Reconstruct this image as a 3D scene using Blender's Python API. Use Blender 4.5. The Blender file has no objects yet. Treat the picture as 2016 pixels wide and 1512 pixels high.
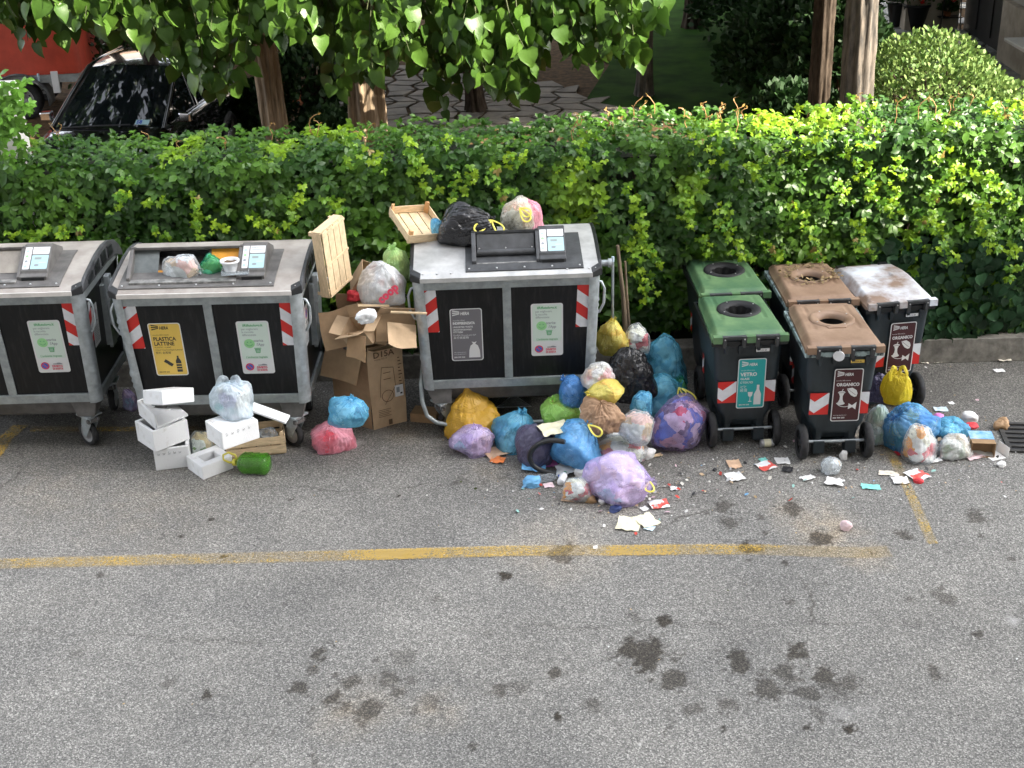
import bpy, math, random
import numpy as np
from mathutils import Matrix, Vector, Euler

# ------------------------------------------------------------------ camera, world, sun
FPX, CAMH, PITCH, ROLL = 2650.0, 5.45, 25.4, 1.7
scene = bpy.context.scene
C = bpy.context.scene.collection
cam_d = bpy.data.cameras.new('camera'); cam = bpy.data.objects.new('camera', cam_d); C.objects.link(cam)
cam_d.sensor_width = 36.0; cam_d.lens = FPX/2016*36.0
cam_d.clip_start = 0.1; cam_d.clip_end = 400
RM = Matrix.Rotation(math.radians(90-PITCH), 3, 'X') @ Matrix.Rotation(math.radians(-ROLL), 3, 'Z')
cam.matrix_world = Matrix.Translation((0, 0, CAMH)) @ RM.to_4x4()
scene.camera = cam

SUN_EL, SUN_AZ = 38.0, 24.0        # elevation; angle from +X towards -Y
w = bpy.data.worlds.new('World'); scene.world = w; w.use_nodes = True
nt = w.node_tree; bg = nt.nodes['Background']
sky = nt.nodes.new('ShaderNodeTexSky'); sky.sky_type = 'NISHITA'; sky.sun_disc = False
sky.sun_elevation = math.radians(SUN_EL); sky.sun_rotation = math.radians(90+SUN_AZ)
sky.air_density = 1.0; sky.dust_density = 2.5
hs = nt.nodes.new('ShaderNodeHueSaturation'); hs.inputs['Saturation'].default_value = 0.28
nt.links.new(sky.outputs[0], hs.inputs['Color']); nt.links.new(hs.outputs[0], bg.inputs[0])
bg.inputs[1].default_value = 0.15
sd = bpy.data.lights.new('sun', 'SUN'); so = bpy.data.objects.new('sun', sd); C.objects.link(so)
sd.energy = 3.6; sd.angle = math.radians(0.53); sd.color = (1.0, 0.90, 0.74)
_e, _a = math.radians(SUN_EL), math.radians(SUN_AZ)
SUNV = Vector((math.cos(_e)*math.cos(_a), -math.cos(_e)*math.sin(_a), math.sin(_e)))
so.rotation_euler = SUNV.to_track_quat('Z', 'Y').to_euler(); so.location = (20, -10, 30)
scene.view_settings.view_transform = 'Standard'; scene.view_settings.look = 'None'
scene.view_settings.exposure = 2.66; scene.view_settings.gamma = 1.0
try:
    scene.cycles.use_denoising = True
    scene.cycles.max_bounces = 8; scene.cycles.transparent_max_bounces = 24
    scene.cycles.diffuse_bounces = 3; scene.cycles.glossy_bounces = 3; scene.cycles.transmission_bounces = 4
    scene.cycles.caustics_reflective = False; scene.cycles.caustics_refractive = False
except Exception: pass

rng = np.random.default_rng(7); random.seed(7)
def ray(x, y): return RM @ Vector(((x-1008)/FPX, -(y-756)/FPX, -1))
def G(x, y, h=0.0):
    d = ray(x, y); t = (h-CAMH)/d.z; return Vector((0, 0, CAMH)) + t*d
def P(x, y, Y):
    d = ray(x, y); return Vector((0, 0, CAMH)) + (Y/d.y)*d
def scale_at(p):
    q = RM.transposed() @ (Vector(p)-Vector((0, 0, CAMH))); return FPX/-q.z

# ------------------------------------------------------------------ noise
def _h(i, j, k, s):
    n = (i*374761393 + j*668265263 + k*2147483647 + s*1274126177) & 0xFFFFFFFF
    n = ((n ^ (n >> 13))*1274126177) & 0xFFFFFFFF
    n = ((n ^ (n >> 16))*2246822519) & 0xFFFFFFFF
    return ((n ^ (n >> 15)) & 0xFFFF)/65535.0*2-1
def vn(p, s=0):
    p = np.asarray(p, float); f = np.floor(p); i = f.astype(np.int64); t = p-f; t = t*t*(3-2*t); r = 0
    for dx in (0, 1):
        for dy in (0, 1):
            for dz in (0, 1):
                wt = (t[:, 0] if dx else 1-t[:, 0])*(t[:, 1] if dy else 1-t[:, 1])*(t[:, 2] if dz else 1-t[:, 2])
                r = r + wt*_h(i[:, 0]+dx, i[:, 1]+dy, i[:, 2]+dz, s)
    return r
def fbm(p, s=0, o=3):
    r = 0; a = 1.0
    for k in range(o): r = r + a*vn(np.asarray(p)*2**k+7.3*k, s+k); a *= .5
    return r
def vn2(x, y, s=0): return vn(np.stack([x.ravel(), y.ravel(), np.zeros(x.size)], 1), s).reshape(x.shape)

# ------------------------------------------------------------------ materials
def mat(name, col, rough=.6, metal=0., spec=.5, var=0., vscale=6., bump=0., bscale=60., alpha=1., col2=None, ramp=None, coat=0., trans=0., attr=None, edge=0., vdet=4., stretch=None, bdet=3.):
    m = bpy.data.materials.new(name); m.use_nodes = True; t = m.node_tree; n = t.nodes; L = t.links
    b = n['Principled BSDF']; b.inputs['Base Color'].default_value = (*col, 1); b.inputs['Roughness'].default_value = rough
    b.inputs['Metallic'].default_value = metal; b.inputs['Specular IOR Level'].default_value = spec
    if coat: b.inputs['Coat Weight'].default_value = coat
    tc = n.new('ShaderNodeTexCoord'); src = tc.outputs['Object']
    if stretch:
        mp = n.new('ShaderNodeMapping'); mp.inputs['Scale'].default_value = stretch; L.new(src, mp.inputs[0]); vs = mp.outputs[0]
    else: vs = src
    cs = None
    if attr:
        at = n.new('ShaderNodeAttribute'); at.attribute_name = attr; cs = at.outputs['Color']
    if var or col2:
        no = n.new('ShaderNodeTexNoise'); no.inputs['Scale'].default_value = vscale; no.inputs['Detail'].default_value = vdet; no.inputs['Roughness'].default_value = .6
        L.new(vs, no.inputs['Vector'])
        r = n.new('ShaderNodeValToRGB'); r.color_ramp.elements[0].position = (ramp or (.35, .65))[0]; r.color_ramp.elements[1].position = (ramp or (.35, .65))[1]
        c2 = col2 or tuple(min(1, c*(1+var)) for c in col); c1 = col if col2 else tuple(c*(1-var) for c in col)
        r.color_ramp.elements[0].color = (*c1, 1); r.color_ramp.elements[1].color = (*c2, 1)
        L.new(no.outputs['Fac'], r.inputs[0])
        if cs is not None:
            mx = n.new('ShaderNodeMix'); mx.data_type = 'RGBA'; mx.blend_type = 'MULTIPLY'; mx.inputs[0].default_value = 1
            L.new(cs, mx.inputs[6]); L.new(r.outputs[0], mx.inputs[7]); cs = mx.outputs[2]
        else: cs = r.outputs[0]
    if cs is not None: L.new(cs, b.inputs['Base Color'])
    if bump:
        nb = n.new('ShaderNodeTexNoise'); nb.inputs['Scale'].default_value = bscale; nb.inputs['Detail'].default_value = bdet
        L.new(vs, nb.inputs['Vector'])
        bu = n.new('ShaderNodeBump'); bu.inputs['Strength'].default_value = bump; bu.inputs['Distance'].default_value = .01
        L.new(nb.outputs['Fac'], bu.inputs['Height']); L.new(bu.outputs[0], b.inputs['Normal'])
    if alpha < 1:
        if edge:
            lw = n.new('ShaderNodeLayerWeight'); lw.inputs[0].default_value = .45
            mr = n.new('ShaderNodeMapRange'); mr.inputs[3].default_value = alpha; mr.inputs[4].default_value = min(1, alpha+edge)
            L.new(lw.outputs['Facing'], mr.inputs[0]); L.new(mr.outputs[0], b.inputs['Alpha'])
        else: b.inputs['Alpha'].default_value = alpha
    if trans:
        out = [x for x in n if x.type == 'OUTPUT_MATERIAL'][0]
        tr = n.new('ShaderNodeBsdfTranslucent'); ms = n.new('ShaderNodeMixShader'); ms.inputs[0].default_value = trans
        if cs is not None: L.new(cs, tr.inputs[0])
        else: tr.inputs[0].default_value = (*col, 1)
        L.new(b.outputs[0], ms.inputs[1]); L.new(tr.outputs[0], ms.inputs[2]); L.new(ms.outputs[0], out.inputs[0])
    return m
M = {}
def flat(name, col, rough=.45): M[name] = mat(name, col, rough); return M[name]
M['galv'] = mat('galvanised_steel', (.34, .375, .385), .45, .55, var=.16, vscale=14, bump=.12, bscale=30)
M['galvl'] = mat('galvanised_light', (.42, .46, .48), .42, .5, var=.15, vscale=18, bump=.1, bscale=30)
M['panel'] = mat('black_panel', (.0045, .005, .006), .40, 0, .35, col2=(.022, .023, .025), vscale=6, stretch=(6, 6, .45), ramp=(.50, .80), bump=.04, bscale=10, vdet=7)
M['lidsteel'] = mat('lid_steel', (.50, .50, .49), .38, .3, var=.2, vscale=5, bump=.06, bscale=20)
M['lidbrown'] = mat('lid_weathered', (.235, .205, .18), .55, .1, col2=(.44, .41, .375), vscale=3.5, bump=.1, bscale=25, ramp=(.3, .7))
M['lidedge'] = mat('lid_edge', (.62, .59, .56), .5, .1, var=.15)
M['plast'] = mat('dark_plastic', (.05, .052, .055), .5, var=.3, vscale=10, bump=.08)
M['plastd'] = mat('black_plastic', (.012, .013, .014), .38, var=.3, vscale=10)
M['plastg'] = mat('grey_plastic', (.115, .11, .105), .55, var=.35, vscale=9, bump=.05, ramp=(.3, .7))
M['scuff'] = mat('scuffed_metal', (.14, .14, .135), .5, .2, col2=(.42, .41, .39), vscale=13, ramp=(.42, .72))
M['orange'] = mat('orange_plastic', (.75, .33, .03), .55, var=.15)
M['tyre'] = mat('rubber', (.022, .022, .023), .8, var=.4, vscale=20, bump=.1)
M['rim'] = mat('castor_rim', (.42, .42, .43), .4, .5, var=.2)
M['white'] = mat('white_plastic', (.78, .79, .80), .35, var=.03)
M['red'] = flat('reflective_red', (.62, .025, .02), .35)
M['refw'] = mat('reflective_white', (.72, .74, .78), .35, var=.06, vscale=20)
M['rivet'] = mat('rivet', (.6, .6, .6), .3, .6)
M['body_bin'] = mat('bin_body_plastic', (.022, .031, .037), .42, var=.35, vscale=4, bump=.05, bscale=12, stretch=(1, 1, .4))
M['lid_green'] = mat('bin_lid_green', (.055, .13, .062), .5, col2=(.15, .25, .11), vscale=4, ramp=(.38, .78), bump=.08, bscale=12)
M['lid_brown'] = mat('bin_lid_brown', (.19, .115, .07), .6, col2=(.30, .20, .135), vscale=5, ramp=(.35, .7), bump=.08, bscale=14)
M['lid_graf'] = mat('bin_lid_sprayed', (.21, .14, .10), .5, col2=(.62, .66, .72), vscale=2.6, ramp=(.40, .60), bump=.05, vdet=6)
M['spray'] = mat('spray_paint_remnant', (.38, .48, .48), .5, col2=(.03, .04, .045), vscale=14, ramp=(.45, .6))
M['eps'] = mat('polystyrene', (.62, .61, .59), .6, col2=(.80, .81, .82), ramp=(.28, .42), vscale=6, bump=.25, bscale=130)
M['epsd'] = mat('polystyrene_dirty', (.60, .59, .57), .6, var=.12, vscale=8, bump=.25, bscale=130)
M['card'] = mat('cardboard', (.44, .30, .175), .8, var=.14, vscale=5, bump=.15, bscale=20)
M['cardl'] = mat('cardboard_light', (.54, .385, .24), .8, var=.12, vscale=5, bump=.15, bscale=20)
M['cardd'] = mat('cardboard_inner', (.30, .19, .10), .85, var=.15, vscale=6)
M['wood'] = mat('crate_wood', (.66, .50, .31), .7, var=.16, vscale=9, stretch=(1.5, 1.5, 8), bump=.1)
M['woodo'] = mat('crate_corner_wood', (.60, .34, .15), .7, var=.15, vscale=8)
M['paper'] = mat('paper_white', (.76, .755, .74), .7, var=.05)
M['paperd'] = mat('paper_soiled', (.66, .60, .50), .7, var=.2, vscale=18, ramp=(.3, .7))
M['ink'] = flat('ink_black', (.02, .02, .02), .5)
M['inkbrown'] = flat('ink_brown', (.12, .075, .04), .7)
M['ringm'] = mat('ring_plastic', (.02, .02, .021), .65, spec=.3, var=.3)
M['rubberm'] = mat('matt_rubber', (.008, .008, .008), .9, spec=.15)
M['hose'] = mat('black_hose', (.015, .015, .015), .35, var=.2, bump=.1)
M['lime'] = flat('yellow_tie', (.74, .66, .10), .4)

# ------------------------------------------------------------------ mesh builder
class MB:
    def __init__(s): s.v = []; s.f = []; s.m = []; s.n = 0; s.mats = []; s.sm = []
    def mi(s, m):
        if isinstance(m, str): m = M[m]
        if m not in s.mats: s.mats.append(m)
        return s.mats.index(m)
    def add(s, v, f, m, T=None, smooth=False):
        v = np.asarray(v, float)
        if T is not None:
            A = np.array(T); v = v@A[:3, :3].T+A[:3, 3]
        k = s.mi(m); s.v.append(v)
        for q in f: s.f.append(tuple(int(i)+s.n for i in q)); s.m.append(k); s.sm.append(smooth)
        s.n += len(v); return s
    def box(s, a, b, m, T=None):
        (x0, y0, z0), (x1, y1, z1) = a, b
        v = [(x0, y0, z0), (x1, y0, z0), (x1, y1, z0), (x0, y1, z0), (x0, y0, z1), (x1, y0, z1), (x1, y1, z1), (x0, y1, z1)]
        return s.add(v, [(0, 3, 2, 1), (4, 5, 6, 7), (0, 1, 5, 4), (1, 2, 6, 5), (2, 3, 7, 6), (3, 0, 4, 7)], m, T)
    def hexa(s, v, m, T=None):      # 8 corners bottom ring then top ring
        return s.add(v, [(0, 3, 2, 1), (4, 5, 6, 7), (0, 1, 5, 4), (1, 2, 6, 5), (2, 3, 7, 6), (3, 0, 4, 7)], m, T)
    def prism(s, poly, y0, y1, m, T=None, ax='y'):   # poly in (a,b), extruded
        n = len(poly)
        if ax == 'y': v = [(a, y0, b) for a, b in poly]+[(a, y1, b) for a, b in poly]
        elif ax == 'x': v = [(y0, a, b) for a, b in poly]+[(y1, a, b) for a, b in poly]
        else: v = [(a, b, y0) for a, b in poly]+[(a, b, y1) for a, b in poly]
        f = [tuple(range(n)), tuple(range(2*n-1, n-1, -1))]+[(i, i+n, (i+1) % n+n, (i+1) % n) for i in range(n)]
        return s.add(v, f, m, T)
    def cyl(s, p0, p1, r, m, n=16, r1=None, T=None, cap=True, smooth=True):
        p0 = np.array(p0, float); p1 = np.array(p1, float); d = p1-p0; d /= np.linalg.norm(d)
        a = np.cross(d, (0, 0, 1) if abs(d[2]) < .9 else (1, 0, 0)); a /= np.linalg.norm(a); b = np.cross(d, a)
        t = np.linspace(0, 2*np.pi, n, endpoint=False); o = np.outer(np.cos(t), a)+np.outer(np.sin(t), b)
        v = np.vstack([p0+o*r, p1+o*(r if r1 is None else r1)])
        s.add(v, [(i, (i+1) % n, (i+1) % n+n, i+n) for i in range(n)], m, T, smooth)
        if cap: s.add(v, [tuple(range(n-1, -1, -1)), tuple(range(n, 2*n))], m, T)
        return s
    def tube(s, pts, r, m, n=8, T=None, closed=False, cap=True):
        pts = np.array(pts, float); k = len(pts); rr = np.full(k, r) if np.isscalar(r) else np.array(r)
        tan = np.gradient(pts, axis=0)
        if closed: tan = np.roll(pts, -1, 0)-np.roll(pts, 1, 0)
        tan /= np.linalg.norm(tan, axis=1)[:, None]+1e-9
        a = np.cross(tan[0], (0, 0, 1) if abs(tan[0][2]) < .9 else (1, 0, 0)); V = []
        t = np.linspace(0, 2*np.pi, n, endpoint=False)
        for i in range(k):
            a = a-tan[i]*np.dot(a, tan[i]); a /= np.linalg.norm(a)+1e-9; b = np.cross(tan[i], a)
            V.append(pts[i]+(np.outer(np.cos(t), a)+np.outer(np.sin(t), b))*rr[i])
        f = []; kk = k if closed else k-1
        for i in range(kk):
            for j in range(n): f.append((i*n+j, i*n+(j+1) % n, ((i+1) % k)*n+(j+1) % n, ((i+1) % k)*n+j))
        s.add(np.vstack(V), f, m, T, True)
        if cap and not closed: s.add(np.vstack([V[0], V[-1]]), [tuple(range(n-1, -1, -1)), tuple(range(n, 2*n))], m, T)
        return s
    def lathe(s, prof, m, n=32, T=None, smooth=True):   # prof (r,z), axis z
        t = np.linspace(0, 2*np.pi, n, endpoint=False); V = []; f = []
        for r, z in prof: V += [(r*math.cos(a), r*math.sin(a), z) for a in t]
        for i in range(len(prof)-1):
            for j in range(n): f.append((i*n+j, i*n+(j+1) % n, (i+1)*n+(j+1) % n, (i+1)*n+j))
        return s.add(V, f, m, T, smooth)
    def grid(s, V, m, T=None, smooth=True, wrap=False):   # V shape (a,b,3)
        a, b, _ = V.shape; f = []
        for i in range(a-1):
            for j in range(b if wrap else b-1): f.append((i*b+j, i*b+(j+1) % b, (i+1)*b+(j+1) % b, (i+1)*b+j))
        return s.add(V.reshape(-1, 3), f, m, T, smooth)
    def build(s, name, parent=None, loc=None, rot=None, bevel=0, solid=0):
        me = bpy.data.meshes.new(name)
        if s.v: me.from_pydata(np.vstack(s.v).tolist(), [], s.f)
        for m in s.mats: me.materials.append(m)
        me.polygons.foreach_set('material_index', s.m); me.polygons.foreach_set('use_smooth', s.sm); me.update()
        o = bpy.data.objects.new(name, me); C.objects.link(o); o.parent = parent
        if loc is not None: o.location = loc
        if rot is not None: o.rotation_euler = rot
        if bevel:
            bm = o.modifiers.new('bevel', 'BEVEL'); bm.width = bevel; bm.segments = 2; bm.limit_method = 'ANGLE'; bm.angle_limit = math.radians(40)
        if solid:
            sm_ = o.modifiers.new('thickness', 'SOLIDIFY'); sm_.thickness = solid
        return o
def tag(o, label=None, cat=None, group=None, kind=None):
    if label: o['label'] = label
    if cat: o['category'] = cat
    if group: o['group'] = group
    if kind: o['kind'] = kind
    return o
def empty(name, label, cat, loc=(0, 0, 0), rz=0, group=None, rot=None):
    o = bpy.data.objects.new(name, None); C.objects.link(o); o.location = loc
    o.rotation_euler = rot if rot is not None else (0, 0, rz); o.empty_display_size = .1
    return tag(o, label, cat, group)
def copy_tree(o, parent=None):
    c = o.copy(); C.objects.link(c); c.parent = parent
    for ch in list(o.children): copy_tree(ch, c)
    return c
def fastmesh(name, V, F, mats, cols=None, smooth=False, parent=None, tri=None):
    """V (n,3); F (m,k) const-size faces"""
    V = np.asarray(V, np.float32); F = np.asarray(F, np.int32); me = bpy.data.meshes.new(name)
    me.vertices.add(len(V)); me.vertices.foreach_set('co', V.ravel())
    k = F.shape[1]; me.loops.add(F.size); me.loops.foreach_set('vertex_index', F.ravel())
    me.polygons.add(len(F)); me.polygons.foreach_set('loop_start', np.arange(0, F.size, k, dtype=np.int32))
    for m in mats: me.materials.append(m if not isinstance(m, str) else M[m])
    if smooth: me.polygons.foreach_set('use_smooth', np.ones(len(F), bool))
    if cols is not None:
        a = me.color_attributes.new('lc', 'FLOAT_COLOR', 'POINT'); a.data.foreach_set('color', np.asarray(cols, np.float32).ravel())
    me.update(calc_edges=True); me.validate()
    o = bpy.data.objects.new(name, me); C.objects.link(o); o.parent = parent; return o

# ------------------------------------------------------------------ 2-D graphics for stickers
_tc = {}
def text2d(txt, size, bold=0., align='LEFT', sx=1., shear=0.):
    key = (txt, size, bold, align, sx, shear)
    if key in _tc: return _tc[key]
    cu = bpy.data.curves.new('t', 'FONT'); cu.body = txt; cu.size = size; cu.offset = bold*size; cu.align_x = align
    cu.shear = shear; cu.resolution_u = 2; cu.fill_mode = 'FRONT'
    ob = bpy.data.objects.new('t', cu); me = bpy.data.meshes.new_from_object(ob)
    v = np.array([p.co[:] for p in me.vertices]) if len(me.vertices) else np.zeros((0, 3)); f = [tuple(p.vertices) for p in me.polygons]
    if len(v): v[:, 0] *= sx; v[:, 2] = 0
    bpy.data.objects.remove(ob); bpy.data.meshes.remove(me); bpy.data.curves.remove(cu)
    _tc[key] = (v, f); return v, f
class Decal:
    """flat artwork in (u,v) metres; layers lifted 0.6 mm each"""
    def __init__(s, mb, T): s.mb = mb; s.T = T; s.l = 0.0014
    def up(s): s.l += .0006
    def poly(s, pts, m):
        s.mb.add([(a, b, s.l) for a, b in pts], [tuple(range(len(pts)))], m, s.T)
    def rect(s, x0, y0, x1, y1, m): s.poly([(x0, y0), (x1, y0), (x1, y1), (x0, y1)], m)
    def rrect(s, x0, y0, x1, y1, r, m):
        pts = []
        for cx, cy, a0 in ((x1-r, y0+r, -90), (x1-r, y1-r, 0), (x0+r, y1-r, 90), (x0+r, y0+r, 180)):
            for k in range(5): a = math.radians(a0+22.5*k); pts.append((cx+r*math.cos(a), cy+r*math.sin(a)))
        s.poly(pts, m)
    def disc(s, x, y, r, m, n=20, ry=None): s.poly([(x+r*math.cos(2*math.pi*k/n), y+(ry or r)*math.sin(2*math.pi*k/n)) for k in range(n)], m)
    def ring(s, x, y, r0, r1, m, n=24, a0=0, a1=360):
        t = [math.radians(a0+(a1-a0)*k/n) for k in range(n+1)]
        v = [(x+r0*math.cos(a), y+r0*math.sin(a), s.l) for a in t]+[(x+r1*math.cos(a), y+r1*math.sin(a), s.l) for a in t]
        s.mb.add(v, [(i, i+n+1, i+n+2, i+1) for i in range(n)], m, s.T)
    def line(s, x0, y0, x1, y1, w_, m):
        dx, dy = x1-x0, y1-y0; L = math.hypot(dx, dy); nx, ny = -dy/L*w_/2, dx/L*w_/2
        s.poly([(x0-nx, y0-ny), (x1-nx, y1-ny), (x1+nx, y1+ny), (x0+nx, y0+ny)], m)
    def text(s, x, y, txt, size, m, bold=.0, align='LEFT', sx=1., shear=0.):
        v, f = text2d(txt, size, bold, align, sx, shear)
        if len(v): s.mb.add(v+np.array([x, y, s.l]), f, m, s.T)
def clip_half(poly, a, b, c):    # keep a*x+b*y<=c
    out = []
    for i in range(len(poly)):
        p, q = poly[i], poly[(i+1) % len(poly)]; dp = a*p[0]+b*p[1]-c; dq = a*q[0]+b*q[1]-c
        if dp <= 0: out.append(p)
        if dp*dq < 0: t = dp/(dp-dq); out.append((p[0]+t*(q[0]-p[0]), p[1]+t*(q[1]-p[1])))
    return out
def hazard(d, x0, y0, x1, y1, sgn, pitch=.21, off=0.):
    d.rect(x0, y0, x1, y1, 'red'); d.up()
    R = [(x0, y0), (x1, y0), (x1, y1), (x0, y1)]; k = .78
    for i in range(-12, 30):
        lo = y0+off+i*pitch; hi = lo+pitch*.5
        q = clip_half(clip_half(R, -sgn*k, 1, hi-sgn*k*x0), sgn*k, -1, -(lo-sgn*k*x0))
        if len(q) > 2: d.poly(q, 'refw')
flat('s_white', (.68, .69, .69)); flat('s_pale', (.60, .70, .63)); flat('s_green', (.10, .38, .16)); flat('s_lgreen', (.30, .62, .28)); flat('s_grey', (.16, .155, .17))
flat('s_yel', (.70, .48, .09)); flat('s_teal', (.02, .36, .36)); flat('s_mar', (.055, .012, .014)); flat('s_tgrey', (.25, .28, .30)); flat('s_blue', (.06, .13, .48)); flat('s_rr', (.65, .05, .10)); flat('s_cyan', (.38, .56, .60)); flat('s_lcd', (.30, .36, .33))
def logo(d, x, y, w_, m):
    for i in range(3):
        yy = y+i*w_*.115
        d.poly([(x, yy-.02*w_+(i-1)*w_*.04), (x+w_*.42, yy+(1-i)*w_*.05-.005*w_), (x+w_*.42, yy+(1-i)*w_*.05+.05*w_), (x, yy+.06*w_+(i-1)*w_*.04)], m)
    d.text(x+w_*.47, y-.01*w_, 'HERA', w_*.29, m, .03, sx=.72, shear=.2)
def st_rifiuto(d, w_, h_):
    d.rrect(-w_/2, -h_/2, w_/2, h_/2, .022, 's_white'); d.up()
    d.rrect(-w_/2+.012, -h_*.22, w_/2-.012, h_/2-.012, .018, 's_pale'); d.up()
    d.text(0, h_*.40, 'ilRifiutologo.it', .033, 's_green', .03, 'CENTER', .88)
    for i, t in enumerate(('per migliorare', 'la raccolta', 'differenziata')): d.text(-w_*.36, h_*.335-i*.028, t, .028, 's_tgrey', .005, sx=.85)
    d.disc(-w_*.17, h_*.08, .044, 's_lgreen'); d.text(-.01, h_*.11, 'scarica', .036, 's_tgrey', .02, sx=.82, shear=.15); d.text(.012, h_*.035, "l'App", .036, 's_tgrey', .02, sx=.85, shear=.15); d.up()
    for a in (-.014, .014): d.disc(-w_*.17+a, h_*.08+.013, .0055, 's_green', 8)
    d.ring(-w_*.17, h_*.08+.004, .024, .029, 's_green', 10, 200, 340)
    d.poly([(.0, -.052), (.034, -.052), (.041, -.012), (-.007, -.012)], 's_green'); d.rect(-.012, -.009, .046, -.003, 's_green'); d.up()
    for a in (.006, .015, .024): d.rect(a, -.046, a+.004, -.018, 's_pale')
    d.text(0, -h_*.195, "L'ambiente ringrazia", .027, 's_green', .01, 'CENTER', .82)
    d.disc(-w_*.26, -h_*.365, .036, 's_rr'); d.up(); d.disc(-w_*.26, -h_*.365, .026, 's_blue'); d.up(); d.line(-w_*.26-.02, -h_*.365+.02, -w_*.26+.02, -h_*.365-.02, .008, 's_rr')
    d.poly([(.0, -h_*.34), (.08, -h_*.34), (.072, -h_*.322), (.055, -h_*.31), (.04, -h_*.31), (.03, -h_*.322), (0, -h_*.325)], 's_tgrey')
    d.text(-.012, -h_*.395, 'DIVIETO', .027, 's_rr', .04, sx=.86); d.text(-.012, -h_*.445, 'DI SOSTA', .025, 's_rr', .04, sx=.8)
def st_plastica(d, w_, h_):
    d.rrect(-w_/2, -h_/2, w_/2, h_/2, .022, 's_white'); d.up(); d.rrect(-w_/2+.008, -h_/2+.008, w_/2-.008, h_/2-.008, .018, 's_yel'); d.up()
    k = 'ink'; x = -w_*.40
    logo(d, x, h_*.385, .14, k); d.text(x, h_*.27, 'raccolta differenziata', .016, k)
    d.text(x, h_*.17, 'PLASTICA', .050, k, .03, sx=.86); d.text(x, h_*.08, 'LATTINE', .050, k, .03, sx=.86)
    d.text(x, h_*.03, 'PLASTIC / CANS', .019, k); d.text(x, -h_*.02, 'ПЛАСТМАССОВЫЕ БАНКИ', .018, k, sx=.95); d.text(x, -h_*.075, '塑料 金属罐', .024, k)
    d.poly([(.045, -h_*.43), (.09, -h_*.43), (.09, -h_*.22), (.075, -h_*.16), (.075, -h_*.12), (.06, -h_*.12), (.06, -h_*.16), (.045, -h_*.22)], k)
    for a, b in ((-.035, -h_*.22), (-.005, -h_*.27)):
        d.poly([(a-.02, b-.005), (a+.012, b-.028), (a+.03, b-.004), (a-.002, b+.02)], k)
    d.rrect(x, -h_*.40, x+.028, -h_*.34, .004, 's_yel'); d.text(x, -h_*.44, '800 999 500', .017, k, .02); d.up(); 
    for q in (-.38, -.33, -.28): d.rect(.046, h_*q, .089, h_*q+.006, 's_yel')
def st_indiff(d, w_, h_):
    d.rrect(-w_/2, -h_/2, w_/2, h_/2, .022, 's_white'); d.up(); d.rrect(-w_/2+.008, -h_/2+.008, w_/2-.008, h_/2-.008, .018, 's_grey'); d.up()
    k = 's_white'; x = -w_*.42
    logo(d, x, h_*.385, .14, k); d.text(x, h_*.27, 'raccolta rifiuti', .018, k); d.text(x, h_*.205, 'INDIFFERENZIATA', .032, k, .05, sx=.70)
    d.text(x, h_*.14, 'UNSORTED WASTE', .021, k, .03, sx=.9); d.text(x, h_*.09, 'НЕСОРТИРОВАННЫЕ', .019, k, .03, sx=.78); d.text(x, h_*.045, 'ОТХОДЫ', .021, k, .03, sx=.86)
    d.text(x, -h_*.01, 'النفايات التي لم يتم فرزها', .020, k, .01, sx=.66); d.text(x, -h_*.07, '未分类废物', .026, k)
    d.poly([(.012, -h_*.44), (.108, -h_*.44), (.104, -h_*.30), (.09, -h_*.21), (.068, -h_*.175), (.082, -h_*.13), (.06, -h_*.145), (.038, -h_*.13), (.05, -h_*.175), (.028, -h_*.21), (.016, -h_*.30)], k)
    for i in range(2): d.text(x, -h_*(.34+.035*i), 'www.gruppohera.it', .013, k)
    d.text(x, -h_*.44, '800 999 500', .018, k, .03)
def st_vetro(d, w_, h_):
    d.rrect(-w_/2, -h_/2, w_/2, h_/2, .018, 's_white'); d.up(); d.rrect(-w_/2+.008, -h_/2+.008, w_/2-.008, h_/2-.008, .014, 's_teal'); d.up()
    k = 's_white'; x = -w_*.40
    logo(d, x+.006, h_*.36, .13, k); d.text(x, h_*.26, 'raccolta differenziata', .014, k); d.text(x, h_*.155, 'VETRO', .046, k, .035, sx=.95)
    d.text(x, h_*.08, 'GLASS', .027, k, .03); d.text(x, h_*.005, 'СТЕКЛО', .026, k, .02); d.text(x, -h_*.07, 'زجاج', .03, k); d.text(x, -h_*.16, '玻璃', .032, k)
    d.poly([(.028, -h_*.43), (.088, -h_*.43), (.088, -h_*.22), (.07, -h_*.12), (.07, -h_*.03), (.048, -h_*.03), (.048, -h_*.12), (.028, -h_*.22)], k)
    d.poly([(-.025, -h_*.17), (.018, -h_*.17), (.012, -h_*.25), (.0, -h_*.27), (-.007, -h_*.27), (-.02, -h_*.25)], k); d.rect(-.006, -h_*.36, -.001, -h_*.27, k); d.rect(-.018, -h_*.37, .011, -h_*.355, k)
    d.text(x, -h_*.44, '800 999 500', .017, k, .02)
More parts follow.
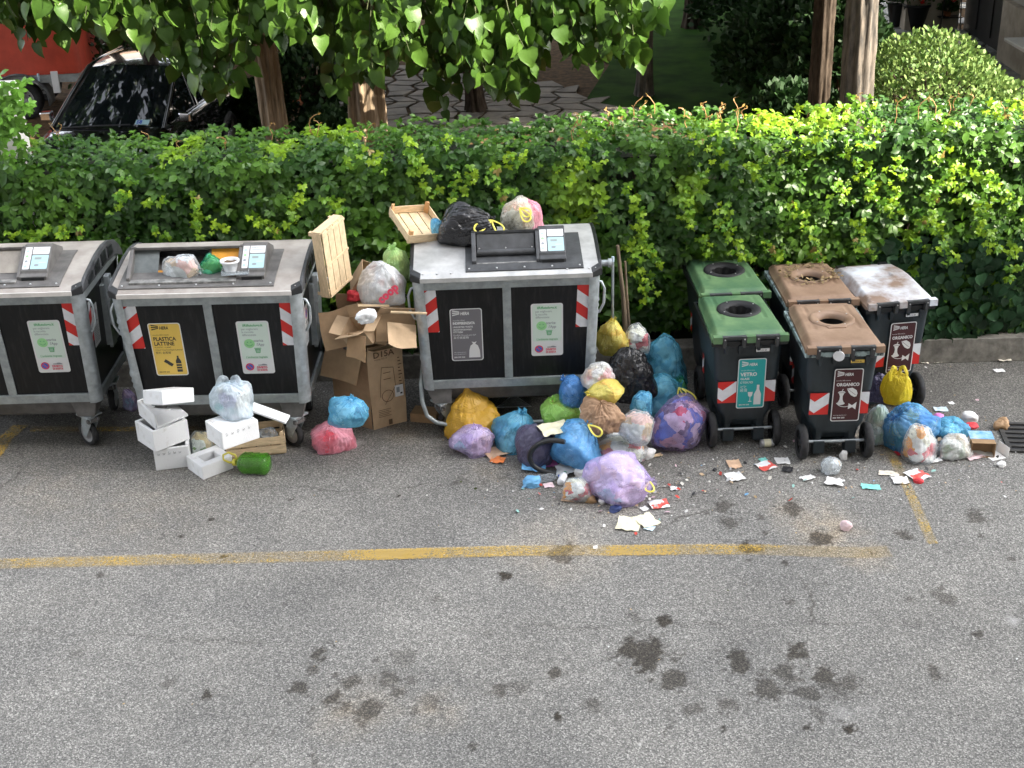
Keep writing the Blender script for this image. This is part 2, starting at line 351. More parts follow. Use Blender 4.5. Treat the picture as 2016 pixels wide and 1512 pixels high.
def st_organico(d, w_, h_):
    d.rrect(-w_/2, -h_/2, w_/2, h_/2, .018, 's_white'); d.up(); d.rrect(-w_/2+.008, -h_/2+.008, w_/2-.008, h_/2-.008, .014, 's_mar'); d.up()
    k = 's_white'; x = -w_*.42
    logo(d, x+.006, h_*.37, .13, k); d.text(x, h_*.27, 'raccolta differenziata', .014, k); d.text(0, h_*.175, 'ORGANICO', .040, k, .04, 'CENTER', .86)
    d.disc(-.045, h_*.055, .030, k, ry=.012); d.poly([(-.068, h_*.05), (-.022, h_*.05), (-.034, -.01), (-.032, -.04), (-.02, -.07), (-.072, -.07), (-.058, -.04), (-.056, -.01)], k); d.disc(-.046, -.075, .034, k, ry=.014); d.line(-.045, h_*.06, -.035, h_*.12, .006, k)
    d.poly([(-.005, h_*.125), (.04, h_*.14), (.075, h_*.09), (.085, h_*.03), (.078, -.012), (.06, -.018), (.03, .0), (.01, h_*.055)], k)
    d.ring(-.01, -.02, .085, .09, k, 12, 215, 290)
    d.poly([(.02, -.075), (.05, -.095), (.085, -.065), (.08, -.135), (.052, -.112), (.018, -.13)], k)
    d.text(x, -h_*.39, 'www.gruppohera.it', .014, k); d.text(x, -h_*.445, '800 999 500', .019, k, .03); d.up()
    d.line(0, h_*.12, .07, .0, .003, 's_mar'); d.line(-.07, h_*.05, -.02, h_*.05, .003, 's_mar')
def st_side(d, w_, h_):
    d.rrect(-w_/2, -h_/2, w_/2, h_/2, .012, 's_white'); d.up()
    d.disc(0, h_*.28, .045, 's_rr'); d.up(); d.disc(0, h_*.28, .034, 's_blue'); d.up(); d.line(-.025, h_*.28+.025, .025, h_*.28-.025, .009, 's_rr')
    d.rect(-.05, h_*.06, .05, h_*.09, 'ink')
    for i in range(8): d.rect(-w_*.4, -h_*(.04+.05*i), w_*.4-.01*(i % 3), -h_*(.055+.05*i), 's_tgrey')
def frame_T(o, u, v):
    o, u, v = map(lambda a: Vector(a), (o, u, v)); u.normalize(); v = (v-u*v.dot(u)).normalized(); n = u.cross(v)
    return Matrix(((u.x, v.x, n.x, o.x), (u.y, v.y, n.y, o.y), (u.z, v.z, n.z, o.z), (0, 0, 0, 1)))

# ------------------------------------------------------------------ ROAD
def road():
    xs = np.concatenate([np.linspace(-40, -5.6, 12)[:-1], np.arange(-5.6, 5.6, .016), np.linspace(5.6, 40, 12)])
    ys = np.concatenate([[-0.45, 1.5, 3.5, 5.0], np.arange(5.7, 12.25, .016)])
    X, Y = np.meshgrid(xs, ys, indexing='ij'); a, b = X.shape
    dark = np.zeros_like(X); tan_ = np.zeros_like(X); pale = np.zeros_like(X)
    wx = X+.05*vn2(X*7, Y*7, 3)+.02*vn2(X*25, Y*25, 4); wy = Y+.05*vn2(X*7, Y*7, 5)+.02*vn2(X*25, Y*25, 6)
    st = [(998,1133,15,.9),(1270,1285,50,.8),(1455,1300,40,.75),(1565,1280,24,.8),(1510,1350,36,.65),(1545,1325,26,.6),(1580,1362,30,.6),(1335,1340,36,.7),(1430,1385,26,.5),(1260,1270,35,.4),
      (1625,1335,30,.75),(1670,1342,26,.6),(1650,1362,40,.5),(1840,1325,26,.6),(1855,1178,32,.5),(1472,1073,24,.85),(1437,1025,22,.55),(1418,998,20,.6),(1560,1003,25,.65),(1612,1057,26,.75),
      (1780,1052,20,.65),(1922,1017,24,.6),(1095,1325,17,.7),(1170,1388,20,.5),(1098,1411,11,.9),(1365,1398,20,.5),(1670,1434,15,.9),(1590,1433,10,.8),(1425,1434,6,.8),(1305,1226,18,.85),(1105,1088,28,.65),
      (628,1290,20,.7),(612,1318,14,.6),(586,1352,22,.7),(688,1342,22,.6),(648,1378,22,.7),(680,1388,16,.6),(728,1392,26,.65),(765,1335,24,.55),(782,1362,16,.55),(812,1340,14,.4),(712,1425,20,.5),(850,1385,22,.4),(818,1398,14,.4),(660,1330,9,.5),(742,1300,8,.4),(985,1360,22,.6),(790,1300,30,.3),(1020,1355,20,.4),
      (408,1369,12,.8),(440,1095,8,.9),(200,1132,9,.6),(355,1057,7,.8),(416,1022,6,.8),(785,975,5,.9),(574,983,5,.9),(800,1093,7,.9),(930,1470,12,.6),(1930,1055,6,.7),(1610,1405,20,.4),(1925,1248,12,.7),(1990,1100,10,.6),(330,1345,14,.4),(1500,1020,9,.6),(1545,1108,8,.7),
      (1715,1090,7,.6),(1505,1050,8,.6),(1390,1010,7,.5),(860,1180,10,.4),(1555,1185,10,.5),(1625,1150,10,.4),(1790,1180,12,.5),(1270,1000,8,.3),(1850,1158,9,.6),(1250,1215,14,.4),(960,1250,12,.25),(150,1290,14,.25),(560,1190,8,.3)]
    for x, y, r, k in st:
        g = G(x, y); R = r/scale_at(g); sel = (abs(X-g.x) < R*2.6) & (abs(Y-g.y) < R*3.6)
        R *= .86 if r > 30 else .95
        d = np.hypot(X[sel]-g.x, (Y[sel]-g.y)/1.2)/R+.55*vn2((X[sel]-g.x)/R*1.3+x, (Y[sel]-g.y)/R*1.3, 17)+.28*vn2((X[sel]-g.x)/R*3.6+x, (Y[sel]-g.y)/R*3.6, 18)+.25*vn2(X[sel]*60, Y[sel]*60, 19)
        v = np.clip((1.0-d)/.28, 0, 1)*min(1, k*1.12); dark[sel] = np.maximum(dark[sel], v)
        # splatter
        sp = np.clip((2.3-d)/1.2, 0, 1)*np.clip((vn2(X[sel]*34, Y[sel]*34, 9)-.50)*6, 0, 1)*k*.9; dark[sel] = np.maximum(dark[sel], sp)
    for x, y, r, k in [(1620,1040,90,.55),(1570,1010,60,.35),(1700,1090,60,.4),(1760,880,70,.5),(700,1400,90,.3),(860,1400,60,.35),(790,850,50,.4),(1100,1080,120,.3),(1190,960,110,.35),(960,930,60,.25),(1700,870,50,.5),(100,960,200,.15),(300,1000,200,.15)]:
        g = G(x, y); R = r/scale_at(g); d = np.hypot(wx-g.x, (wy-g.y)/1.1)/R; tan_ = np.maximum(tan_, np.clip(1.2-d, 0, 1)*k*(.6+.4*vn2(X*12, Y*12, 2)))
    for x, y, r, k in [(750,850,30,.45),(700,870,20,.5),(1660,1410,26,.22),(2000,1220,18,.6),(1250,1468,5,1),(1190,1080,4,1),(1700,1400,30,.12)]:
        g = G(x, y); R = r/scale_at(g); d = np.hypot(wx-g.x, (wy-g.y)/1.1)/R; pale = np.maximum(pale, np.clip(1.2-d, 0, 1)*k)
    # cracks and seam: polylines
    cr = [[(600,1395),(612,1440),(605,1470),(618,1512)], [(0,1242),(160,1248),(330,1258),(520,1262)], [(480,1512),(520,1460),(540,1430)], [(1305,1395),(1315,1440),(1312,1480),(1325,1512)], [(1040,1235),(1250,1230),(1500,1228),(1700,1225),(1850,1228)],
          [(100,1110),(112,1130),(100,1180)], [(890,945),(940,955),(1000,940)], [(1580,1130),(1600,1190),(1590,1230)], [(1600,955),(1640,1000),(1700,1010)], [(40,860),(10,900)], [(60,850),(35,890),(42,930),(10,960)], [(380,965),(560,955),(700,965),(900,950)], [(1440,985),(1360,1010),(1290,1050)]]
    for ci, pl in enumerate(cr):
        pts = [G(x, y) for x, y in pl]
        for p, q in zip(pts[:-1], pts[1:]):
            sel = (X > min(p.x, q.x)-.15) & (X < max(p.x, q.x)+.15) & (Y > min(p.y, q.y)-.15) & (Y < max(p.y, q.y)+.15)
            if not sel.any(): continue
            dx, dy = q.x-p.x, q.y-p.y; L2 = dx*dx+dy*dy; ax = wx[sel]; ay = wy[sel]
            t = np.clip(((ax-p.x)*dx+(ay-p.y)*dy)/L2, 0, 1); d = np.hypot(ax-p.x-t*dx, ay-p.y-t*dy)
            wdt = .035 if ci in (1, 4) else .017
            dark[sel] = np.maximum(dark[sel], np.clip(1-d/wdt, 0, 1)*(.5 if ci in (1, 4) else .8)*(.6+.5*vn2(X[sel]*6, Y[sel]*6, 8)))
    # darker wetter strip by the kerb at the right, contact shade painted below the containers, dirt plus painted shade round the pile
    kb = np.clip((Y-10.15)/.7, 0, 1)*np.clip((X-2.2)/.6, 0, 1)*.62; shade_dirt = np.clip((Y-9.9)/.55, 0, 1)*.55; pile = np.clip(1.15-np.hypot((X-.75)/.85, (Y-9.75)/.55), 0, 1)*.6; shade_dirt = np.maximum(shade_dirt, pile)
    soil = np.maximum(np.maximum(kb, shade_dirt)*(.85+.3*vn2(X*3, Y*3, 12)), .10*np.clip(.3+vn2(X*1.3, Y*1.6, 14)+.5*vn2(X*4, Y*5, 15), 0, 1.4))  # joins kerb strip, painted contact shade and random soiling in one mask
    Z = .003*vn2(X*1.5, Y*1.5, 1)
    V = np.stack([X, Y, Z], -1).reshape(-1, 3); idx = np.arange(a*b).reshape(a, b)
    F = np.stack([idx[:-1, :-1], idx[1:, :-1], idx[1:, 1:], idx[:-1, 1:]], -1).reshape(-1, 4)
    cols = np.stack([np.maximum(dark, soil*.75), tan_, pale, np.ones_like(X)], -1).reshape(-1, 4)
    m = bpy.data.materials.new('asphalt'); m.use_nodes = True; t = m.node_tree; n = t.nodes; L = t.links; bs = n['Principled BSDF']; bs.inputs['Roughness'].default_value = .85; bs.inputs['Specular IOR Level'].default_value = .3
    at = n.new('ShaderNodeAttribute'); at.attribute_name = 'lc'; sp = n.new('ShaderNodeSeparateColor'); L.new(at.outputs['Color'], sp.inputs[0])
    tc = n.new('ShaderNodeTexCoord')
    def noise(sc, det=3, rough=.6):
        q = n.new('ShaderNodeTexNoise'); q.inputs['Scale'].default_value = sc; q.inputs['Detail'].default_value = det; q.inputs['Roughness'].default_value = rough; L.new(tc.outputs['Object'], q.inputs['Vector']); return q.outputs['Fac']
    def ramp(f, stops):
        r = n.new('ShaderNodeValToRGB'); e = r.color_ramp.elements
        while len(e) < len(stops): e.new(.5)
        for k, (p_, c) in enumerate(stops): e[k].position = p_; e[k].color = (*c, 1)
        L.new(f, r.inputs[0]); return r.outputs[0]
    def mix(f, a_, b_, mode='MIX'):
        q = n.new('ShaderNodeMix'); q.data_type = 'RGBA'; q.blend_type = mode
        if isinstance(f, float): q.inputs[0].default_value = f
        else: L.new(f, q.inputs[0])
        for s_, v in ((6, a_), (7, b_)):
            if isinstance(v, tuple): q.inputs[s_].default_value = (*v, 1)
            else: L.new(v, q.inputs[s_])
        return q.outputs[2]
    vo = n.new('ShaderNodeTexVoronoi'); vo.inputs['Scale'].default_value = 120; L.new(tc.outputs['Object'], vo.inputs['Vector'])
    hs_ = n.new('ShaderNodeSeparateColor'); L.new(vo.outputs['Color'], hs_.inputs[0])
    base = ramp(hs_.outputs[0], [(0, (.09, .088, .083)), (.35, (.150, .146, .137)), (.72, (.205, .198, .185)), (1, (.37, .36, .335))])
    fine = ramp(noise(75, 4, .8), [(.32, (.60, .60, .60)), (.5, (1, 1, 1)), (.68, (1.32, 1.31, 1.28))])
    base = mix(.85, base, fine, 'MULTIPLY')
    big = ramp(noise(.9, 4), [(.35, (.86, .86, .86)), (.65, (1.12, 1.11, 1.09))]); base = mix(1.0, base, big, 'MULTIPLY')
    base = mix(sp.outputs[1], base, mix(1.0, base, (2.0, 1.65, 1.2), 'MULTIPLY'))
    base = mix(sp.outputs[2], base, (.45, .44, .42))
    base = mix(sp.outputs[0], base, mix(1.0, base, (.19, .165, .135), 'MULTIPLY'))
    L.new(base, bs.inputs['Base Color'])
    bu = n.new('ShaderNodeBump'); bu.inputs['Strength'].default_value = .5; bu.inputs['Distance'].default_value = .006; L.new(vo.outputs['Distance'], bu.inputs['Height']); L.new(bu.outputs[0], bs.inputs['Normal'])
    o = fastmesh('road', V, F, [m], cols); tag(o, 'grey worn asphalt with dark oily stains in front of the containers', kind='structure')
road()

def paint(name, pts, wd, label, seed, cov=.5):
    """worn paint strip following ground points; 4 mm above road"""
    m = bpy.data.materials.new('yellow_road_paint'); m.use_nodes = True; t = m.node_tree; n = t.nodes; L = t.links; b = n['Principled BSDF']
    b.inputs['Base Color'].default_value = (.58, .38, .07, 1); b.inputs['Roughness'].default_value = .75
    tc = n.new('ShaderNodeTexCoord'); at = n.new('ShaderNodeAttribute'); at.attribute_name = 'lc'; sp = n.new('ShaderNodeSeparateColor'); L.new(at.outputs['Color'], sp.inputs[0])
    a1 = n.new('ShaderNodeTexNoise'); a1.inputs['Scale'].default_value = 55; a1.inputs['Detail'].default_value = 5; a1.inputs['Roughness'].default_value = .75; L.new(tc.outputs['Object'], a1.inputs['Vector'])
    ad = n.new('ShaderNodeMath'); ad.operation = 'ADD'; L.new(a1.outputs['Fac'], ad.inputs[0]); L.new(sp.outputs[0], ad.inputs[1])
    mr = n.new('ShaderNodeMapRange'); mr.inputs[1].default_value = .93; mr.inputs[2].default_value = 1.07; mr.inputs[3].default_value = .12; mr.inputs[4].default_value = .52; L.new(ad.outputs[0], mr.inputs[0]); L.new(mr.outputs[0], b.inputs['Alpha'])
    P_ = [np.array(p) for p in pts]; V = []; cols = []; rows = 0; NB = 9
    for p, q in zip(P_[:-1], P_[1:]):
        L_ = np.linalg.norm(q[:2]-p[:2]); k = max(2, int(L_/.03)); d = (q-p)[:2]/L_; nx = np.array((-d[1], d[0]))
        for i in range(k):
            c = p+(q-p)*i/k
            for j in range(NB):
                s_ = j/(NB-1)-.5; V.append((c[0]+nx[0]*s_*wd, c[1]+nx[1]*s_*wd, .0078)); cols.append((c[2]-.35*max(0, abs(s_)*2-.8)*5*.3,)*3+(1,))
            rows += 1
    V = np.array(V); cols = np.array(cols); cols[:, 0] += .13*vn(np.stack([V[:, 0]*2.2, V[:, 1]*7, V[:, 2]*0+seed], 1), seed)+.07*vn(V*14, seed+1)
    idx = np.arange(rows*NB).reshape(rows, NB); F = np.stack([idx[:-1, :-1], idx[1:, :-1], idx[1:, 1:], idx[:-1, 1:]], -1).reshape(-1, 4)
    tag(fastmesh(name, V, F, [m], cols), label, kind='structure')
def gp(x, y, c): g = G(x, y); return (g.x, g.y, c)
paint('parking_line', [gp(-300,1118,.50), gp(0,1111,.48), gp(300,1104,.49), gp(560,1098,.47), gp(680,1095,.56), gp(1000,1086,.57), gp(1100,1085,.5), gp(1200,1085,.54), gp(1380,1083,.50), gp(1480,1083,.44), gp(1700,1090,.34), gp(1760,1086,.30)], .15, 'faded yellow parking line running along the road', 3)
paint('parking_line', [gp(1720,830,.36), gp(1750,885,.38), gp(1790,968,.45), gp(1838,1076,.50)], .085, 'thin worn yellow line running out from the brown bins', 5)
paint('parking_line', [gp(-110,1040,.50), gp(-30,925,.50), gp(10,865,.56), gp(45,835,.54)], .15, 'cracked yellow line under the leftmost container', 7)
paint('parking_line', [gp(60,846,.46), gp(300,846,.46), gp(420,845,.42)], .10, 'faint yellow line behind the castor of the leftmost container', 9)

# ------------------------------------------------------------------ kerb wall, garden ground
M['soil0'] = mat('joint_dirt', (.05, .045, .035), .95)
M['concrete'] = mat('kerb_concrete', (.12, .11, .095), .85, col2=(.26, .245, .21), vscale=9, vdet=7, bump=.3, bscale=30)
KY = 11.66
k = MB(); k.box((-30, KY, 0), (30, KY+.22, .24), 'concrete')
for i in range(-14, 15): k.box((i*1.55+.3, KY-.0015, .0), (i*1.55+.315, KY+.2, .2415), 'soil0')
tag(k.build('kerb_wall', bevel=.004), 'low concrete kerb wall under the leafy hedge', 'wall')
M['soil'] = mat('garden_soil', (.045, .03, .018), .95, spec=.1, col2=(.13, .08, .042), vscale=9, bump=.4, bscale=30)
def sheet(name, x0, y0, x1, y1, z, m, label, n=40, amp=.02):
    X, Y = np.meshgrid(np.linspace(x0, x1, n), np.linspace(y0, y1, n), indexing='ij'); V = np.stack([X, Y, z+amp*vn2(X*.9, Y*.9, 2)], -1)
    b = MB(); b.grid(V, m); return tag(b.build(name), label, kind='structure')
sheet('garden_ground', -60, KY+.2, 60, 120, .012, 'soil', 'brown soil strewn with dry leaves behind the hedge', 30, .0)
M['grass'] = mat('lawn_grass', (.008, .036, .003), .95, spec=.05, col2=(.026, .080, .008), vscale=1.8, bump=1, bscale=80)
M['grassb'] = mat('grass_blade', (.035, .085, .015), .8, attr='lc')
lawn_poly = [G(1130, 235), G(1200, 130), G(1080, 60), G(1000, 0), G(1000, -120), G(2300, -120), G(1650, 60), G(1620, 240)]
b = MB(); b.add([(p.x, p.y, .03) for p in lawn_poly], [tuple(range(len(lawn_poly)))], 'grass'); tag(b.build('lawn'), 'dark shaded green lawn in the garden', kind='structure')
# flagstones: jittered polygons
def stones(name, poly, z, cell, m, label, seed, gap=.86):
    r = np.random.default_rng(seed); xs = [p[0] for p in poly]; ys = [p[1] for p in poly]; b = MB()
    nx = int((max(xs)-min(xs))/cell)+2; ny = int((max(ys)-min(ys))/cell)+2
    pt = np.zeros((nx+1, ny+1, 2))
    for i in range(nx+1):
        for j in range(ny+1): pt[i, j] = (min(xs)+(i+.5*(j % 2))*cell+r.uniform(-.28, .28)*cell, min(ys)+j*cell+r.uniform(-.28, .28)*cell)
    def inside(x, y):
        c = False
        for i in range(len(poly)):
            (x1, y1), (x2, y2) = poly[i][:2], poly[i-1][:2]
            if (y1 > y) != (y2 > y) and x < (x2-x1)*(y-y1)/(y2-y1)+x1: c = not c
        return c
    for i in range(nx):
        for j in range(ny):
            o = j % 2
            q = [pt[i, j], (pt[i, j]+pt[i+1, j])/2+r.uniform(-.1, .1, 2)*cell, pt[i+1, j], pt[min(i+1+0*o, nx), j+1], pt[i, j+1]]; c = np.mean(q, 0)
            if not inside(*c): continue
            q = [c+(p-c)*gap for p in q]; zz = z+r.uniform(0, .012)
            b.prism([tuple(p) for p in q], z-.03, zz, m, ax='z')
    return tag(b.build(name, bevel=.008), label, kind='structure')
M['flag'] = mat('flagstone', (.10, .09, .078), .8, col2=(.22, .19, .155), vscale=2.2, bump=.2, bscale=20)
M['flagg'] = mat('flagstone_grey', (.20, .205, .205), .8, col2=(.40, .41, .41), vscale=2.2, bump=.2, bscale=20)
stones('garden_path', [tuple(G(x, y)[:2]) for x, y in ((590,232), (640,200), (760,140), (900,112), (1000,140), (1160,195), (1330,240), (1100,262), (700,262))], .045, .42, 'flag', 'crazy paving path winding behind the hedge', 4)
stones('patio', [tuple(G(x, y)[:2]) for x, y in ((1720,-10), (1720,60), (1790,90), (2060,260), (2200,260), (2060,120), (1900,60), (1870,-30))], .05, .5, 'flagg', 'grey crazy paving terrace beside the house', 6)

# ------------------------------------------------------------------ foliage
def leaf_mat(name, trans=.28, rough=.42, spec=.5):
    m = mat(name, (1, 1, 1), rough, 0, spec, var=.12, vscale=40, attr='lc', bump=.15, bscale=90, trans=trans); return m
M['leaf'] = leaf_mat('leaf_glossy', .22, .40, .38); M['leaft'] = leaf_mat('leaf_tree', .22, .40, .4); M['leafd'] = leaf_mat('leaf_dull', .2, .6, .3)
# leaflet template (length along +x, width y, normal z), fold at centre
def leaflet(w_=.42, fold=.10, curl=.18, heart=False):
    if heart:
        xs = [0, -.06, .12, .45, .75, 1.0]; ws = [0, .30, .50, .44, .22, 0]
    else:
        xs = [0, .3, .62, 1.0]; ws = [0, w_*.42, w_*.5, 0]
    V = []; F = []
    for x, q in zip(xs, ws): V.append((max(x, 0), 0, -curl*x*x))
    n_ = len(xs)
    Lf = []; Rt = []
    for i in range(1, n_-1):
        Lf.append(len(V)); V.append((xs[i], ws[i], fold-curl*xs[i]**2-.02)); Rt.append(len(V)); V.append((xs[i], -ws[i], fold-curl*xs[i]**2-.02))
    for S, flip in ((Lf, 0), (Rt, 1)):
        s_ = [0]+S+[n_-1]
        for i in range(n_-1):
            q = [i, i+1, s_[i+1], s_[i]]; q = q if not flip else q[::-1]
            F.append(q)
    # make quads degenerate-safe (as triangles)
    T = []
    for q in F:
        u = []
        for i in q:
            if i not in u: u.append(i)
        if len(u) == 3: T.append(u)
        else: T.append([u[0], u[1], u[2]]); T.append([u[0], u[2], u[3]])
    return np.array(V, float), np.array(T, int)
def place(tmpl, pos, xdir, ndir, size, col, widths=None):
    V, F = tmpl; n_ = len(pos)
    x = xdir/np.linalg.norm(xdir, axis=1)[:, None]; z = ndir-x*(ndir*x).sum(1)[:, None]; z /= np.linalg.norm(z, axis=1)[:, None]+1e-9; y = np.cross(z, x)
    S = size[:, None, None]; VV = pos[:, None]+S*(V[None, :, :1]*x[:, None]+V[None, :, 1:2]*y[:, None]*(1 if widths is None else widths[:, None, None])+V[None, :, 2:3]*z[:, None])
    FF = (F[None]+(np.arange(n_)*len(V))[:, None, None]).reshape(-1, 3)
    return VV.reshape(-1, 3), FF, np.repeat(np.c_[col, np.ones(n_)], len(V), 0)
def join(L_):
    V = []; F = []; Cc = []; k_ = 0
    for v, f, c in L_: V.append(v); F.append(f+k_); Cc.append(c); k_ += len(v)
    return np.vstack(V), np.vstack(F), np.vstack(Cc)
LT = leaflet(.52, .07, .22); LH = leaflet(heart=True, fold=.14, curl=.26); LI = leaflet(.62, .06, .1)
def palmate(pos, nrm, size, col, r, n5=5, tm=LT):
    """compound creeper leaves: 5 leaflets fanning downwards from the stalk"""
    out = []; n_ = len(pos)
    down = np.array([0, 0, -1.])+r.normal(0, .45, (n_, 3)); down -= nrm*(down*nrm).sum(1)[:, None]; down /= np.linalg.norm(down, axis=1)[:, None]; side = np.cross(nrm, down)
    for j in range(n5):
        a = math.radians((j-(n5-1)/2)*(250/n5)); rr = a+r.normal(0, .15, n_)
        d = down*np.cos(rr)[:, None]+side*np.sin(rr)[:, None]+nrm*(r.normal(.05, .18, n_))[:, None]
        s_ = size*(1-.11*abs(j-(n5-1)/2))*r.uniform(.85, 1.1, n_)
        out.append(place(tm, pos, d, nrm+r.normal(0, .20, (n_, 3)), s_, np.clip(col*r.uniform(.85, 1.15, (n_, 1)), 0, 1)))
    return join(out)
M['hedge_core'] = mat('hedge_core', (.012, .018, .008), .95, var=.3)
HX0, HX1, HT = -6.2, 6.4, 2.20
def hedge_front(x, z): # depth of the leafy face
    return 11.76-.09*vn2(x*1.1, z*1.3, 31)-.05*vn2(x*3.2, z*3.2, 32)+.10*np.clip((.7-z)/.7, 0, 1)
def hedge_top(x): return HT+.05*vn2(x*1.2, x*0, 33)+.03*vn2(x*4, x*0, 34)+.05*np.clip((x-2.5)/2, 0, 1)
def build_hedge():
    r = np.random.default_rng(11); root = empty('hedge', 'long creeper covered hedge wall behind the waste containers', 'hedge', (0, 12.3, 0))
    root.location = (0, 12.3, 0); bpy.context.view_layer.update()
    # inner dark core of stems
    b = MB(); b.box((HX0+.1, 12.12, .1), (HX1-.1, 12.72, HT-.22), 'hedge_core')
    for i in range(170):
        x = r.uniform(HX0, HX1); y = 11.98+r.uniform(0, .08); pts = [(x+.12*math.sin(t*3+i)+.05*r.normal(), y+.03*r.normal(), t) for t in np.linspace(.05, r.uniform(.8, 2.0), 7)]
        b.tube(pts, r.uniform(.006, .016), 'bark', 5)
    o = b.build('stem', root); o.location = (0, -12.3, 0)
    dark = np.array([.027, .085, .010]); mid = np.array([.088, .205, .016]); young = np.array([.26, .46, .018]); 
    N = 10500; x = r.uniform(HX0, HX1, N); z = r.uniform(.12, 1, N)**.95*hedge_top(x); y = hedge_front(x, z)+r.uniform(-.04, .16, N)
    # bottom edge: bare kerb at the right and shadowy gaps
    keep = (z > .30+.10*vn2(x*3, x*0, 40)); x, y, z = x[keep], y[keep], z[keep]; N = len(x)
    pos = np.stack([x, y, z], 1); nrm = np.stack([r.normal(0, .28, N), -np.ones(N), r.normal(.38, .28, N)], 1)
    size = r.uniform(.07, .118, N)*(1+.15*vn(np.stack([x*2, z*2, x*0], 1), 5))
    tnoise = fbm(np.stack([x*2.2, z*1.8, x*0], 1), 44, 3)+.10*(x > 1.5)
    t = np.clip(.33+.50*tnoise+r.normal(0, .20, N), 0, 1)[:, None]; col = dark*(1-t)+mid*t
    # yellow-green growth: clustered hanging strands
    yn = fbm(np.stack([x*2.6, z*1.1, x*0+3], 1), 51, 3)+.16*(x > 1)+.12*np.clip((x-2)/2, 0, 1)-.1*(x < -1)+.28*np.clip((1.15-z)/.4, 0, 1)*(x < -.8)*(z > .55)
    ym = np.clip((yn-.60)*4.5, 0, 1)[:, None]*r.uniform(.3, 1, (N, 1)); col = col*(1-ym)+young*ym*r.uniform(.7, 1.1, (N, 1))
    L_ = [palmate(pos, nrm, size, col, r)]
    # top
    N2 = 3300; x = r.uniform(HX0, HX1, N2); y = r.uniform(11.8, 12.8, N2); z = hedge_top(x)+r.uniform(-.10, .05, N2)-.12*np.clip((11.95-y)/.15, 0, 1)
    pos = np.stack([x, y, z], 1); nrm = np.stack([r.normal(0, .3, N2), r.normal(-.55, .3, N2), np.ones(N2)], 1); t = np.clip(.4+.5*vn(np.stack([x*2, y*3, x*0], 1), 6)+r.normal(0, .15, N2), 0, 1)[:, None]; col = dark*(1-t)+mid*t
    ym = np.clip((fbm(np.stack([x*2, y*2, x*0], 1), 52, 2)-.62+.50*(x > 1.9))*3, 0, 1)[:, None]; col = col*(1-ym)+young*ym*.8
    L_.append(palmate(pos, nrm, r.uniform(.055, .09, N2), col, r))
    # strands (pixel polylines projected on the face): small bright leaves
    S = [[(1152,250),(1150,300),(1152,345)], [(885,262),(878,285)], [(800,300),(820,330),(850,350)], [(1240,365),(1262,420),(1262,480),(1300,520)], [(1255,440),(1240,500),(1275,560),(1270,600)], [(1388,275),(1385,340)], [(1365,230),(1372,290)],
         [(1590,200),(1620,260),(1615,290)], [(1700,190),(1712,230),(1720,290)], [(1690,280),(1700,350),(1760,420)], [(1770,310),(1760,380),(1740,420)], [(1640,360),(1668,395)], [(1500,300),(1480,340),(1510,365)], [(1350,370),(1350,430),(1385,460),(1400,500)], [(1420,400),(1430,460),(1460,500),(1480,560)], [(1560,400),(1600,460),(1610,520)],
         [(1850,300),(1870,340),(1890,400)], [(1840,360),(1830,430),(1800,460)], [(1900,330),(1960,360),(2000,420)], [(1930,400),(1940,470),(2000,500)], [(1850,440),(1870,520)], [(255,355),(240,390),(220,420)], [(320,390),(290,400)], [(380,380),(385,430),(400,460)], [(420,430),(440,460)], [(600,375),(575,395),(580,440)], [(640,390),(680,410)], [(500,430),(540,455),(560,460)], [(30,455),(80,460),(130,455)], [(150,450),(170,465)], [(300,462),(330,470)],
         [(905,330),(925,350),(905,385)], [(960,330),(975,355)], [(985,370),(990,400)], [(690,260),(700,290),(690,330)], [(800,270),(810,300),(830,320)], [(1860,230),(1870,260)], [(1950,200),(1990,240)], [(2000,520),(1990,560)], [(1530,560),(1545,510),(1500,480)], [(1690,430),(1700,470),(1720,500)], [(880,390),(860,360)], [(745,330),(735,300)], [(1100,330),(1130,360)], [(1010,300),(1040,330)]]
    ps = []
    for s_ in S:
        q = [P(a, c, 11.62) for a, c in s_]; spr = r.uniform(.02, .085)
        for a, c in zip(q[:-1], q[1:]):
            k_ = int((a-c).length/.020)+2
            for i in range(k_):
                p = a.lerp(c, i/k_); ps.append((p.x+r.normal(0, spr), p.y+r.uniform(-.05, .07), p.z+r.normal(0, .03)))
    ps = np.array(ps); n_ = len(ps); tt_ = r.uniform(0, 1, (n_, 1))**1.2; cc = np.array([[.09, .24, .015]])*(1-tt_)+np.array([[.32, .50, .02]])*tt_; rd = r.random(n_) < .025; cc[rd] = (.26, .20, .05)
    nr = np.stack([r.normal(0, .3, n_), -np.ones(n_), r.normal(.4, .3, n_)], 1); L_.append(palmate(ps, nr, r.uniform(.035, .07, n_), cc, r))
    V, F, cols = join(L_); V[:, 1] -= 12.3
    fastmesh('foliage', V, F, ['leaf'], cols, parent=root)
    # ivy at the lower right (big pointed leaves) + tips rising from the top
    N3 = 900; x = r.uniform(3.35, HX1, N3); z = r.uniform(.25, 1.25, N3); y = hedge_front(x, z)-.07+r.uniform(-.03, .08, N3)
    pos = np.stack([x, y, z], 1); nr = np.stack([r.normal(0, .25, N3), -np.ones(N3), r.normal(.3, .25, N3)], 1); dn = np.stack([r.normal(0, .35, N3), r.normal(-.1, .1, N3), -np.ones(N3)], 1)
    cl = np.array([[.020, .060, .022]])*r.uniform(.6, 1.7, (N3, 1)); v, f, c_ = place(LH, pos, dn, nr, r.uniform(.08, .14, N3), cl); v[:, 1] -= 12.3
    o = fastmesh('ivy_leaves', v, f, ['leaf'], c_, parent=root); o['label'] = 'dark pointed ivy leaves low on the right end'
    tp = []; b = MB()
